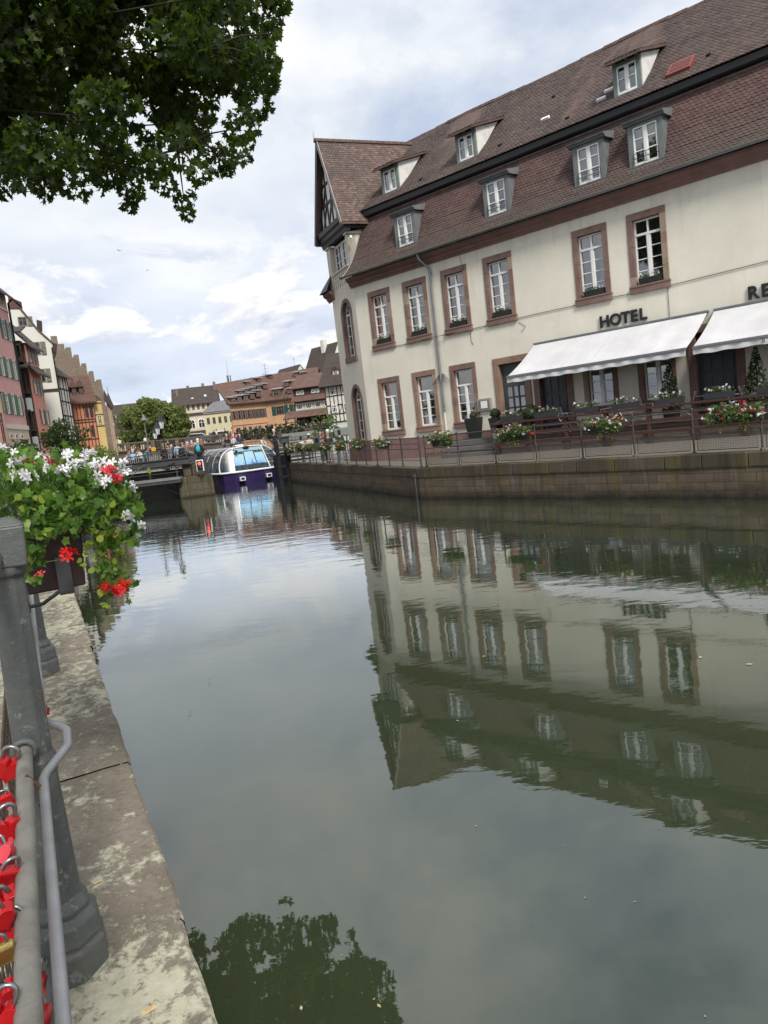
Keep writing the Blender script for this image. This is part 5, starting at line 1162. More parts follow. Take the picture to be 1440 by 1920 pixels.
gA = [(10, 930, 40, .55), (-30, 950, 50, .6), (60, 920, 42, .5), (110, 915, 42, .5), (160, 915, 42, .5), (205, 920, 38, .52), (235, 950, 30, .52), (80, 950, 35, .45), (130, 950, 36, .44), (180, 955, 36, .45), (220, 985, 30, .48), (100, 885, 34, .6), (150, 880, 34, .6), (195, 890, 32, .6), (50, 890, 34, .65), (0, 890, 40, .7), (60, 880, 40, .9), (130, 870, 36, .95), (180, 880, 34, .95), (20, 880, 40, 1.1), (235, 920, 24, .6), (240, 940, 18, .4), (70, 1010, 22, .42), (55, 1060, 22, .44), (195, 1010, 26, .42), (215, 1040, 20, .45), (225, 1085, 18, .45), (60, 1090, 14, .42), (160, 960, 30, .42), (100, 960, 26, .42), (245, 1070, 10, .44), (240, 1128, 9, .46), (48, 1000, 24, .43), (90, 985, 26, .41), (130, 990, 24, .41), (165, 985, 26, .41), (200, 1025, 24, .41), (185, 1060, 16, .41), (205, 1075, 18, .42), (240, 1010, 18, .44), (250, 960, 20, .47), (255, 985, 16, .45), (210, 1105, 14, .42), (245, 1100, 12, .44), (60, 1035, 18, .41)]
foliage('foliage', LEAF_A, gp, px_clumps(gA), 7000, .034, T_IVY, 51, .35)
foliage('inner_foliage', LEAF_A, gp, px_clumps([(100, 930, 70, .75), (150, 935, 70, .75), (40, 940, 70, .8), (120, 930, 70, 1.15), (190, 945, 45, .65)]), 2200, .045, T_IVY, 52, .3)
gY = [(178, 1020, 16, .39), (190, 1045, 14, .4), (205, 985, 18, .4), (215, 1060, 12, .42), (168, 1060, 12, .39), (200, 1140, 10, .42), (95, 1000, 12, .40), (120, 975, 12, .42), (150, 945, 14, .41), (225, 960, 12, .43), (30, 945, 14, .42), (175, 1000, 18, .41), (165, 1030, 14, .40), (150, 1050, 12, .40), (155, 1075, 9, .40), (160, 1098, 9, .40), (190, 1110, 12, .42), (195, 1140, 10, .42), (203, 1165, 7, .42), (207, 1182, 6, .42), (200, 960, 18, .42), (55, 1000, 12, .41), (50, 1040, 12, .41), (80, 990, 12, .41), (70, 935, 12, .42), (50, 965, 14, .41), (215, 1030, 12, .43), (210, 1010, 12, .42), (185, 985, 14, .41), (270, 880, 9, .5)]
foliage('creeping_foliage', LEAF_Y, gp, px_clumps(gY), 5500, .021, T_ROUND, 53, .5)
STEM = mat('plant stem', (.07, .11, .03), .6, .2, 10, 0)
st_ = MB()
for _ in range(70):
    px, py = rg.uniform(10, 225), rg.uniform(930, 990); a_ = Vector(gpt(px, py, .55)); b2_ = Vector(gpt(px + rg.uniform(-40, 50), py - rg.uniform(20, 80), .5)); st_.tube([a_, (a_ + b2_) / 2 + Vector((rg.uniform(-.02, .02), 0, .01)), b2_], .0018, 4, cap=False)
for p_ in ([(85, 1054, .40), (110, 1050, .39), (125, 1046, .38)], [(240, 900, .5), (262, 878, .5), (272, 872, .5)], [(205, 1060, .42), (235, 1070, .42), (262, 1078, .43)], [(200, 1085, .42), (240, 1115, .44), (238, 1130, .45)], [(200, 1110, .42), (205, 1150, .42), (208, 1185, .42)], [(190, 990, .42), (225, 1010, .44), (250, 1010, .46)]): st_.tube([gpt(*q) for q in p_], .0016, 4, cap=False)
st_.build('stems', STEM, gp)['kind'] = 'stuff'
heads = [('w', 14, 842, .8), ('w', 30, 862, .6), ('r', 45, 866, .75), ('r', 63, 866, .75), ('w', 34, 888, .46), ('w', 58, 896, .44), ('w', 82, 862, .6), ('w', 92, 878, .55), ('c', 102, 866, .6), ('w', 118, 856, .55), ('w', 138, 880, .48), ('w', 120, 885, .48), ('w', 148, 862, .5), ('w', 156, 870, .5), ('w', 170, 852, .5), ('w', 178, 874, .48), ('w', 192, 866, .5), ('c', 205, 884, .44), ('c', 220, 895, .44), ('w', 174, 898, .42), ('w', 196, 902, .42), ('w', 222, 872, .46), ('w', 232, 882, .48), ('w', 245, 915, .5), ('w', 238, 972, .42), ('w', 252, 980, .42), ('r', 130, 1038, .37), ('r', 198, 1098, .4), ('r', 218, 1108, .4), ('r', 232, 1096, .42), ('c', 70, 1075, .38)]
for k_, px, py, y in heads:
    mb = MB(); dr_ = k_ in 'rc'
    flower(mb, (0, 0, 0), .0175 if k_ != 'w' else .0185, rg, 0, 5, 9 if px in (130,) else (7 if dr_ else 5), .017 if dr_ else .021)
    if px in (70, 45, 63): mb = MB(); flower(mb, (0, 0, 0), .014, rg, 0, 4, 4, .012)
    mb.build('flower_head', {'w': PETW, 'r': PETR, 'c': PETP}[k_], gp, Matrix.Translation(Vector(gpt(px, py, y))))

# ------------------------------------------------------------ overhanging maple
TY = 17.0
tp_ = empty('maple_tree', 'big maple tree overhanging the water at upper left', 'tree', (-13.0, 16.5, NZ))
def rel_t(p): return Vector((p.x + 13.0, p.y - 16.5, p.z - NZ))
rg = random.Random(77)
edge = [(0, 330, 40), (35, 320, 38), (80, 330, 36), (120, 340, 28), (160, 320, 28), (200, 322, 30), (240, 345, 26), (243, 385, 16), (285, 310, 28), (310, 345, 24), (345, 375, 22), (355, 405, 12), (372, 325, 24), (410, 300, 30), (440, 285, 26), (462, 300, 10), (452, 240, 34), (480, 195, 30), (500, 150, 26), (512, 120, 16), (490, 110, 32), (480, 70, 36), (510, 55, 20), (500, 20, 34), (530, 30, 12), (522, -10, 30), (540, -60, 40), (160, 365, 12), (85, 365, 14), (140, 368, 8), (520, 62, 10), (470, 262, 16), (430, 320, 12), (195, 350, 14), (258, 365, 14), (5, 365, 12)]
cl = []
for px, py, r in edge:
    Y = TY + rg.uniform(-1.6, 1.6); c_ = rel_t(at(px, py, Y)); R = r / FPX * Y; cl.append((c_.x, c_.y, c_.z, R, R, R * .9))
inner = []
for _ in range(105):
    px, py = rg.uniform(-80, 470), rg.uniform(-60, 300)
    if px > 380 and py > 240: continue
    if py > 190 and rg.random() < .3: continue
    Y = rg.uniform(15, 21); c_ = rel_t(at(px, py, Y)); R = rg.uniform(34, 58) / FPX * Y; inner.append((c_.x, c_.y, c_.z, R, R, R * .85))
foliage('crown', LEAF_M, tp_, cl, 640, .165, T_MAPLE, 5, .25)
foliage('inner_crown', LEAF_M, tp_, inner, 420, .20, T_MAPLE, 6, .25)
outer = []
for c_ in crown(rg, (2.2, 1.5, 15.5), (8.0, 7.0, 7.5), 120, (.17, .25)):
    W_ = Vector((c_[0] - 13, c_[1] + 16.5, c_[2] + NZ)); d = W_ - EYE
    u, f_, v_ = d.x, d.y * cos(PITCH) - d.z * sin(PITCH), -d.y * sin(PITCH) - d.z * cos(PITCH)
    if f_ < 1: continue
    u *= FPX / f_; v_ *= FPX / f_; X_ = 720 + u * cos(ROLL) + v_ * sin(ROLL); Y_ = 960 - u * sin(ROLL) + v_ * cos(ROLL); rp = c_[3] / f_ * FPX
    if Y_ + rp < 20 or X_ + rp < 0 or (X_ + rp < 470 and Y_ + rp < 290): outer.append(c_)
foliage('outer_crown', LEAF_M, tp_, outer, 100, .34, T_MAPLE, 7, .25)
tk = MB(); top_ = Vector((1.5, .8, 11)); tk.tube([(0, 0, -.3), (.1, 0, 1), (.3, .1, 4), (.8, .4, 8), top_, (2.5, 1.2, 17)], [.6, .48, .42, .36, .28, .12], 12)
tk.build('trunk', BARK, tp_)
lm_ = MB()
for k in range(0, len(inner), 6):
    q = Vector(inner[k][:3]); s0 = Vector((.6, .3, 7 + rg.uniform(0, 6))); mid_ = (s0 + q) / 2 + Vector((0, 0, rg.uniform(.2, 1.0))); lm_.tube([s0, mid_, q], [.08, .035, .012], 6)
for k in range(0, len(cl), 2):
    q = Vector(cl[k][:3]); src = Vector(min(inner, key=lambda c2: (Vector(c2[:3]) - q).length)[:3]); lm_.tube([src, (src + q) / 2 + Vector((0, 0, .1)), q], [.035, .02, .008], 5)
lm_.build('limbs', BARK, tp_)
# ------------------------------------------------------------ tour boat in the lock
BF = Frame((-10.65, 63.0, 0), 29)
bt = empty('tour_boat', 'glass roofed tour boat with dark violet hull waiting in the lock', 'boat', (-10.65, 63.0, 0), 29)
VIO = mat('violet hull paint', (0.045, 0.025, 0.12), 0.35, 0.15, 1.5, 0.02); BWH = mat('boat white', (0.75, 0.76, 0.78), .4, .05, 2, 0)
m, t, b = shell('boat canopy glass'); GB = m
tr = N('ShaderNodeBsdfTransparent', t); tr.inputs[0].default_value = (0.74, 0.87, 0.88, 1); gl_ = N('ShaderNodeBsdfGlossy', t); gl_.inputs['Roughness'].default_value = .3
fr = N('ShaderNodeLayerWeight', t); fr.inputs[0].default_value = .5; mx = N('ShaderNodeMixShader', t); t.links.new(mth(t, 'MULTIPLY_ADD', mth(t, 'POWER', fr.outputs['Facing'], 4.0), .3, .05, clamp=True), mx.inputs[0]); t.links.new(tr.outputs[0], mx.inputs[1]); t.links.new(gl_.outputs[0], mx.inputs[2]); t.links.new(mx.outputs[0], t.nodes['Material Output'].inputs[0])
hw = 2.85; RIBM = mat('grey aluminium rib', (.34, .35, .36), .5, .1, 3, 0)
def hull_sec(y, w_, z0, z1, n=12): return
hb_ = MB(); rows = []
for f, yb in ((0, 0), (1, .9), (2, 22)):
    pass
def outline(s, yf):  # plan outline of the hull at scale s
    return [(-hw * s, 12), (-hw * s, 1.4 + yf), (-hw * .92 * s, .55 + yf), (-hw * .6 * s, .12 + yf), (0, 0 + yf - .05), (hw * .6 * s, .12 + yf), (hw * .92 * s, .55 + yf), (hw * s, 1.4 + yf), (hw * s, 12)]
lo, hi = outline(.93, .45), outline(1, 0); n = len(lo)
hb_.add([(x, y, -.3) for x, y in lo] + [(x, y, 1.0) for x, y in hi], [(i, i + 1, n + i + 1, n + i) for i in range(n - 1)] + [tuple(range(n, 2 * n))], 0)
hb_.build('hull', VIO, bt)
rl = MB(); rl.tube([(x, y - .02, 1.06) for x, y in outline(1.01, 0)], .085, 8); rl.build('gunwale', BWH, bt)
for x in (-1.15, 1.25):
    mb = MB(); mb.box(x - .24, x + .24, -.16, .2, .28, .62); fd = mb.build('fender', BWH, bt, bevel=.02); MB().box(x - .16, x + .14, -.175, -.155, .36, .56).build('fender_plate', BLACK, bt)
def arcsec(k, y, sx=1.0):   # canopy section, k along from left to right
    pts = []
    for i in range(9): a = pi / 2 * i / 8; pts.append((-hw * .97 + (hw * .97 - 1.25) * (1 - cos(a)) , y, 1.1 + 2.0 * sin(a)))
    r = pts + [(0, y, 3.17)] + [(-x, yy, z) for x, yy, z in pts[::-1]]
    return r
s0 = [(x, .35 + .85 * ((z - 1.1) / 2.05) + .55 * (abs(x) / hw) ** 3, z) for x, y, z in arcsec(0, 0)]; ns = len(s0)
cg = MB(); s1 = arcsec(0, 11.5)
cg.add(s0 + s1, [(i, i + 1, ns + i + 1, ns + i) for i in range(ns - 1)], 0, True); cg.build('canopy', GB, bt)
iL, iR = 7, ns - 8
fg = MB(); L0 = [(x, y, z) for x, y, z in s0 if x <= -1.25 + 1e-6 or abs(x) > 1.2]
left = [p for p in s0 if p[0] <= -1.2]; right = [p for p in s0 if p[0] >= 1.2]
bl_ = (-1.62, .33, 1.1); br_ = (1.62, .33, 1.1)
def side_glass(arc, base, head):
    k = len(arc); mbg = MB(); vs = []
    for i, p in enumerate(arc):
        f = max(0.0, min(1.0, (p[2] - 1.1) / (head[2] - 1.1))); q = Vector(base).lerp(Vector(head), f)
        for j in range(5): r = Vector(p).lerp(q, j / 4); vs.append((r.x, r.y - .12 * sin(pi * j / 4) * (1 - f), r.z))
    mbg.add(vs, [(i * 5 + j, i * 5 + j + 1, (i + 1) * 5 + j + 1, (i + 1) * 5 + j) for i in range(k - 1) for j in range(4)], 0, True); mbg.build('side_glazing', GB, bt)
side_glass(left, bl_, (-1.3, 1.17, 3.08)); side_glass(right[::-1], br_, (1.3, 1.17, 3.08))
# windscreen with mottled blue to pale panels behind the glass
m, t, b = shell('windscreen blue panels'); v = ocoord(t); sp = N('ShaderNodeSeparateXYZ', t); t.links.new(v, sp.inputs[0])
gz_ = mth(t, 'MULTIPLY_ADD', sp.outputs[2], 0.6, -.75); nn = noise(t, v, 1.7, 4, .6)
c = ramp(t, mth(t, 'ADD', gz_, mth(t, 'MULTIPLY', nn, .5)), [(0.15, (.45, .5, .8)), (0.4, (.22, .40, .85)), (0.62, (.48, .64, .92)), (0.9, (.6, .74, .86))])
c = mixc(t, ramp(t, noise(t, v, 2.6, 3, .5, .8), [(.56, 0), (.66, .8)]), c, (.62, .7, .78))
t.links.new(c, b.inputs['Base Color']); b.inputs['Roughness'].default_value = .12; BLUEP = m
tl_, tr2 = (-1.3, 1.17, 3.08), (1.3, 1.17, 3.08)
MB().poly([bl_, br_, tr2, tl_]).build('windscreen', GB, bt)
def ws(u, v_, d): # point on the windscreen plane, d behind
    xw = 1.62 + (1.3 - 1.62) * v_; return ((u * 2 - 1) * xw, .33 + .84 * v_ + d, 1.1 + 1.98 * v_)
for k, (a, b2) in enumerate(((.03, .33), (.36, .66), (.69, .97))): MB().poly([ws(a, .25, .05), ws(b2, .25, .05), ws(b2, .72 if k != 1 else .8, .05), ws(a, .72 if k != 1 else .8, .05)]).build('blue_panel', BLUEP, bt)
MB().poly([ws(.02, .84, .06), ws(.98, .84, .06), ws(.98, .97, .06), ws(.02, .97, .06)]).build('sun_visor', mat('pale blue blind', (.42, .56, .66), .5, .1, 3, 0), bt)
fr_ = MB(); fr_.beam(bl_, tl_, .08, .08); fr_.beam(br_, tr2, .08, .08); fr_.tube([(x, y - .01, z) for x, y, z in s0], .05, 6); fr_.build('front_frame', BWH, bt)
for k in range(1, 6):
    y = 1.0 + 2.0 * k; MB().tube([(x * 1.005, yy, z + .01) for x, yy, z in arcsec(0, y)], .045, 6).build('roof_rib', RIBM, bt)
MB().box(-.5, .5, 2.2, 11, 3.16, 3.22).build('roof_spine', BWH, bt)
rk = MB(); rk.box(-.55, .2, 2.6, 3.1, 3.24, 3.36); rk.build('roof_vent', BWH, bt, bevel=.03)
wp = MB(); wp.tube([ws(.5, .03, -.06), ws(.56, .5, -.06)], .015, 5); wp.tube([ws(.53, .35, -.07), ws(.64, .22, -.07)], .018, 5); wp.blob(ws(.47, .05, -.05), .07, 8, 5); wp.build('wiper', BLACK, bt)
MB().blob((-.1, 1.1, 3.08), (.3, .16, .13), 12, 7).build('horn', BLACK, bt)
ms_ = MB(); ms_.beam((-1.35, 1.0, 3.0), (-1.2, .7, 2.85), .06, .05); ms_.blob((-1.15, .65, 2.8), (.12, .1, .14), 8, 6); ms_.beam((2.2, 1.2, 2.55), (2.6, .8, 2.7), .06, .05); ms_.blob((2.65, .75, 2.7), (.1, .08, .16), 8, 6); ms_.build('mirror', BLACK, bt)
fl_ = MB(); fl_.box(-hw * .9, hw * .9, 1.6, 11.5, .95, 1.02); fl_.build('cabin_floor', GREYP, bt)
for k in range(4):
    for sx in (-1.5, 1.5):
        y = 3 + 2 * k; MB().box(sx - .8, sx + .8, y, y + .5, 1.02, 1.45).box(sx - .8, sx + .8, y + .42, y + .5, 1.45, 1.95).build('seat_bench', mat('seat blue', (.06, .08, .11), .8, .2, 4, .1) if k + sx == -1.5 else bpy.data.materials['seat blue'], bt)
# ------------------------------------------------------------ lock: pier, gate, swing bridge
pr_ = empty('lock_pier', 'blocky stained stone pier left of the boat with the traffic light on it', 'pier', (-13.0, 52.2, 0))
pm_ = MB(); pm_.hexa([(-1.35, -.1, -.5), (1.18, .1, -.5), (-.9, 6, -.5), (-3.3, 6, -.5)], [(-1.25, 0, 1.52), (1.12, .18, 1.52), (-.95, 6, 1.52), (-3.25, 6, 1.52)]); pm_.build('masonry', PIERS, pr_, bevel=.05)
MB().box(-1.0, -.7 + .25, .55, 1.6, 1.52, 2.38).build('bearing_block', PIERS, pr_, bevel=.03); MB().box(-.4, .5, .75, 1.8, 1.52, 2.3).build('bearing_block', PIERS, pr_, bevel=.03)
bk = MB(); bk.box(-4.2, -1.0, 4.1, 7, -.5, 2.04); bk.build('rear_masonry', PIERS, pr_)
lr_ = MB()
for x in (.62, 1.05): lr_.box(x - .035, x + .035, .6, .67, 1.52, 2.85)
lr_.tube([(.62, .63, 2.8), (1.05, .63, 2.8), (-.1, 4, 2.8)], .03, 6); lr_.tube([(.62, .63, 2.3), (1.05, .63, 2.3), (-.1, 4, 2.3)], .025, 6); lr_.tube([(.62, .63, 1.85), (1.05, .63, 1.85), (-.1, 4, 1.85)], .025, 6)
lr_.build('handrail', IRON, pr_)
tlg = empty('traffic_light', 'small lock traffic light showing red in a white frame', 'traffic light', (-12.55, 51.9, 1.52), -4)
MB().box(-.27, .27, .0, .05, .28, 1.08).build('backboard', BWH, tlg, bevel=.04); MB().box(-.2, .2, -.06, .0, .34, 1.02).build('housing', BLACK, tlg, bevel=.02)
m, t, b = shell('lit red lens'); b.inputs['Base Color'].default_value = (.6, .02, .01, 1); b.inputs['Emission Color'].default_value = (1, .07, .03, 1); b.inputs['Emission Strength'].default_value = 2.2; RLENS = m
MB().lathe([(.13, -.02), (.1, .02), (.04, .035)], 16).build('red_lens', RLENS, tlg, Matrix.Translation(Vector((0, -.06, .83))) @ Matrix.Rotation(pi / 2, 4, 'X')); MB().lathe([(.13, -.02), (.1, .02), (.04, .035)], 16).build('dark_lens', DGLASS, tlg, Matrix.Translation(Vector((0, -.06, .52))) @ Matrix.Rotation(pi / 2, 4, 'X'))
MB().box(-.04, .04, .0, .06, 0, .3).build('bracket', IRON, tlg)
sb_ = empty('swing_bridge', 'dark steel swing bridge with a low walkway below its girder', 'bridge', (-13.6, 52.6, 0), 0)
STL = mat('dark grey steel', (0.055, 0.058, 0.062), .5, .25, 2, .1)
MB().box(-14, .2, -.12, .12, 2.5, 2.9).box(-14, .2, -.22, .22, 2.86, 2.92).box(-14, .2, -.22, .22, 2.46, 2.52).build('girder', STL, sb_); MB().box(-14, .2, 3.3, 3.5, 2.5, 2.9).build('girder', STL, sb_)
MB().box(-14, .2, -.1, 3.5, 2.36, 2.44).build('deck', STL, sb_)
wk = MB(); wk.box(-14, -.4, -.9, -.2, 1.42, 1.6); wk.build('walkway', mat('grey walkway edge', (.2, .2, .2), .6, .2, 4, .1), sb_); MB().box(-14, -.4, -.85, -.25, 1.2, 1.42).build('walkway_beam', STL, sb_)
for k in range(8): x = -.6 - 1.9 * k; MB().box(x - .04, x + .04, -.86, -.8, 1.6, 2.32).build('post', IRON, sb_)
for zz in (2.3, 1.95): MB().tube([(-14, -.83, zz), (-.4, -.83, zz)], .025, 6).build('rail', IRON, sb_)
for k in range(10): x = .1 - 1.5 * k; MB().box(x - .03, x + .03, -.2, -.14, 2.92, 3.35 + .0).build('post', IRON, sb_)
MB().tube([(-14, -.17, 3.33), (.15, -.17, 3.33)], .022, 6).build('rail', IRON, sb_); MB().tube([(-14, 3.4, 3.6), (-1.0, 3.4, 3.6), (1.5, 3.4, 3.3)], .025, 6).build('rail', IRON, sb_)
bs = MB(); bs.beam((-.7, .2, -.3), (-.7, .2, 1.2), .35, .35); bs.beam((-2.6, 0, 1.25), (-.9, .1, .35), .12, .15); bs.beam((-.3, .3, -.3), (-.3, .3, 2.4), .25, .25); bs.build('support', BLACK, sb_)
MB().tube([(-3.2, -.25, 3.2), (-3.1, -.35, 2.6), (-2.7, -.4, 2.3), (-1.6, -.35, 2.35), (-.8, -.3, 2.6)], .045, 6).build('cable', BLACK, sb_)
# plaza the crowd stands on, behind the bridge
struct(MB().poly([(-40, 56.2, 2.05), (-14.2, 56.2, 2.05), (-15.6, 61, 2.05), (-24, 76.2, 2.05), (-60, 76.2, 2.05)]).poly([(-40, 56.2, -.5), (-14.2, 56.2, -.5), (-14.2, 56.2, 2.05), (-40, 56.2, 2.05)]).poly([(-14.2, 56.2, -.5), (-15.6, 61, -.5), (-15.6, 61, 2.05), (-14.2, 56.2, 2.05)]).build('lock_quay', GRAVEL))
# lock gate
gt = empty('lock_gate', 'tall dark timber lock gate posts with a capped head beside the boat', 'lock gate', (-7.2, 57.4, 0), 20)
for x, h in ((-.55, 3.2), (.15, 3.4)): MB().box(x - .14, x + .14, -.14, .14, -.5, h).build('post', DARKW, gt)
MB().box(-.2, .45, -.3, .4, 3.05, 3.5).build('head_box', IRON, gt, bevel=.03); MB().box(-.35, .6, -.4, .5, 3.5, 3.58).build('cap', IRON, gt); MB().box(.1, .5, .1, 5, -.5, 2.1).build('gate_leaf', DARKW, gt)
for zz in (1.2, 2.2, .4): MB().box(-.7, .75, -.18, -.1, zz, zz + .16).build('beam', DARKW, gt)
MB().tube([(.4, -.2, 0), (.4, -.2, 3.05)], .05, 6).build('rod', IRON, gt); MB().box(-.3, -.02, .0, .1, 3.58, 4.0).build('wheel_stand', IRON, gt)
# footbridge behind the boat
fbk = empty('footbridge', 'grey footbridge with railings crossing behind the tour boat', 'bridge', (-12, 74, 0), 5)
MB().box(-12, 12, 0, 2.5, 2.2, 2.5).build('deck', STL, fbk)
mb = MB()
for k in range(61): x = -12 + .4 * k; mb.box(x - .02, x + .02, -.02, .02, 2.5, 3.5)
mb.build('railing', IRON, fbk); MB().tube([(-12, 0, 3.5), (12, 0, 3.5)], .035, 6).build('handrail', IRON, fbk)
gw = empty('gangway_railing', 'grey gangway railing between the boat and the lock gate', 'railing', (-8.5, 67, 0), 10)
for k in range(5): x = -1.6 + .9 * k; MB().box(x - .03, x + .03, -.03, .03, 1.8, 3.1).build('post', IRON, gw)
for zz in (3.05, 2.65, 2.25): MB().tube([(-1.8, 0, zz), (2.2, 0, zz)], .035, 6).build('rail', mat('pale rail', (.4, .4, .4), .5, .1, 4, 0) if zz == 3.05 else bpy.data.materials['pale rail'], gw)
MB().box(-1.8, 2.4, -.1, 1.5, 1.6, 1.8).build('deck', STL, gw)
# stairs railing left of the crowd
sr_ = empty('ramp_railing', 'pale barred ramp railing in front of the crowd at left', 'railing', (-18.4, 58.5, 2.05), 2)
mb = MB()
for k in range(26): x = -2.2 + .17 * k; mb.box(x - .018, x + .018, -.02, .02, .0 + .0, 1.25 + (.12 * min(k, 20)) / 20 * 3 * .4 - (.2 if k > 22 else 0))
mb.build('bars', mat('pale steel bars', (.36, .36, .36), .5, .1, 4, 0, metal=.3), sr_); MB().tube([(-2.3, 0, 1.22), (.9, 0, 1.4), (2.1, 0, 1.32)], .04, 6).build('handrail', IRON, sr_)
# street lamps
LGL = mat('frosted lamp glass', (.62, .64, .66), .4, .05, 4, 0)
def lamp(label, px, Y, zb, zt):
    p = at(px, 860, Y); o = empty('street_lamp', label, 'street lamp', (p.x, p.y, zb), 0, 'lantern street lamps by the lock'); h = zt - zb
    MB().lathe([(.16, 0), (.15, .3), (.09, .4), (.07, .8), (.05, .9), (.042, h - 1.2), (.06, h - 1.15), (.03, h - 1.1)], 10).build('pole', BLACK, o)
    MB().lathe([(.13, h - 1.08), (.24, h - .5)], 6, smooth=False).build('lantern', LGL, o)
    mb = MB(); mb.lathe([(.33, h - .5), (.22, h - .3), (.1, h - .18), (.07, h - .08), (.02, h)], 6, smooth=False)
    for k in range(6): a = 2 * pi * k / 6; mb.tube([(.14 * cos(a), .14 * sin(a), h - 1.08), (.25 * cos(a), .25 * sin(a), h - .5)], .012, 4)
    mb.build('hood', BLACK, o)
lamp('tallest and nearest black lantern lamp by the lock', 312, 57, 2.05, 6.35); lamp('middle black lantern lamp left of the tallest one', 303, 63, 2.05, 6.1); lamp('shortest black lantern lamp, third from the right', 297, 69, 2.05, 5.9)
o = empty('shade_lamp', 'slim grey lamp with a small conical shade left of the lanterns', 'street lamp', at(281, 860, 60).to_3d() * 1 - Vector((0, 0, at(281, 860, 60).z - 2.05)))
MB().lathe([(.06, 0), (.04, 4.2)], 8).build('pole', GREYP, o); MB().lathe([(.3, 4.15), (.08, 4.5), (.03, 4.6)], 10).build('shade', GREYP, o)
ysn = empty('yellow_sign', 'small yellow round sign plate among the crowd', 'sign', at(291, 860, 61).to_3d() - Vector((0, 0, at(291, 860, 61).z - 2.05)))
MB().box(-.03, .03, 0, .05, 0, 1.7).build('pole', GREYP, ysn); MB().lathe([(.2, -.02), (.2, .02)], 14).build('plate', mat('yellow paint', (.65, .36, .03), .5, .1, 4, 0), ysn, Matrix.Translation(Vector((0, -.05, 1.75))) @ Matrix.Rotation(pi / 2, 4, 'X'))
# the crowd
rg = random.Random(8)
TOPS = [('white', (.62, .62, .62)), ('black', (.02, .02, .022)), ('grey', (.17, .17, .18)), ('maroon', (.12, .03, .035)), ('navy', (.03, .04, .09)), ('mustard', (.48, .28, .05)), ('light blue', (.25, .42, .62)), ('teal', (.03, .28, .34)), ('beige', (.42, .34, .25)), ('brown', (.12, .075, .05)), ('pale pink', (.52, .33, .31))]
TD = dict(TOPS); HR = [(.02, .015, .012), (.08, .05, .03), (.5, .48, .46), (.2, .13, .07), (.3, .2, .1)]
def crowd(lst, place, z, where, grp):
    for i, (px, Y, tn, hr_, pk) in enumerate(lst):
        p = at(px, 850, Y); lab = '%s top%s, %s person from left %s' % (tn, ' and bright backpack' if pk else '', ordn[i], where)
        person(lab, (p.x, p.y, z), rg.uniform(0, 360) if not pk else 170, rg.choice(['stand', 'walk', 'stand', 'rail']), TD[tn], rg.choice([(.04, .045, .07), (.03, .03, .03), (.2, .18, .15), (.1, .1, .11)]), HR[hr_], rg.uniform(1.85, 2.08), grp, pk)
ordn = ['first', 'second', 'third', 'fourth', 'fifth', 'sixth', 'seventh', 'eighth', 'ninth', 'tenth', 'eleventh', 'twelfth', 'thirteenth', 'fourteenth', 'fifteenth', 'sixteenth', 'seventeenth', 'eighteenth', 'nineteenth', 'twentieth', 'twenty first', 'twenty second', 'twenty third', 'twenty fourth', 'twenty fifth']
crowd([(236, 67, 'pale pink', 1, None), (243, 67, 'grey', 0, None), (248, 66, 'light blue', 2, None), (254, 67, 'brown', 1, None), (258, 68, 'beige', 4, None), (264, 65, 'white', 1, None), (273, 66, 'black', 0, (.02, .2, .26)), (278, 67, 'black', 3, None)], None, 2.05, 'behind the ramp railing', 'people behind the ramp railing')
crowd([(304, 62, 'maroon', 1, None), (307, 61, 'black', 0, None), (314, 62, 'mustard', 4, None), (320, 62, 'navy', 2, None), (326, 59, 'black', 0, None), (334, 58.5, 'light blue', 3, None), (338, 64, 'navy', 1, None), (343, 61, 'grey', 2, None), (347, 64, 'brown', 1, None), (351, 60, 'maroon', 4, None), (357, 59, 'black', 3, None), (360, 64, 'grey', 1, None), (365, 63, 'pale pink', 0, None), (379, 62, 'brown', 4, None), (350, 66, 'beige', 1, None), (368, 66, 'black', 2, None)], None, 2.05, 'in the crowd between the lamps and the boat', 'crowd beside the tour boat')
crowd([(308, 58.5, 'black', 2, None), (312, 66, 'white', 1, None), (317, 59, 'grey', 0, None), (323, 65, 'maroon', 3, None), (329, 62, 'black', 2, None), (336, 66, 'mustard', 0, None), (341, 58, 'black', 1, None), (349, 57.5, 'grey', 2, None), (355, 65, 'navy', 4, None), (362, 58.5, 'brown', 2, None), (366, 60, 'black', 0, None)], None, 2.05, 'in the second row by the lamps', 'second row of the crowd beside the tour boat')
for i, (x, y, c_) in enumerate(((-2.0, 2.3, 'black'), (-1.5, 4.2, 'navy'), (1.9, 3.0, 'grey'), (2.0, 5.2, 'black'))):
    p = BF.W(x, y, 1.0); person(['passenger in black at the left front of the tour boat', 'passenger in navy farther back on the boat left side', 'passenger in grey at the right front of the tour boat', 'passenger in black farther back on the boat right side'][i], p, 29 + 20 * i, 'stand', TD[c_], (.04, .04, .05), HR[i], 1.85)
p = at(374, 850, 54.5); person('white haired person with a large turquoise backpack on the pier', (p.x, p.y, 1.95), 175, 'stand', (.02, .02, .022), (.02, .022, .03), (.7, .68, .66), 2.12, None, (.02, .42, .50))
crowd([(424, 75.5, 'grey', 0, None), (429, 75.4, 'black', 2, None), (434, 75.6, 'grey', 1, None), (441, 75.3, 'white', 2, None), (446, 75.6, 'navy', 0, None), (454, 75.4, 'navy', 2, None)], None, 2.5, 'on the footbridge behind the boat', 'people on the footbridge')
p = at(440, 830, 76); person('person in a coral red top standing tall behind the footbridge group', (p.x, p.y, 2.95), 10, 'stand', (.62, .13, .09), (.05, .05, .06), (.45, .18, .1), 2.0)
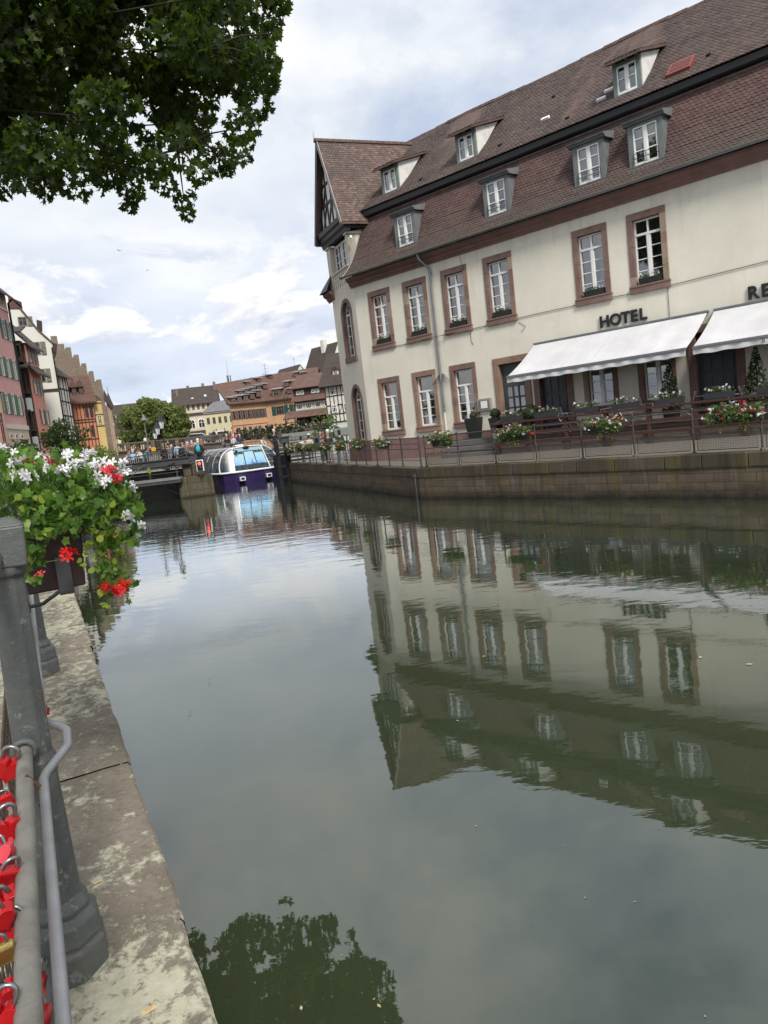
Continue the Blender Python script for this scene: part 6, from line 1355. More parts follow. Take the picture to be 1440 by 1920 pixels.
p = at(491, 840, 69); person('person in a cream jacket bending over the gangway railing', (p.x, p.y, 1.95), 60, 'lean', (.55, .53, .46), (.05, .06, .06), (.02, .016, .014), 2.0)
p = at(516, 830, 66); person('white haired person in black at the lock gate head', (p.x, p.y, 2.2), -10, 'stand', (.02, .02, .025), (.03, .03, .035), (.72, .7, .68), 2.1)
# ------------------------------------------------------------ houses of the left bank
def housemat(name, c, var=.12): return mat(name, c, .85, var, .6, .12)
def win(parent, x, z, w_, h, fm, y=0.0, shut=None, bars=1, name='window', open_=True, sw=None, proud=.05):
    """opening at x (left), z (bottom): a frame ring standing proud, dark pane, optional shutters"""
    e = min(.1, w_ * .14); mb = MB()
    mb.box(x, x + e, y - proud, y + .02, z, z + h); mb.box(x + w_ - e, x + w_, y - proud, y + .02, z, z + h); mb.box(x + e, x + w_ - e, y - proud, y + .02, z + h - e, z + h); mb.box(x + e, x + w_ - e, y - proud, y + .02, z, z + e)
    for k in range(bars): xx = x + w_ * (k + 1) / (bars + 1); mb.box(xx - .03, xx + .03, y - proud * .6, y, z + e, z + h - e)
    mb.box(x + e, x + w_ - e, y - proud * .6 + .004, y, z + h * .62, z + h * .62 + .05)
    f = mb.build(name, fm, parent); MB().poly([(x + e, y - .012, z + e), (x + w_ - e, y - .012, z + e), (x + w_ - e, y - .012, z + h - e), (x + e, y - .012, z + h - e)]).build('pane', DGLASS, f)
    if shut:
        s = sw or w_ * .5
        for x0 in (x - s - .02, x + w_ + .02):
            mb = MB(); mb.box(x0, x0 + s, y - .07, y - .02, z - .02, z + h + .02); k = int(h / .14)
            for j in range(k): zz = z + .04 + (h - .08) * j / k; mb.box(x0 + .05, x0 + s - .05, y - .085, y - .07, zz, zz + .07)
            mb.build('shutter', shut, f)
    return f
def gable_roof(parent, x0, x1, y0, y1, ze, zr, mt, ridge='x', over=.4, name='roof', th=.14):
    mb = MB()
    if ridge == 'x':
        ym = (y0 + y1) / 2; s = (zr - ze) / (ym - y0)
        mb.prismx([(y0 - over, ze - over * s), (ym, zr), (y1 + over, ze - over * s), (y1 + over, ze - over * s + th), (ym, zr + th * 1.2), (y0 - over, ze - over * s + th)][::-1], x0 - over * .5, x1 + over * .5)
    else:
        xm = (x0 + x1) / 2; s = (zr - ze) / (xm - x0)
        mb.prism([(x0 - over, ze - over * s), (xm, zr), (x1 + over, ze - over * s), (x1 + over, ze - over * s + th), (xm, zr + th * 1.2), (x0 - over, ze - over * s + th)], y0 - over * .5, y1 + over * .5)
    return mb.build(name, mt, parent)
RT = mat('brown roof tiles', (.115, .062, .047), .85, .35, 1.2, .5, stretch=(1, 1, 4)); RTD = mat('dark roof tiles', (.062, .048, .042), .85, .35, 1.2, .5, stretch=(1, 1, 4)); RTR = mat('orange roof tiles', (.125, .072, .056), .85, .35, 1.0, .5, stretch=(1, 1, 4))
GSH = mat('green shutters', (.05, .13, .095), .6, .2, 5, .1); BSH = mat('brown shutters', (.13, .085, .07), .6, .2, 5, .1); OSH = mat('olive grey shutters', (.15, .14, .115), .6, .2, 5, .1); TSH = mat('teal shutters', (.012, .06, .06), .6, .2, 5, .1)
WFR = mat('pale window frame', (.55, .5, .44), .7, .1, 4, .05); TIM = mat('dark half timber', (.045, .03, .026), .8, .3, 4, .2)
# pink house
PF = Frame((at(57, 832, 60).x, at(57, 832, 60).y, 0), 100)
ph = empty('pink_house', 'salmon pink house with green louvred shutters at far left', 'house', PF.o, 100)
PINK = housemat('salmon plaster', (.56, .30, .275)); SANDP = housemat('sand plaster', (.52, .42, .30))
MB().box(-16, 0, 0, 9, 6.75, 17.4).build('wall', PINK, ph); MB().box(-16, 0, -.04, 9, 1.5, 6.75).build('base_wall', SANDP, ph)
MB().box(-16, .02, -.1, 0, 6.5, 6.85).build('string_course', WFR, ph); MB().box(-16, .02, -.1, 0, 15.85, 16.0).build('string_course', WFR, ph)
gable_roof(ph, -16, 0, 0, 9, 17.4, 22, RTD, 'x', .7)
MB().tube([(.15, -.5, 17.0), (.1, -.1, 16.6), (.1, -.1, 2)], .08, 6).build('downpipe', DARKW, ph)
for x, z, h in ((-2.3, 13.55, 1.5), (-1.15, 13.55, 1.5)): win(ph, x, z, .75, h, WFR, 0, GSH, 1, sw=.38)
for x in (-6.4, -4.4, -2.95, -1.35): win(ph, x, 10.5, .75, 1.5, WFR, 0, GSH, 1, sw=.42)
for x in (-6.6, -4.7, -3.2, -1.65): win(ph, x, 7.65, .7, 1.55, WFR, 0, GSH, 1, sw=.34)
for x in (-3.1, -4.4, -1.6): win(ph, x, 16.1, .6, .95, WFR, 0, None, 1)
for x in (-5.2, -3.9, -2.5): win(ph, x, 5.75, .75, .42, WFR, -.04, None, 0)
# cream house at the very edge
ch_ = empty('cream_house', 'cream ground floor with pink framed window below the pink house', 'house', PF.W(-7.2, -.3, 0), 100)
MB().box(-6, .6, 0, 2, 1.5, 9.0).build('wall', housemat('cream yellow plaster', (.62, .47, .28)), ch_); win(ch_, -.75, 5.4, .95, 2.2, mat('pink frame', (.4, .2, .18), .7, .1, 4, .05), 0, None, 1)
MB().box(-6, .7, -.1, 2.1, 9.0, 9.1).build('roof', RTD, ch_)
# house with dark timber gallery side and terracotta front
TF = Frame((at(97, 830, 69).x, at(97, 830, 69).y, 0), 99)
th_ = empty('timber_gallery_house', 'terracotta house with a dark timber gallery side between pink and white houses', 'house', TF.o, 99)
TERR = housemat('terracotta plaster', (.50, .225, .17))
MB().box(-3.2, .1, 0, 6, 1.5, 14.4).build('wall', TERR, th_); gable_roof(th_, -3.2, .1, 0, 6, 14.5, 18.0, RTD, 'x', .55)
MB().prismx([(-.75, 11.5), (0, 12.35), (0, 12.5), (-.8, 11.62)][::-1], -3.3, .3).build('pent_roof', RTD, th_)
for z, h, n_ in ((12.75, 1.2, 3), (9.95, 1.25, 3)):
    for k in range(n_): win(th_, -2.7 + k * .95, z, .5, h, WFR, 0, BSH, 1, sw=.2)
for k in range(2): win(th_, -2.0 + k * 1.5, 7.3, .6, 1.3, WFR, 0, BSH, 1, sw=.32)
SF = Frame((0, 0, 0), 9)
sd = MB(); sx_ = -3.25
for z, h, d in ((12.9, 1.2, 0), (10.2, 1.5, 0), (6.9, 1.5, 0)):
    sd.box(sx_ - .9, sx_, .2, 5.5, z - .25, z - .1); sd.box(sx_ - .9, sx_ - .82, .2, 5.5, z + h, z + h + .12)
    for k in range(14): y = .2 + 5.3 * k / 13; sd.box(sx_ - .9, sx_ - .82, y - .045, y + .045, z - .1, z + h)
sd.box(sx_ - .75, sx_, .2, 5.6, 14.2, 14.5); sd.build('timber_gallery', TIM, th_)
MB().box(sx_ - .05, sx_, .1, 5.8, 5, 14.3).build('gallery_back', TIM, th_)
for z in (9.0, 5.6): MB().box(sx_ - .86, sx_ - .06, .2, 5.5, z - .6, z + .55).build('gallery_panel', housemat('pale panel %d' % int(z), (.5, .55, .53)), th_)
MB().prism([(sx_ - 1.6, 15.0), (sx_ + .2, 15.7), (sx_ + .2, 15.85), (sx_ - 1.65, 15.12)], -.2, 5.5).build('pent_roof', RTD, th_); MB().prism([(sx_ - 1.5, 12.0), (sx_ + .2, 12.6), (sx_ + .2, 12.75), (sx_ - 1.55, 12.12)], -.2, 5.5).build('pent_roof', RTD, th_)
# tall white house, its gable wall towards us
WF_ = Frame((at(120, 800, 74).x, at(120, 800, 74).y, 0), 24)
def wz(x, y): return WF_.L(x / 5.646, 520 + y / 5.646)
wh = empty('white_house', 'tall white house with olive open shutters and a stepped roof edge', 'house', WF_.o, 24)
WPL = housemat('white plaster', (.60, .60, .54), .08)
_c = wz(660, 1480)[0]
MB().prism([(-7.5, 1.5), (_c, 1.5), wz(552, 685), wz(515, 640), wz(400, 560), wz(215, 335), wz(95, 330), (-7.5, wz(95, 330)[1])], 0, 8).build('wall', WPL, wh)
MB().prism([wz(565, 695), wz(552, 700), wz(400, 568), wz(215, 345), wz(85, 210), wz(80, 195), wz(222, 325), wz(405, 548)], -.12, 8.2).build('roof', RT, wh)
MB().prism([wz(85, 215), wz(220, 330), wz(120, 332), wz(90, 330)], -.1, 8).build('hip_roof', RT, wh)
MB().prism([wz(400, 555), wz(430, 560), wz(445, 465), wz(385, 450)], -.1, 5).build('dormer', TIM, wh); MB().prism([wz(150, 240), wz(225, 310), wz(228, 265), wz(90, 205)], -.15, 3).build('dormer', TIM, wh); MB().prism([wz(565, 795), wz(580, 795), wz(605, 710), wz(550, 690)], -.1, 6).build('eave_box', TIM, wh)
for x, z, h in ((*wz(345, 825), 1.25), (*wz(400, 1115), 1.3), (*wz(200, 520), .9)): 
    f = win(wh, x, z, .8, h, OSH, 0, None, 1); mb = MB(); mb.box(x + .84, x + 1.3, -.09, -.03, z, z + h); mb.box(x + .88, x + 1.26, -.105, -.09, z + .06, z + h * .48); mb.box(x + .88, x + 1.26, -.105, -.09, z + h * .54, z + h - .06); mb.build('shutter', OSH, f)
MB().box(-7.5, _c + .02, -.1, 0, 10.75, 11.0).build('string_course', TIM, wh); MB().tube([(_c + .1, -.1, 15), (_c + .1, -.1, 2)], .07, 6).build('downpipe', DARKW, wh)
# narrow half-timbered house behind it
NHF = Frame((at(114, 790, 75.5).x, at(114, 790, 75.5).y, 0), 98)
nh = empty('narrow_half_timbered_house', 'narrow white half timbered front behind the white house', 'house', NHF.o, 98)
MB().box(0, 5, 0, 5, 1.5, 12.7).build('wall', WPL, nh)
tb = MB()
for z in (12.5, 11.2, 9.9, 8.4, 7.0): tb.box(0, 5, -.04, 0, z, z + .16)
for x in (0, .9, 1.8, 3, 4, 4.84): tb.box(x, x + .16, -.05, 0, 5, 12.7)
tb.build('timber_frame', TIM, nh); win(nh, 1.1, 8.6, .6, 1.2, WFR, -.02); win(nh, 2.1, 8.6, .6, 1.2, WFR, -.02); win(nh, 1.1, 11.4, .6, 1.1, WFR, -.02); gable_roof(nh, 0, 5, 0, 5, 12.9, 15.2, RTD, 'x', .6)
# stepped-gable stone house
SG = Frame((at(185, 790, 92).x, at(185, 790, 92).y, 0), 20)
sg_ = empty('stepped_gable_house', 'brown stone house with a tall stepped gable edge', 'house', SG.o, 20)
STG = brickmat('brown rubble stone', (.22, .17, .125), (.17, .13, .10), (.25, .21, .17), .5, .25, .02, var=.3)
pts = [(-9, 1.5), (1.3, 1.5), (1.05, 13.4), (.5, 13.4), (.3, 13.0), (.3, 14.5), (-.2, 14.5), (-.4, 14.1), (-.4, 15.5), (-.9, 15.5), (-1.1, 15.1), (-1.1, 16.6), (-1.6, 16.6), (-1.85, 16.2), (-1.85, 17.55), (-2.4, 17.55), (-2.6, 17.2), (-2.55, 18.0), (-3.2, 18.0), (-3.2, 19.0), (-3.9, 19.0), (-3.9, 18.0), (-9, 18)]
MB().prism(pts, 0, .9).build('gable_wall', STG, sg_); MB().box(-9, .9, .9, 9, 1.5, 12.8).build('wall', STG, sg_); MB().prism([(-9, 17), (-3.4, 17.2), (.9, 12.7), (.9, 12.4), (-9, 12.4)][::-1], .9, 9).build('roof', RTD, sg_)
MB().prism([(1.0, 11.0), (1.75, 9.7), (1.95, 9.9), (1.15, 12.2)], -.1, 2.2).build('pent_roof', RTD, sg_); MB().box(1.2, 1.7, .3, 2, 1.5, 10.2).build('side_tower', mat('tan plaster', (.32, .235, .165), .85, .15, .8, .1), sg_)
# orange half-timbered house
OF = Frame((at(180, 840, 84).x, at(180, 840, 84).y, 0), 30)
oh = empty('orange_half_timbered_house', 'bright orange half timbered house with three gabled dormers', 'house', OF.o, 30)
ORG = housemat('orange plaster', (.48, .185, .10)); MB().box(-2.6, .5, 0, 5, 1.5, 10.2).build('wall', ORG, oh)
tb = MB()
for z in (10.0, 8.15, 7.85, 5.9): tb.box(-2.6, .5, -.05, 0, z, z + .12)
for k in range(9): x = -2.55 + k * .37; tb.box(x, x + .08, -.06, 0, 4.5, 10.1)
tb.build('timber_frame', TIM, oh)
for x, z in ((-.55, 8.5), (-.05, 8.5), (-.2, 6.3), (-1.9, 6.3)): win(oh, x, z, .35, 1.2, TIM, -.06, None, 1)
MB().prismx([(-.5, 9.95), (2.5, 13.2), (2.5, 13.4), (-.55, 10.12)][::-1], -2.9, .8).build('roof', RT, oh); MB().prismx([(0, 10.2), (5, 10.2), (2.5, 13.2)], .1, .5).build('roof_gable', RT, oh)
for k in range(3):
    x = -2.3 + k * .75; d = MB().box(x, x + .5, .3, 1.8, 10.7, 12.0).build('dormer', TIM, oh); MB().prism([(x - .12, 11.9), (x + .62, 11.9), (x + .25, 12.7)], .1, 2.2).build('roof', RT, d); win(d, x + .08, 10.9, .34, .9, BSH, .3, None, 1)
yh = empty('yellow_house', 'narrow yellow house at the end of the orange house', 'house', OF.W(.5, .4, 0), 30)
MB().box(0, .9, 0, 4, 1.5, 10.3).build('wall', housemat('yellow plaster', (.50, .38, .16)), yh); tb = MB()
for z in (9.9, 8.6, 7.3): tb.box(0, .9, -.04, 0, z, z + .12)
tb.build('timber_frame', TIM, yh); win(yh, .25, 7.6, .4, 1.0, WFR, -.03); MB().prism([(-.1, 10.3), (1.0, 10.3), (.45, 10.9)], -.1, 4).build('roof', RT, yh)
# bushes of the left bank
def bush(label, px, py, Y, r, n_, seed, lm=LEAF_S, size=.17, hz=None, name='bush', cat='bush', grp='bushes on the left bank', dens=190):
    p = at(px, py, Y); zb = 2.2; o = empty(name, label, cat, (p.x, p.y, zb), 0, grp); rg_ = random.Random(seed); hz = hz or r
    foliage('foliage', lm, o, crown(rg_, (0, 0, p.z - zb), (r, r, hz), n_, (.3, .42)), dens, size, T_OVAL, seed); foliage('inner_foliage', lm, o, [(0, 0, p.z - zb, r * .75, r * .75, hz * .75)], dens * .8, size * 1.2, T_OVAL, seed + 1)
    tb_ = MB(); tb_.tube([(0, 0, -.2), (0, 0, p.z - zb)], [.12, .05], 6)
    for k in range(5): a = k * 1.3; tb_.tube([(0, 0, (p.z - zb) * .5), (r * .6 * cos(a), r * .6 * sin(a), p.z - zb + hz * .3)], [.05, .015], 5)
    tb_.build('stem', BARK, o); return o
bush('rounded green tree above the white flowers on the left bank', 125, 828, 40, 1.25, 40, 301, hz=1.25)
bush('dark green bush below the pink house', 38, 855, 38, 1.15, 30, 302, hz=.75)
bush('pale green bush sloping down to the water by the bridge', 196, 862, 46, 1.0, 26, 303, LEAF_T, hz=1.0)
bush('green bush between the round tree and the bridge', 165, 868, 43, 1.0, 26, 304, hz=.85)
bush('low bush behind the left edge of the flowers', 3, 862, 36, .9, 20, 305, hz=.7)
bush('bush hanging over the bank under the walkway', 275, 905, 66, 1.2, 20, 306, hz=.7)

# ------------------------------------------------------------ stone bridge and the town behind
SBF = Frame((at(330, 850, 112).x, 112, 0), 8)
sbr = empty('stone_bridge', 'long low stone bridge with a balustrade crossing behind the crowd', 'bridge', SBF.o, 8)
SBM = brickmat('bridge stone', (.15, .125, .10), (.12, .10, .082), (.09, .075, .06), 1.2, .45, .02, var=.4)
def dz_(x): return -.05 * x * .35
bw_ = MB(); n_ = 24; vs = []
X0, X1 = -14, 24
zb_ = lambda x: 5.75 - .022 * (x + 10)
for i in range(n_ + 1): x = X0 + (X1 - X0) * i / n_; vs += [(x, 0, 1.0), (x, 0, zb_(x) - 1.35)]
bw_.add(vs, [(2 * i, 2 * i + 2, 2 * i + 3, 2 * i + 1) for i in range(n_)]); bw_.build('spandrel_wall', SBM, sbr)
st2 = MB(); vs = []
st2.add([(X0, -.25, zb_(X0) - 1.35), (X1, -.25, zb_(X1) - 1.35), (X1, -.25, zb_(X1) - 1.1), (X0, -.25, zb_(X0) - 1.1), (X0, 8, zb_(X0) - 1.1), (X1, 8, zb_(X1) - 1.1), (X0, .1, zb_(X0) - 1.35), (X1, .1, zb_(X1) - 1.35)], [(0, 1, 2, 3), (3, 2, 5, 4), (6, 7, 1, 0)]); st2.build('deck', SBM, sbr)
bal = MB(); x = X0; k = 0
while x < X1 - .2:
    if k % 12 == 0: bal.box(x - .2, x + .3, -.25, .15, zb_(x) - 1.1, zb_(x) + .06)
    else: bal.lathe([(.06, 0), (.11, .22), (.05, .5), (.09, .8)], 6, (x, -.05, zb_(x) - 1.05))
    x += .3; k += 1
bal.build('balusters', SBM, sbr)['kind'] = 'stuff'
MB().hexa([(X0, -.2, zb_(X0) - .25), (X1, -.2, zb_(X1) - .25), (X1, .12, zb_(X1) - .25), (X0, .12, zb_(X0) - .25)], [(X0, -.2, zb_(X0)), (X1, -.2, zb_(X1)), (X1, .12, zb_(X1)), (X0, .12, zb_(X0))]).build('coping', SBM, sbr)
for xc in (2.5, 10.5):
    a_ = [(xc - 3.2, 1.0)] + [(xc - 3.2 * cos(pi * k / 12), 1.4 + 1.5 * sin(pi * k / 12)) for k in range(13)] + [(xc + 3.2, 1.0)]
    MB().prism(a_, -.06, .2).build('arch', mat('bridge arch shade stone', (.05, .042, .036), .9, .2, 2, .2) if xc == 2.5 else bpy.data.materials['bridge arch shade stone'], sbr)  # dark slab: the shade under the arch is put into its colour
br2 = empty('brick_vault', 'low orange brick vault beyond the footbridge', 'vault', (at(470, 838, 96).x, 96, 0), 5)
MB().prism([(-3, 2.5)] + [(-2.2 + 5.2 * k / 10 - .8, 3.1 + .75 * sin(pi * (.25 + .5 * k / 10))) for k in range(11)] + [(3, 2.5)], 0, 3).build('masonry', mat('orange brick', (.36, .19, .11), .85, .2, 2, .2), br2)
iv = empty('ivy_bank', 'dark ivy clad bank at the right end of the stone bridge', 'ivy', (at(490, 820, 100).x, 100, 1.2))
foliage('foliage', LEAF_B, iv, [(-4 + k * 1.0, rg.uniform(-.5, .5), 3.1 + .06 * k + rg.uniform(-.2, .3), 1.1, .9, .9) for k in range(11)], 55, .42, T_OVAL, 310); MB().box(-5, 7, .3, 2, 0, 3.4).build('bank_wall', SBM, iv)
# parked car and small people on the bridge
car = empty('parked_car', 'silver grey car parked on the stone bridge in front of the tree', 'car', SBF.W(6.9, 3.2, zb_(7) - 1.1), 8)
CARP = mat('silver car paint', (.24, .25, .26), .25, .05, 2, 0, metal=.6)
body = [(-2.2, .35), (2.2, .35), (2.25, .75), (2.1, .95), (1.35, 1.05), (.6, 1.62), (-1.2, 1.68), (-2.0, 1.1), (-2.25, .95)]
MB().prism(body, -.9, .9).build('body', CARP, car, bevel=.08); MB().prism([(1.15, 1.08), (.55, 1.54), (-1.15, 1.6), (-1.75, 1.12)], -.915, .915).build('windows', DGLASS, car)
for x in (-1.4, 1.4):
    for y in (-.85, .85): MB().lathe([(.33, -.1), (.33, .1)], 14).build('wheel', BLACK, car, Matrix.Translation(Vector((x, y, .33))) @ Matrix.Rotation(pi / 2, 4, 'X'))
for y in (-.6, .6): MB().box(2.18, 2.26, y - .2, y + .2, .7, .85).build('headlight', LGL, car)
c2 = dup(car); c2['label'] = 'grey car at the left on the stone bridge behind the balustrade'; c2.location = SBF.W(3.2, 5.6, zb_(3) - 1.1); c2['group'] = car['group'] = 'cars parked on the stone bridge'
lst = [(224, 'white'), (272, 'white'), (403, 'black'), (407, 'white'), (424, 'navy'), (437, 'pale pink'), (460, 'black'), (480, 'grey'), (505, 'white'), (510, 'black')]
for i, (px, tn) in enumerate(lst):
    p = at(px, 820, 114.5); X_ = SBF.inv(p)[0]
    person('person in a %s top on the stone bridge, %s from the left' % (tn, ordn[i]), (p.x, p.y, zb_(X_) - 1.1), rg.uniform(0, 360), 'walk', TD[tn], (.05, .05, .07), HR[i % 5], 1.95, 'people on the stone bridge')
# trees in front of the town
def town_tree(label, px, py, Y, r, hz, n_, seed):
    p = at(px, py, Y); o = empty('plane_tree', label, 'tree', (p.x, p.y, 3.5), 0, 'trees behind the stone bridge'); rg_ = random.Random(seed)
    foliage('crown', LEAF_T, o, crown(rg_, (0, 0, p.z - 3.5), (r, r, hz), int(n_ * 1.9), (.14, .26)), 95, .42, T_QUAD, seed, .3); foliage('inner_crown', LEAF_T, o, [(0, 0, p.z - 3.5, r * .72, r * .72, hz * .72)], 60, .6, T_QUAD, seed + 1)
    tb_ = MB(); tb_.tube([(0, 0, -.5), (.1, 0, (p.z - 3.5) * .6), (0, 0, p.z - 3.5 + hz * .5)], [.35, .22, .06], 8)
    for k in range(7): a = k * .9; tb_.tube([(0, 0, (p.z - 3.5) * .5), (r * .6 * cos(a), r * .6 * sin(a), p.z - 3.5 + hz * .2)], [.12, .03], 5)
    tb_.build('trunk', BARK, o)
town_tree('left plane tree with a broad crown behind the lamps', 254, 800, 126, 3.6, 4.0, 46, 401); town_tree('middle tallest plane tree behind the lamps', 287, 790, 122, 3.6, 4.9, 54, 402); town_tree('right plane tree beside the arcaded house', 328, 797, 120, 2.8, 4.3, 48, 403)
# bright young tree on the promenade by the hotel
p = at(608, 800, 74); o = empty('young_tree', 'bright green young tree behind the people near the hotel bay', 'tree', (p.x, p.y, 1.4))
foliage('crown', LEAF_C, o, crown(random.Random(41), (0, 0, p.z - 1.4), (1.5, 1.3, 1.7), 30, (.25, .36)), 85, .26, T_OVAL, 411); MB().tube([(0, 0, 0), (0, 0, p.z - 1.0)], [.08, .04], 6).build('trunk', BARK, o)
# big orange house with its many dormers
ob = empty('big_orange_house', 'wide orange house with a large red roof full of dormers', 'house', (at(503, 803, 135).x, 135, 0), 0)
P0 = at(503, 803, 135); OA = Frame((P0.x, 135, 0), -8); OB = Frame((P0.x, 135, 0), 35)
ORP = housemat('ochre orange plaster', (.47, .285, .165)); OM1 = Matrix.Rotation(radians(-8), 4, 'Z'); OM2 = Matrix.Rotation(radians(35), 4, 'Z')
a0, a1_, b0 = OA.W(0, 0) - ob.location, OA.W(9.5, 0) - ob.location, OB.W(-6.9, 0) - ob.location
bk1 = a1_ + OA.Y * 11; bk0 = b0 + (OA.Y * 6 + OB.Y * 5)
mb = MB(); fp = [b0, a0, a1_, bk1, bk0]; mb.prismz([(q.x, q.y) for q in fp], 1.2, 11.1); mb.build('wall', ORP, ob)
MB().box(0, 9.6, -.05, .0, 1.2, 6.3).build('ground_floor', housemat('pink ochre plaster', (.6, .36, .25)), ob, OM1); MB().box(0.0, 9.6, -.14, .0, 6.3, 6.5).build('string_course', ORP, ob, OM1); MB().box(-6.9, 0, -.14, .0, 6.9, 7.05).build('string_course', ORP, ob, OM2)
# roof: hip at the corner
e0 = [b0 - OB.Y * .7 - OB.X * .5, a0 - (OA.Y + OB.Y).normalized() * .75, a1_ - OA.Y * .7 + OA.X * .5]
r0 = Vector((at(527, 696, 142).x - P0.x, 7.5, 16.2)); r1 = a1_ + OA.Y * 6; r1.z = 16.2; r2 = b0 + OB.Y * 6; r2.z = 14.9
for q in e0: q.z = 10.75
rb0 = bk0.copy(); rb0.z = 10.8; rb1 = bk1.copy(); rb1.z = 10.8
MB().add([e0[0], e0[1], e0[2], r0, r1, r2, rb0, rb1], [(1, 2, 4, 3), (0, 1, 3, 5), (3, 4, 7), (3, 7, 6), (5, 3, 6), (0, 5, 6)]).build('roof', RTR, ob)
MB().add([(q.x, q.y, q.z - .02) for q in e0] + [(q.x, q.y, q.z - .25) for q in e0], [(0, 3, 4, 1), (1, 4, 5, 2)]).build('eave', TIM, ob)
for x in (1.7, 4.9, 7.7): win(ob, 0, 0, .1, .1, WFR) if False else None
def winM(M, x, z, w_, h, fm, y, shut=None, bars=1, sw=None):
    f = win(ob, x, z, w_, h, fm, y, shut, bars, sw=sw); f.matrix_local = M
    return f
for x in (1.9, 5.2): winM(OM1, x, 8.0, 1.5, 1.6, mat('brown frame', (.2, .15, .12), .7, .1, 4, 0) if x == 1.9 else bpy.data.materials['brown frame'], 0, TSH, 2, .75)
BRF = bpy.data.materials['brown frame']
winM(OM1, 2.2, 4.6, 1.5, 1.2, BRF, -.05)
for x in (-6.6, -5.6, -4.7, -3.75, -2.95, -2.2, -1.45, -.75): winM(OM2, x, 7.9, .5, 1.6, BRF, 0, BSH, 0, .28)
for x in (-6.2, -5.0, -3.9, -2.9, -2.0): winM(OM2, x, 5.0, .7, 1.5, BRF, 0, None, 1)
def odorm(M, px, py, fr_, y, w_, h):
    x, z = fr_.L(px, py, y); d = MB().box(x - w_ / 2, x + w_ / 2, y, y + 2.2, z - h / 2, z + h / 2).build('dormer', RTR, ob, M)
    MB().prismx([(y - .25, z + h / 2 - .05), (y + 2.4, z + h / 2 + .25), (y + 2.4, z + h / 2 + .4), (y - .3, z + h / 2 + .08)][::-1], x - w_ / 2 - .2, x + w_ / 2 + .2).build('roof', mat('pale zinc', (.4, .4, .42), .5, .1, 3, 0, metal=.3) if 'pale zinc' not in bpy.data.materials else bpy.data.materials['pale zinc'], d)
    win(d, x - w_ * .3, z - h * .38, w_ * .6, h * .7, BRF, y)
for px, py in ((438, 751), (449, 748), (461, 746), (473, 742), (485, 738)): odorm(OM2, px, py, OB, -.5, .95, 1.1)
for px, py in ((452, 737), (462, 734), (474, 731), (486, 727), (497, 724)): odorm(OM2, px, py, OB, 1.2, .85, .9)
for px, py in ((465, 719), (486, 712), (508, 706)): odorm(OM2, px, py, OB, 3.3, .7, .7)
for px, py, w_, h, y in ((518, 737, 1.7, 1.4, -.1), (542, 733, .8, .9, .0), (537, 720, .9, .9, 1.7), (554, 718, .8, .9, 1.7), (554, 702, .8, .8, 4.6), (569, 702, .8, .8, 4.6)): odorm(OM1, px, py, OA, y, w_, h)
for px, py, h in ((498, 697, 6), (550, 683, 5)):
    pass
an = empty('roof_antenna', 'thin television antenna on the big orange roof', 'antenna', at(499, 708, 140)); mb = MB(); mb.tube([(0, 0, -1.5), (0, 0, 2.6)], .035, 5)
for zz in (1.0, 1.6, 2.3): mb.tube([(-.5, 0, zz), (.5, .1, zz + .1)], .025, 4)
mb.build('mast', IRON, an)
an2 = empty('roof_antenna', 'thin mast antenna above the rear white gables', 'antenna', at(552, 684, 165)); mb = MB(); mb.tube([(0, 0, -1.5), (0, 0, 1.8)], .035, 5); mb.tube([(-.4, 0, 1.2), (.4, 0, 1.3)], .02, 4); mb.build('mast', IRON, an2)
# gallery house with the flowers
GAF = Frame((at(560, 800, 116).x, 116, 0), -12)
ga = empty('gallery_house', 'brown timbered house with tiered roofs and a flowered open gallery', 'house', GAF.o, -12)
BRT = mat('brown stained boards', (.055, .03, .026), .8, .3, 3, .2)
def gL(px, py, y=0): return GAF.L(px, py, y)
MB().box(-.2, 7.5, 0, 8, 1.2, 11.0).build('wall', BRT, ga); MB().box(-.1, 7.6, -.03, 0, 7.55, 8.8).build('upper_panels', housemat('cream panel', (.5, .46, .40)), ga)
for k in range(5): win(ga, .1 + k * 1.5, 7.75, 1.0, .9, WHITE, -.04, None, 2)
for k in range(3): win(ga, .3 + k * 2.5, 10.05, .55, .6, WHITE, 0, None, 1); win(ga, 1.0 + k * 2.5, 10.05, .55, .6, WHITE, 0, None, 1)
MB().prismx([(-.5, 10.9), (4, 13.2), (4, 13.4), (-.6, 11.05)][::-1], -.5, 8).build('roof', RTR, ga); MB().prismx([(0, 10.9), (8, 10.9), (4, 13.2)], -.2, 7.5).build('roof_gable', BRT, ga)
MB().prismx([(-.7, 8.9), (.1, 9.8), (.1, 9.95), (-.8, 9.0)][::-1], -.5, 8).build('pent_roof', RTR, ga); MB().prismx([(-2.0, 6.4), (.1, 7.5), (.1, 7.65), (-2.1, 6.5)][::-1], -1.7, 8).build('pent_roof', RTR, ga); MB().prismx([(-2.3, 3.9), (-.2, 4.5), (-.2, 4.65), (-2.4, 4.0)][::-1], -2.0, 8).build('pent_roof', RTR, ga)
gp_ = MB()
for k in range(7): gp_.box(-1.5 + k * 1.5, -1.35 + k * 1.5, -1.75, -1.6, 4.5, 6.5); gp_.beam((-1.4 + k * 1.5, -1.68, 5.9), (-.9 + k * 1.5, -1.68, 6.45), .08, .08)
gp_.box(-1.6, 7.6, -1.8, -1.7, 4.55, 5.2); gp_.build('gallery_rail', BRT, ga); MB().box(-1.6, 7.6, -1.8, 0, 4.4, 4.55).build('gallery_floor', BRT, ga)
gfl = MB(); rg3 = random.Random(17)
for _ in range(90): flower(gfl, (rg3.uniform(-1.5, 7.4), -1.85, 5.15 + rg3.uniform(-.15, .2)), .11, rg3, 0, 5, 2, .1)
gfl.build('gallery_flowers', mat('pink white petals', (.6, .5, .48), .7, .2, 3, 0), ga)['kind'] = 'stuff'
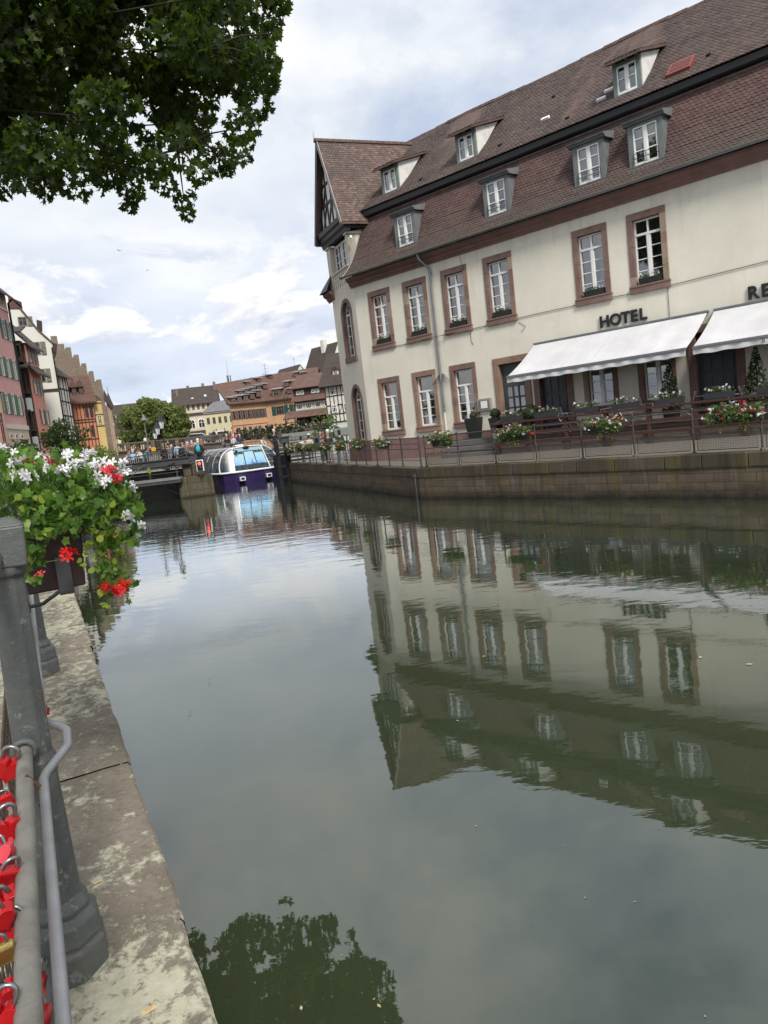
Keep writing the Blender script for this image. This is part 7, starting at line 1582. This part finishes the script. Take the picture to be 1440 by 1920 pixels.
iv2 = empty('ivy_patch', 'green ivy on the corner of the gallery house', 'ivy', GAF.W(-1.2, -.2, 5)); foliage('foliage', LEAF_S, iv2, [(-.2, -.1, 4.6, .5, .3, .9), (.1, -.2, 3.6, .4, .3, .7), (.6, -1.7, -1.6, 1.6, .5, .9), (-.5, -1.5, -1.2, 1.2, .5, .9)], 90, .3, T_OVAL, 420)
# parasols and flowered terrace below it
for i, (px, py, Y, w_) in enumerate(((553, 815, 92, 5.5), (580, 812, 88, 5.0), (648, 806, 72, 2.4))):
    p = at(px, py, Y); o = empty('terrace_canopy', ['long grey green canopy of the waterside terrace, left part', 'grey green canopy of the waterside terrace, right part', 'dark folded canopy beside the hotel bay'][i], 'canopy', (p.x, p.y, 1.3), 8)
    h = p.z - 1.3; MB().prismx([(-1.6, h - .45), (0, h + .25), (1.6, h - .45), (1.6, h - .6), (-1.6, h - .6)][::-1], -w_ / 2, w_ / 2).build('canvas', mat('grey green canvas', (.12, .125, .115), .8, .15, 2, .1) if i == 0 else bpy.data.materials['grey green canvas'], o)
    for sx in (-.45, 0, .45): MB().box(w_ * sx - .04, w_ * sx + .04, -.04, .04, 0, h).build('pole', IRON, o)
tf = empty('flower_hedge', 'long row of white flowers on the waterside terrace edge', 'hedge', GAF.W(0, -6, 1.2), -12); mb = MB()
for _ in range(220): flower(mb, (rg3.uniform(-5, 8), rg3.uniform(-.3, .3), 2.0 + rg3.uniform(-.15, .25)), .12, rg3, 0, 5, 2, .1)
mb.build('blooms', bpy.data.materials['pink white petals'], tf)['kind'] = 'stuff'; foliage('foliage', LEAF_S, tf, [(-5 + k * .9, 0, 1.8, .7, .4, .4) for k in range(15)], 70, .3, T_OVAL, 430); MB().box(-6, 9, .1, .5, 0, 1.8).build('trough_wall', BRT, tf)
# half-timbered white house by the hotel
hf = Frame((at(617, 800, 100).x, 100, 0), -20); ht_ = empty('half_timbered_house', 'white half timbered house partly hidden by the hotel bay', 'house', hf.o, -20)
MB().box(0, 6, 0, 7, 4.9, 9.8).build('wall', WPL, ht_); MB().box(0, 6, 0.05, 7, 1.2, 4.9).build('ground_floor', housemat('pale green plaster', (.46, .52, .46)), ht_)
tb = MB()
for z in (9.6, 8.35, 7.1, 5.9, 4.85): tb.box(0, 6, -.05, 0, z, z + .14)
for k in range(11): x = k * .58; tb.box(x, x + .1, -.06, 0, 4.9, 9.7)
for k in range(4): tb.beam((.3 + k * 1.5, -.03, 5.95), (.8 + k * 1.5, -.03, 7.1), .05, .1, up=(0, 1, 0))
tb.build('timber_frame', TIM, ht_)
for x, z in ((.75, 8.5), (2.5, 8.5), (.75, 6.2), (2.5, 6.2), (4.2, 8.5), (4.2, 6.2)): win(ht_, x, z, .8, 1.05, WHITE, -.05, None, 2)
win(ht_, .7, 2.7, .8, 1.5, DARKW, .05); MB().prismx([(-.8, 9.6), (3.5, 14.2), (3.5, 14.4), (-.9, 9.75)][::-1], -.5, 6.3).build('roof', RTD, ht_); d = MB().box(1.3, 2.1, .5, 2.5, 11.0, 11.9).build('dormer', WPL, ht_); MB().prism([(1.1, 11.85), (2.3, 11.85), (1.7, 12.4)], .3, 2.7).build('roof', RTD, d); win(d, 1.45, 11.1, .5, .7, WFR, .5)
# white gabled roofs behind
def rear(label, px, py, Y, deg, x0, x1, dep, ze, zr, ridge='y'):
    p = at(px, py, Y); o = empty('rear_house', label, 'house', (p.x, p.y, 0), deg, 'rear houses with white gables'); MB().box(x0, x1, 0, dep, 1.2, ze).build('wall', WPL, o)
    MB().prism([(x0, ze), (x1, ze), ((x0 + x1) / 2, zr)], 0, dep).build('gable', WPL, o)
    gable_roof(o, x0, x1, 0, dep, ze, zr, RTD, ridge, .3); win(o, (x0 + x1) / 2 - .4, ze + .3, .8, .8, WHITE, -.02); return o
rear('rear house with a dark roof and white dormer, left of three', 564, 700, 170, 38, -2.4, 2.4, 9, 16.8, 19.9); rear('rear house with a dark roof, middle of three', 589, 700, 168, 38, -1.9, 1.9, 7, 16.0, 18.6); 
o = rear('steep dark roofed rear house with a chimney beside the hotel', 640, 700, 150, 40, -3.6, 3.6, 9, 14.6, 21.5); MB().box(-1.0, -.1, 3.5, 4.5, 20, 22.6).build('chimney', WPL, o)
# yellow house and arcaded house
yf = Frame((at(388, 810, 150).x, 150, 0), 12); yo = empty('pale_yellow_house', 'pale yellow two storey house with a grey hipped roof', 'house', yf.o, 12)
YEL = housemat('pale yellow plaster', (.52, .49, .32)); MB().box(-.2, 6.0, 0, 7, 1.2, 10.6).build('wall', YEL, yo); MB().box(-.3, 6.2, -.3, 7, 10.45, 10.7).build('cornice', WFR, yo)
for r, z in enumerate((8.3, 5.3)):
    for k in range(5): win(yo, .3 + k * 1.15, z, .6, 1.3, BRF, 0, None, 1)
MB().add([(-.6, -.5, 10.7), (6.4, -.5, 10.7), (6.4, 7.5, 10.7), (-.6, 7.5, 10.7), (2, 3.5, 12.8), (4.5, 3.5, 13.1)], [(0, 1, 5, 4), (1, 2, 5), (2, 3, 4, 5), (3, 0, 4)]).build('roof', mat('grey slate', (.15, .15, .16), .7, .2, 2, .3), yo)
MB().box(6.0, 6.5, -.1, 6, 1.2, 11).build('quoin_wall', STG, yo)
wf2 = Frame((at(337, 815, 165).x, 165, 0), 10); wa = empty('arcaded_house', 'large old house with arched windows under a steep dark roof', 'house', wf2.o, 10)
CRM = housemat('cream old plaster', (.52, .47, .36)); MB().box(-.5, 9.3, 0, 9, 1.2, 14.0).build('wall', CRM, wa); gable_roof(wa, -.5, 9.3, 0, 9, 14.0, 17.6, RTD, 'x', .6)
MB().prismx([(0, 14.0), (9, 14.0), (4.5, 17.5)], 8.9, 9.25).build('gable', STG, wa)
for k in range(8): win(wa, .2 + k * 1.1, 12.4, .55, 1.4, BRF, 0, None, 1)
MB().box(-.5, 9.3, -.3, 0, 11.2, 11.7).build('string_course', RTD, wa)
for k in range(4):
    x = .9 + k * 2.1; a_ = [(x - .75, 8.3)] + [(x - .75 * cos(pi * q / 10), 9.6 + .75 * sin(pi * q / 10)) for q in range(11)] + [(x + .75, 8.3)]; MB().prism(a_, -.06, 0).build('arched_window', WHITE, wa); a2_ = [(x - .6, 8.4)] + [(x - .6 * cos(pi * q / 10), 9.6 + .6 * sin(pi * q / 10)) for q in range(11)] + [(x + .6, 8.4)]
    MB().prism(a2_, -.075, -.05).build('arched_pane', DGLASS, wa); mb = MB().box(x - .04, x + .04, -.09, -.06, 8.4, 10.2); mb.box(x - .6, x + .6, -.09, -.076, 9.4, 9.47); mb.build('glazing_bar', WHITE, wa)
MB().box(-.5, 9.3, -.6, 0, 7.3, 7.7).build('ledge', RTD, wa)
for x, y, z in ((.2, 2.2, 17.6), (2.6, 4.3, 18.2), (6, 4.4, 18.4), (8.6, 3.0, 18.4)): MB().box(x, x + .6, y, y + .6, 15, z).build('chimney', STG, wa)
for px, py in ((347, 752), (361, 748), (385, 742)): x, z = wf2.L(px, py, 1.5); MB().box(x - .25, x + .25, 1.0, 2.2, z - .2, z + .25).build('roof_window', WHITE, wa)
# telecom mast
tm = empty('telecom_mast', 'slender lattice antenna mast behind the arcaded house', 'mast', (at(430, 720, 175).x, 175, 12)); p = at(427, 672, 175); hT = p.z - 12
MB().tube([(.1, 0, 0), (0, 0, hT - 4)], [.14, .09], 6).tube([(0, 0, hT - 4), (0, 0, hT)], [.05, .02], 5).build('pole', ZINC, tm)
mb = MB()
for a in (0, 2.1, 4.2): mb.box(.45 * cos(a) - .12, .45 * cos(a) + .12, .45 * sin(a) - .1, .45 * sin(a) + .1, hT - 6.2, hT - 3.9); mb.tube([(0, 0, hT - 5), (.45 * cos(a), .45 * sin(a), hT - 5)], .04, 4)
mb.build('antenna_panel', GREYP, tm)
# brown-roofed house, another behind the trees, church spire
bf = Frame((at(205, 825, 160).x, 160, 0), 12); bo = empty('brown_roofed_house', 'half timbered house under a tall brown roof left of the trees', 'house', bf.o, 12)
MB().box(-.5, 9, 0, 8, 1.2, 9.6).build('wall', housemat('straw plaster', (.56, .48, .26)), bo); gable_roof(bo, -.5, 9, 0, 8, 9.8, 15.2, RTD, 'x', .7)
tb = MB()
for z in (9.3, 7.8, 6.3): tb.box(-.5, 9, -.05, 0, z, z + .2)
for k in range(10): tb.box(-.5 + k, -.38 + k, -.06, 0, 5, 9.5)
tb.build('timber_frame', TIM, bo)
for k in range(4): win(bo, .4 + k * 1.6, 8.0, .9, 1.1, WFR, -.06); win(bo, .4 + k * 1.6, 5.9, .9, 1.0, TIM, -.06)
for x, y, z in ((.8, 1.0, 11.0), (3.0, 1.0, 11.0), (5.0, 1.0, 11.0), (1.5, 2.1, 12.6), (3.6, 2.1, 12.6)): d = MB().box(x, x + .7, y - .4, y + 1, z - .3, z + .5).build('dormer', RTD, bo); win(d, x + .1, z - .2, .5, .55, WHITE, y - .4)
b3 = Frame((at(255, 790, 178).x, 178, 0), 12); bo3 = empty('dormered_house', 'dark roofed house rising behind the plane trees', 'house', b3.o, 12); MB().box(0, 7.2, 0, 8, 1.2, 12.4).build('wall', CRM, bo3)
gable_roof(bo3, 0, 7.2, 0, 8, 12.4, 16.3, RTD, 'x', .5)
for px, py in ((256, 763), (302, 757)): x, z = b3.L(px, py, 1.5); d = MB().box(x - .5, x + .5, .8, 3, z - .5, z + .4).build('dormer', RTD, bo3); win(d, x - .35, z - .35, .7, .7, WHITE, .8)
MB().box(1, 1.6, 3.4, 4, 15, 17.2).build('chimney', STG, bo3)
sp_o = empty('church_spire', 'small dark church spire above the stepped gable house', 'spire', (at(206, 760, 165).x, 165, 0)); zt = at(204, 738, 165).z; cz = at(206, 790, 165).z
MB().box(-1.0, 1.0, -1.0, 1.0, 1.2, cz + .6).build('tower', mat('rose stone', (.33, .23, .2), .85, .2, 1, .2), sp_o); MB().lathe([(.85, cz + .6), (.8, cz + 2.6), (1.1, cz + 2.7), (.5, zt - 1.6), (.06, zt + .3)], 8, smooth=False).build('spire_roof', RTD, sp_o); MB().tube([(0, 0, zt), (0, 0, zt + 1.5)], .05, 5).build('cross', IRON, sp_o)
MB().box(-1.25, 1.25, -1.25, 1.25, cz + .5, cz + .75).build('cornice', RTD, sp_o)
# filler houses so that the skyline closes behind
for i, (px, Y, x0, x1, ze, zr) in enumerate(((420, 185, -4, 10, 11, 14.2), (520, 190, -6, 12, 10, 13.5), (230, 200, -8, 8, 10, 14))):
    p = at(px, 800, Y); o = empty('rear_house', ['low rear house left of the orange house', 'low rear house behind the gallery house', 'low rear house behind the brown roof'][i], 'house', (p.x, p.y, 0), 10); MB().box(x0, x1, 0, 8, 1.2, ze).build('wall', CRM, o); gable_roof(o, x0, x1, 0, 8, ze, zr, RTD, 'x', .4); win(o, 0, ze - 2, .8, 1.2, WFR, 0)
# two gulls
for px, py, Y, lb, ba in ((223, 470, 70, 'white gull gliding, the left of two birds', .3), (277, 507, 80, 'white gull gliding, the right lower bird', -.2)):
    p = at(px, py, Y); o = empty('gull', lb, 'bird', p, 20, 'gulls in the sky'); o.rotation_euler = (0, ba, .6); o.scale = (.6, .6, .6)
    mb = MB(); mb.tube([(0, -.22, 0), (0, -.12, .01), (0, .05, .01), (0, .2, 0), (0, .3, 0)], [.02, .055, .06, .04, .015], 8)
    for s in (-1, 1): mb.add([(0, -.07, .02), (s * .25, -.12, .1), (s * .55, .0, .07), (s * .27, .03, .09), (0, .08, .02)], [(0, 1, 2, 3, 4)] if s > 0 else [(4, 3, 2, 1, 0)])
    mb.build('body', mat('gull grey', (.3, .3, .32), .8, .1, 4, 0) if px == 223 else bpy.data.materials['gull grey'], o)
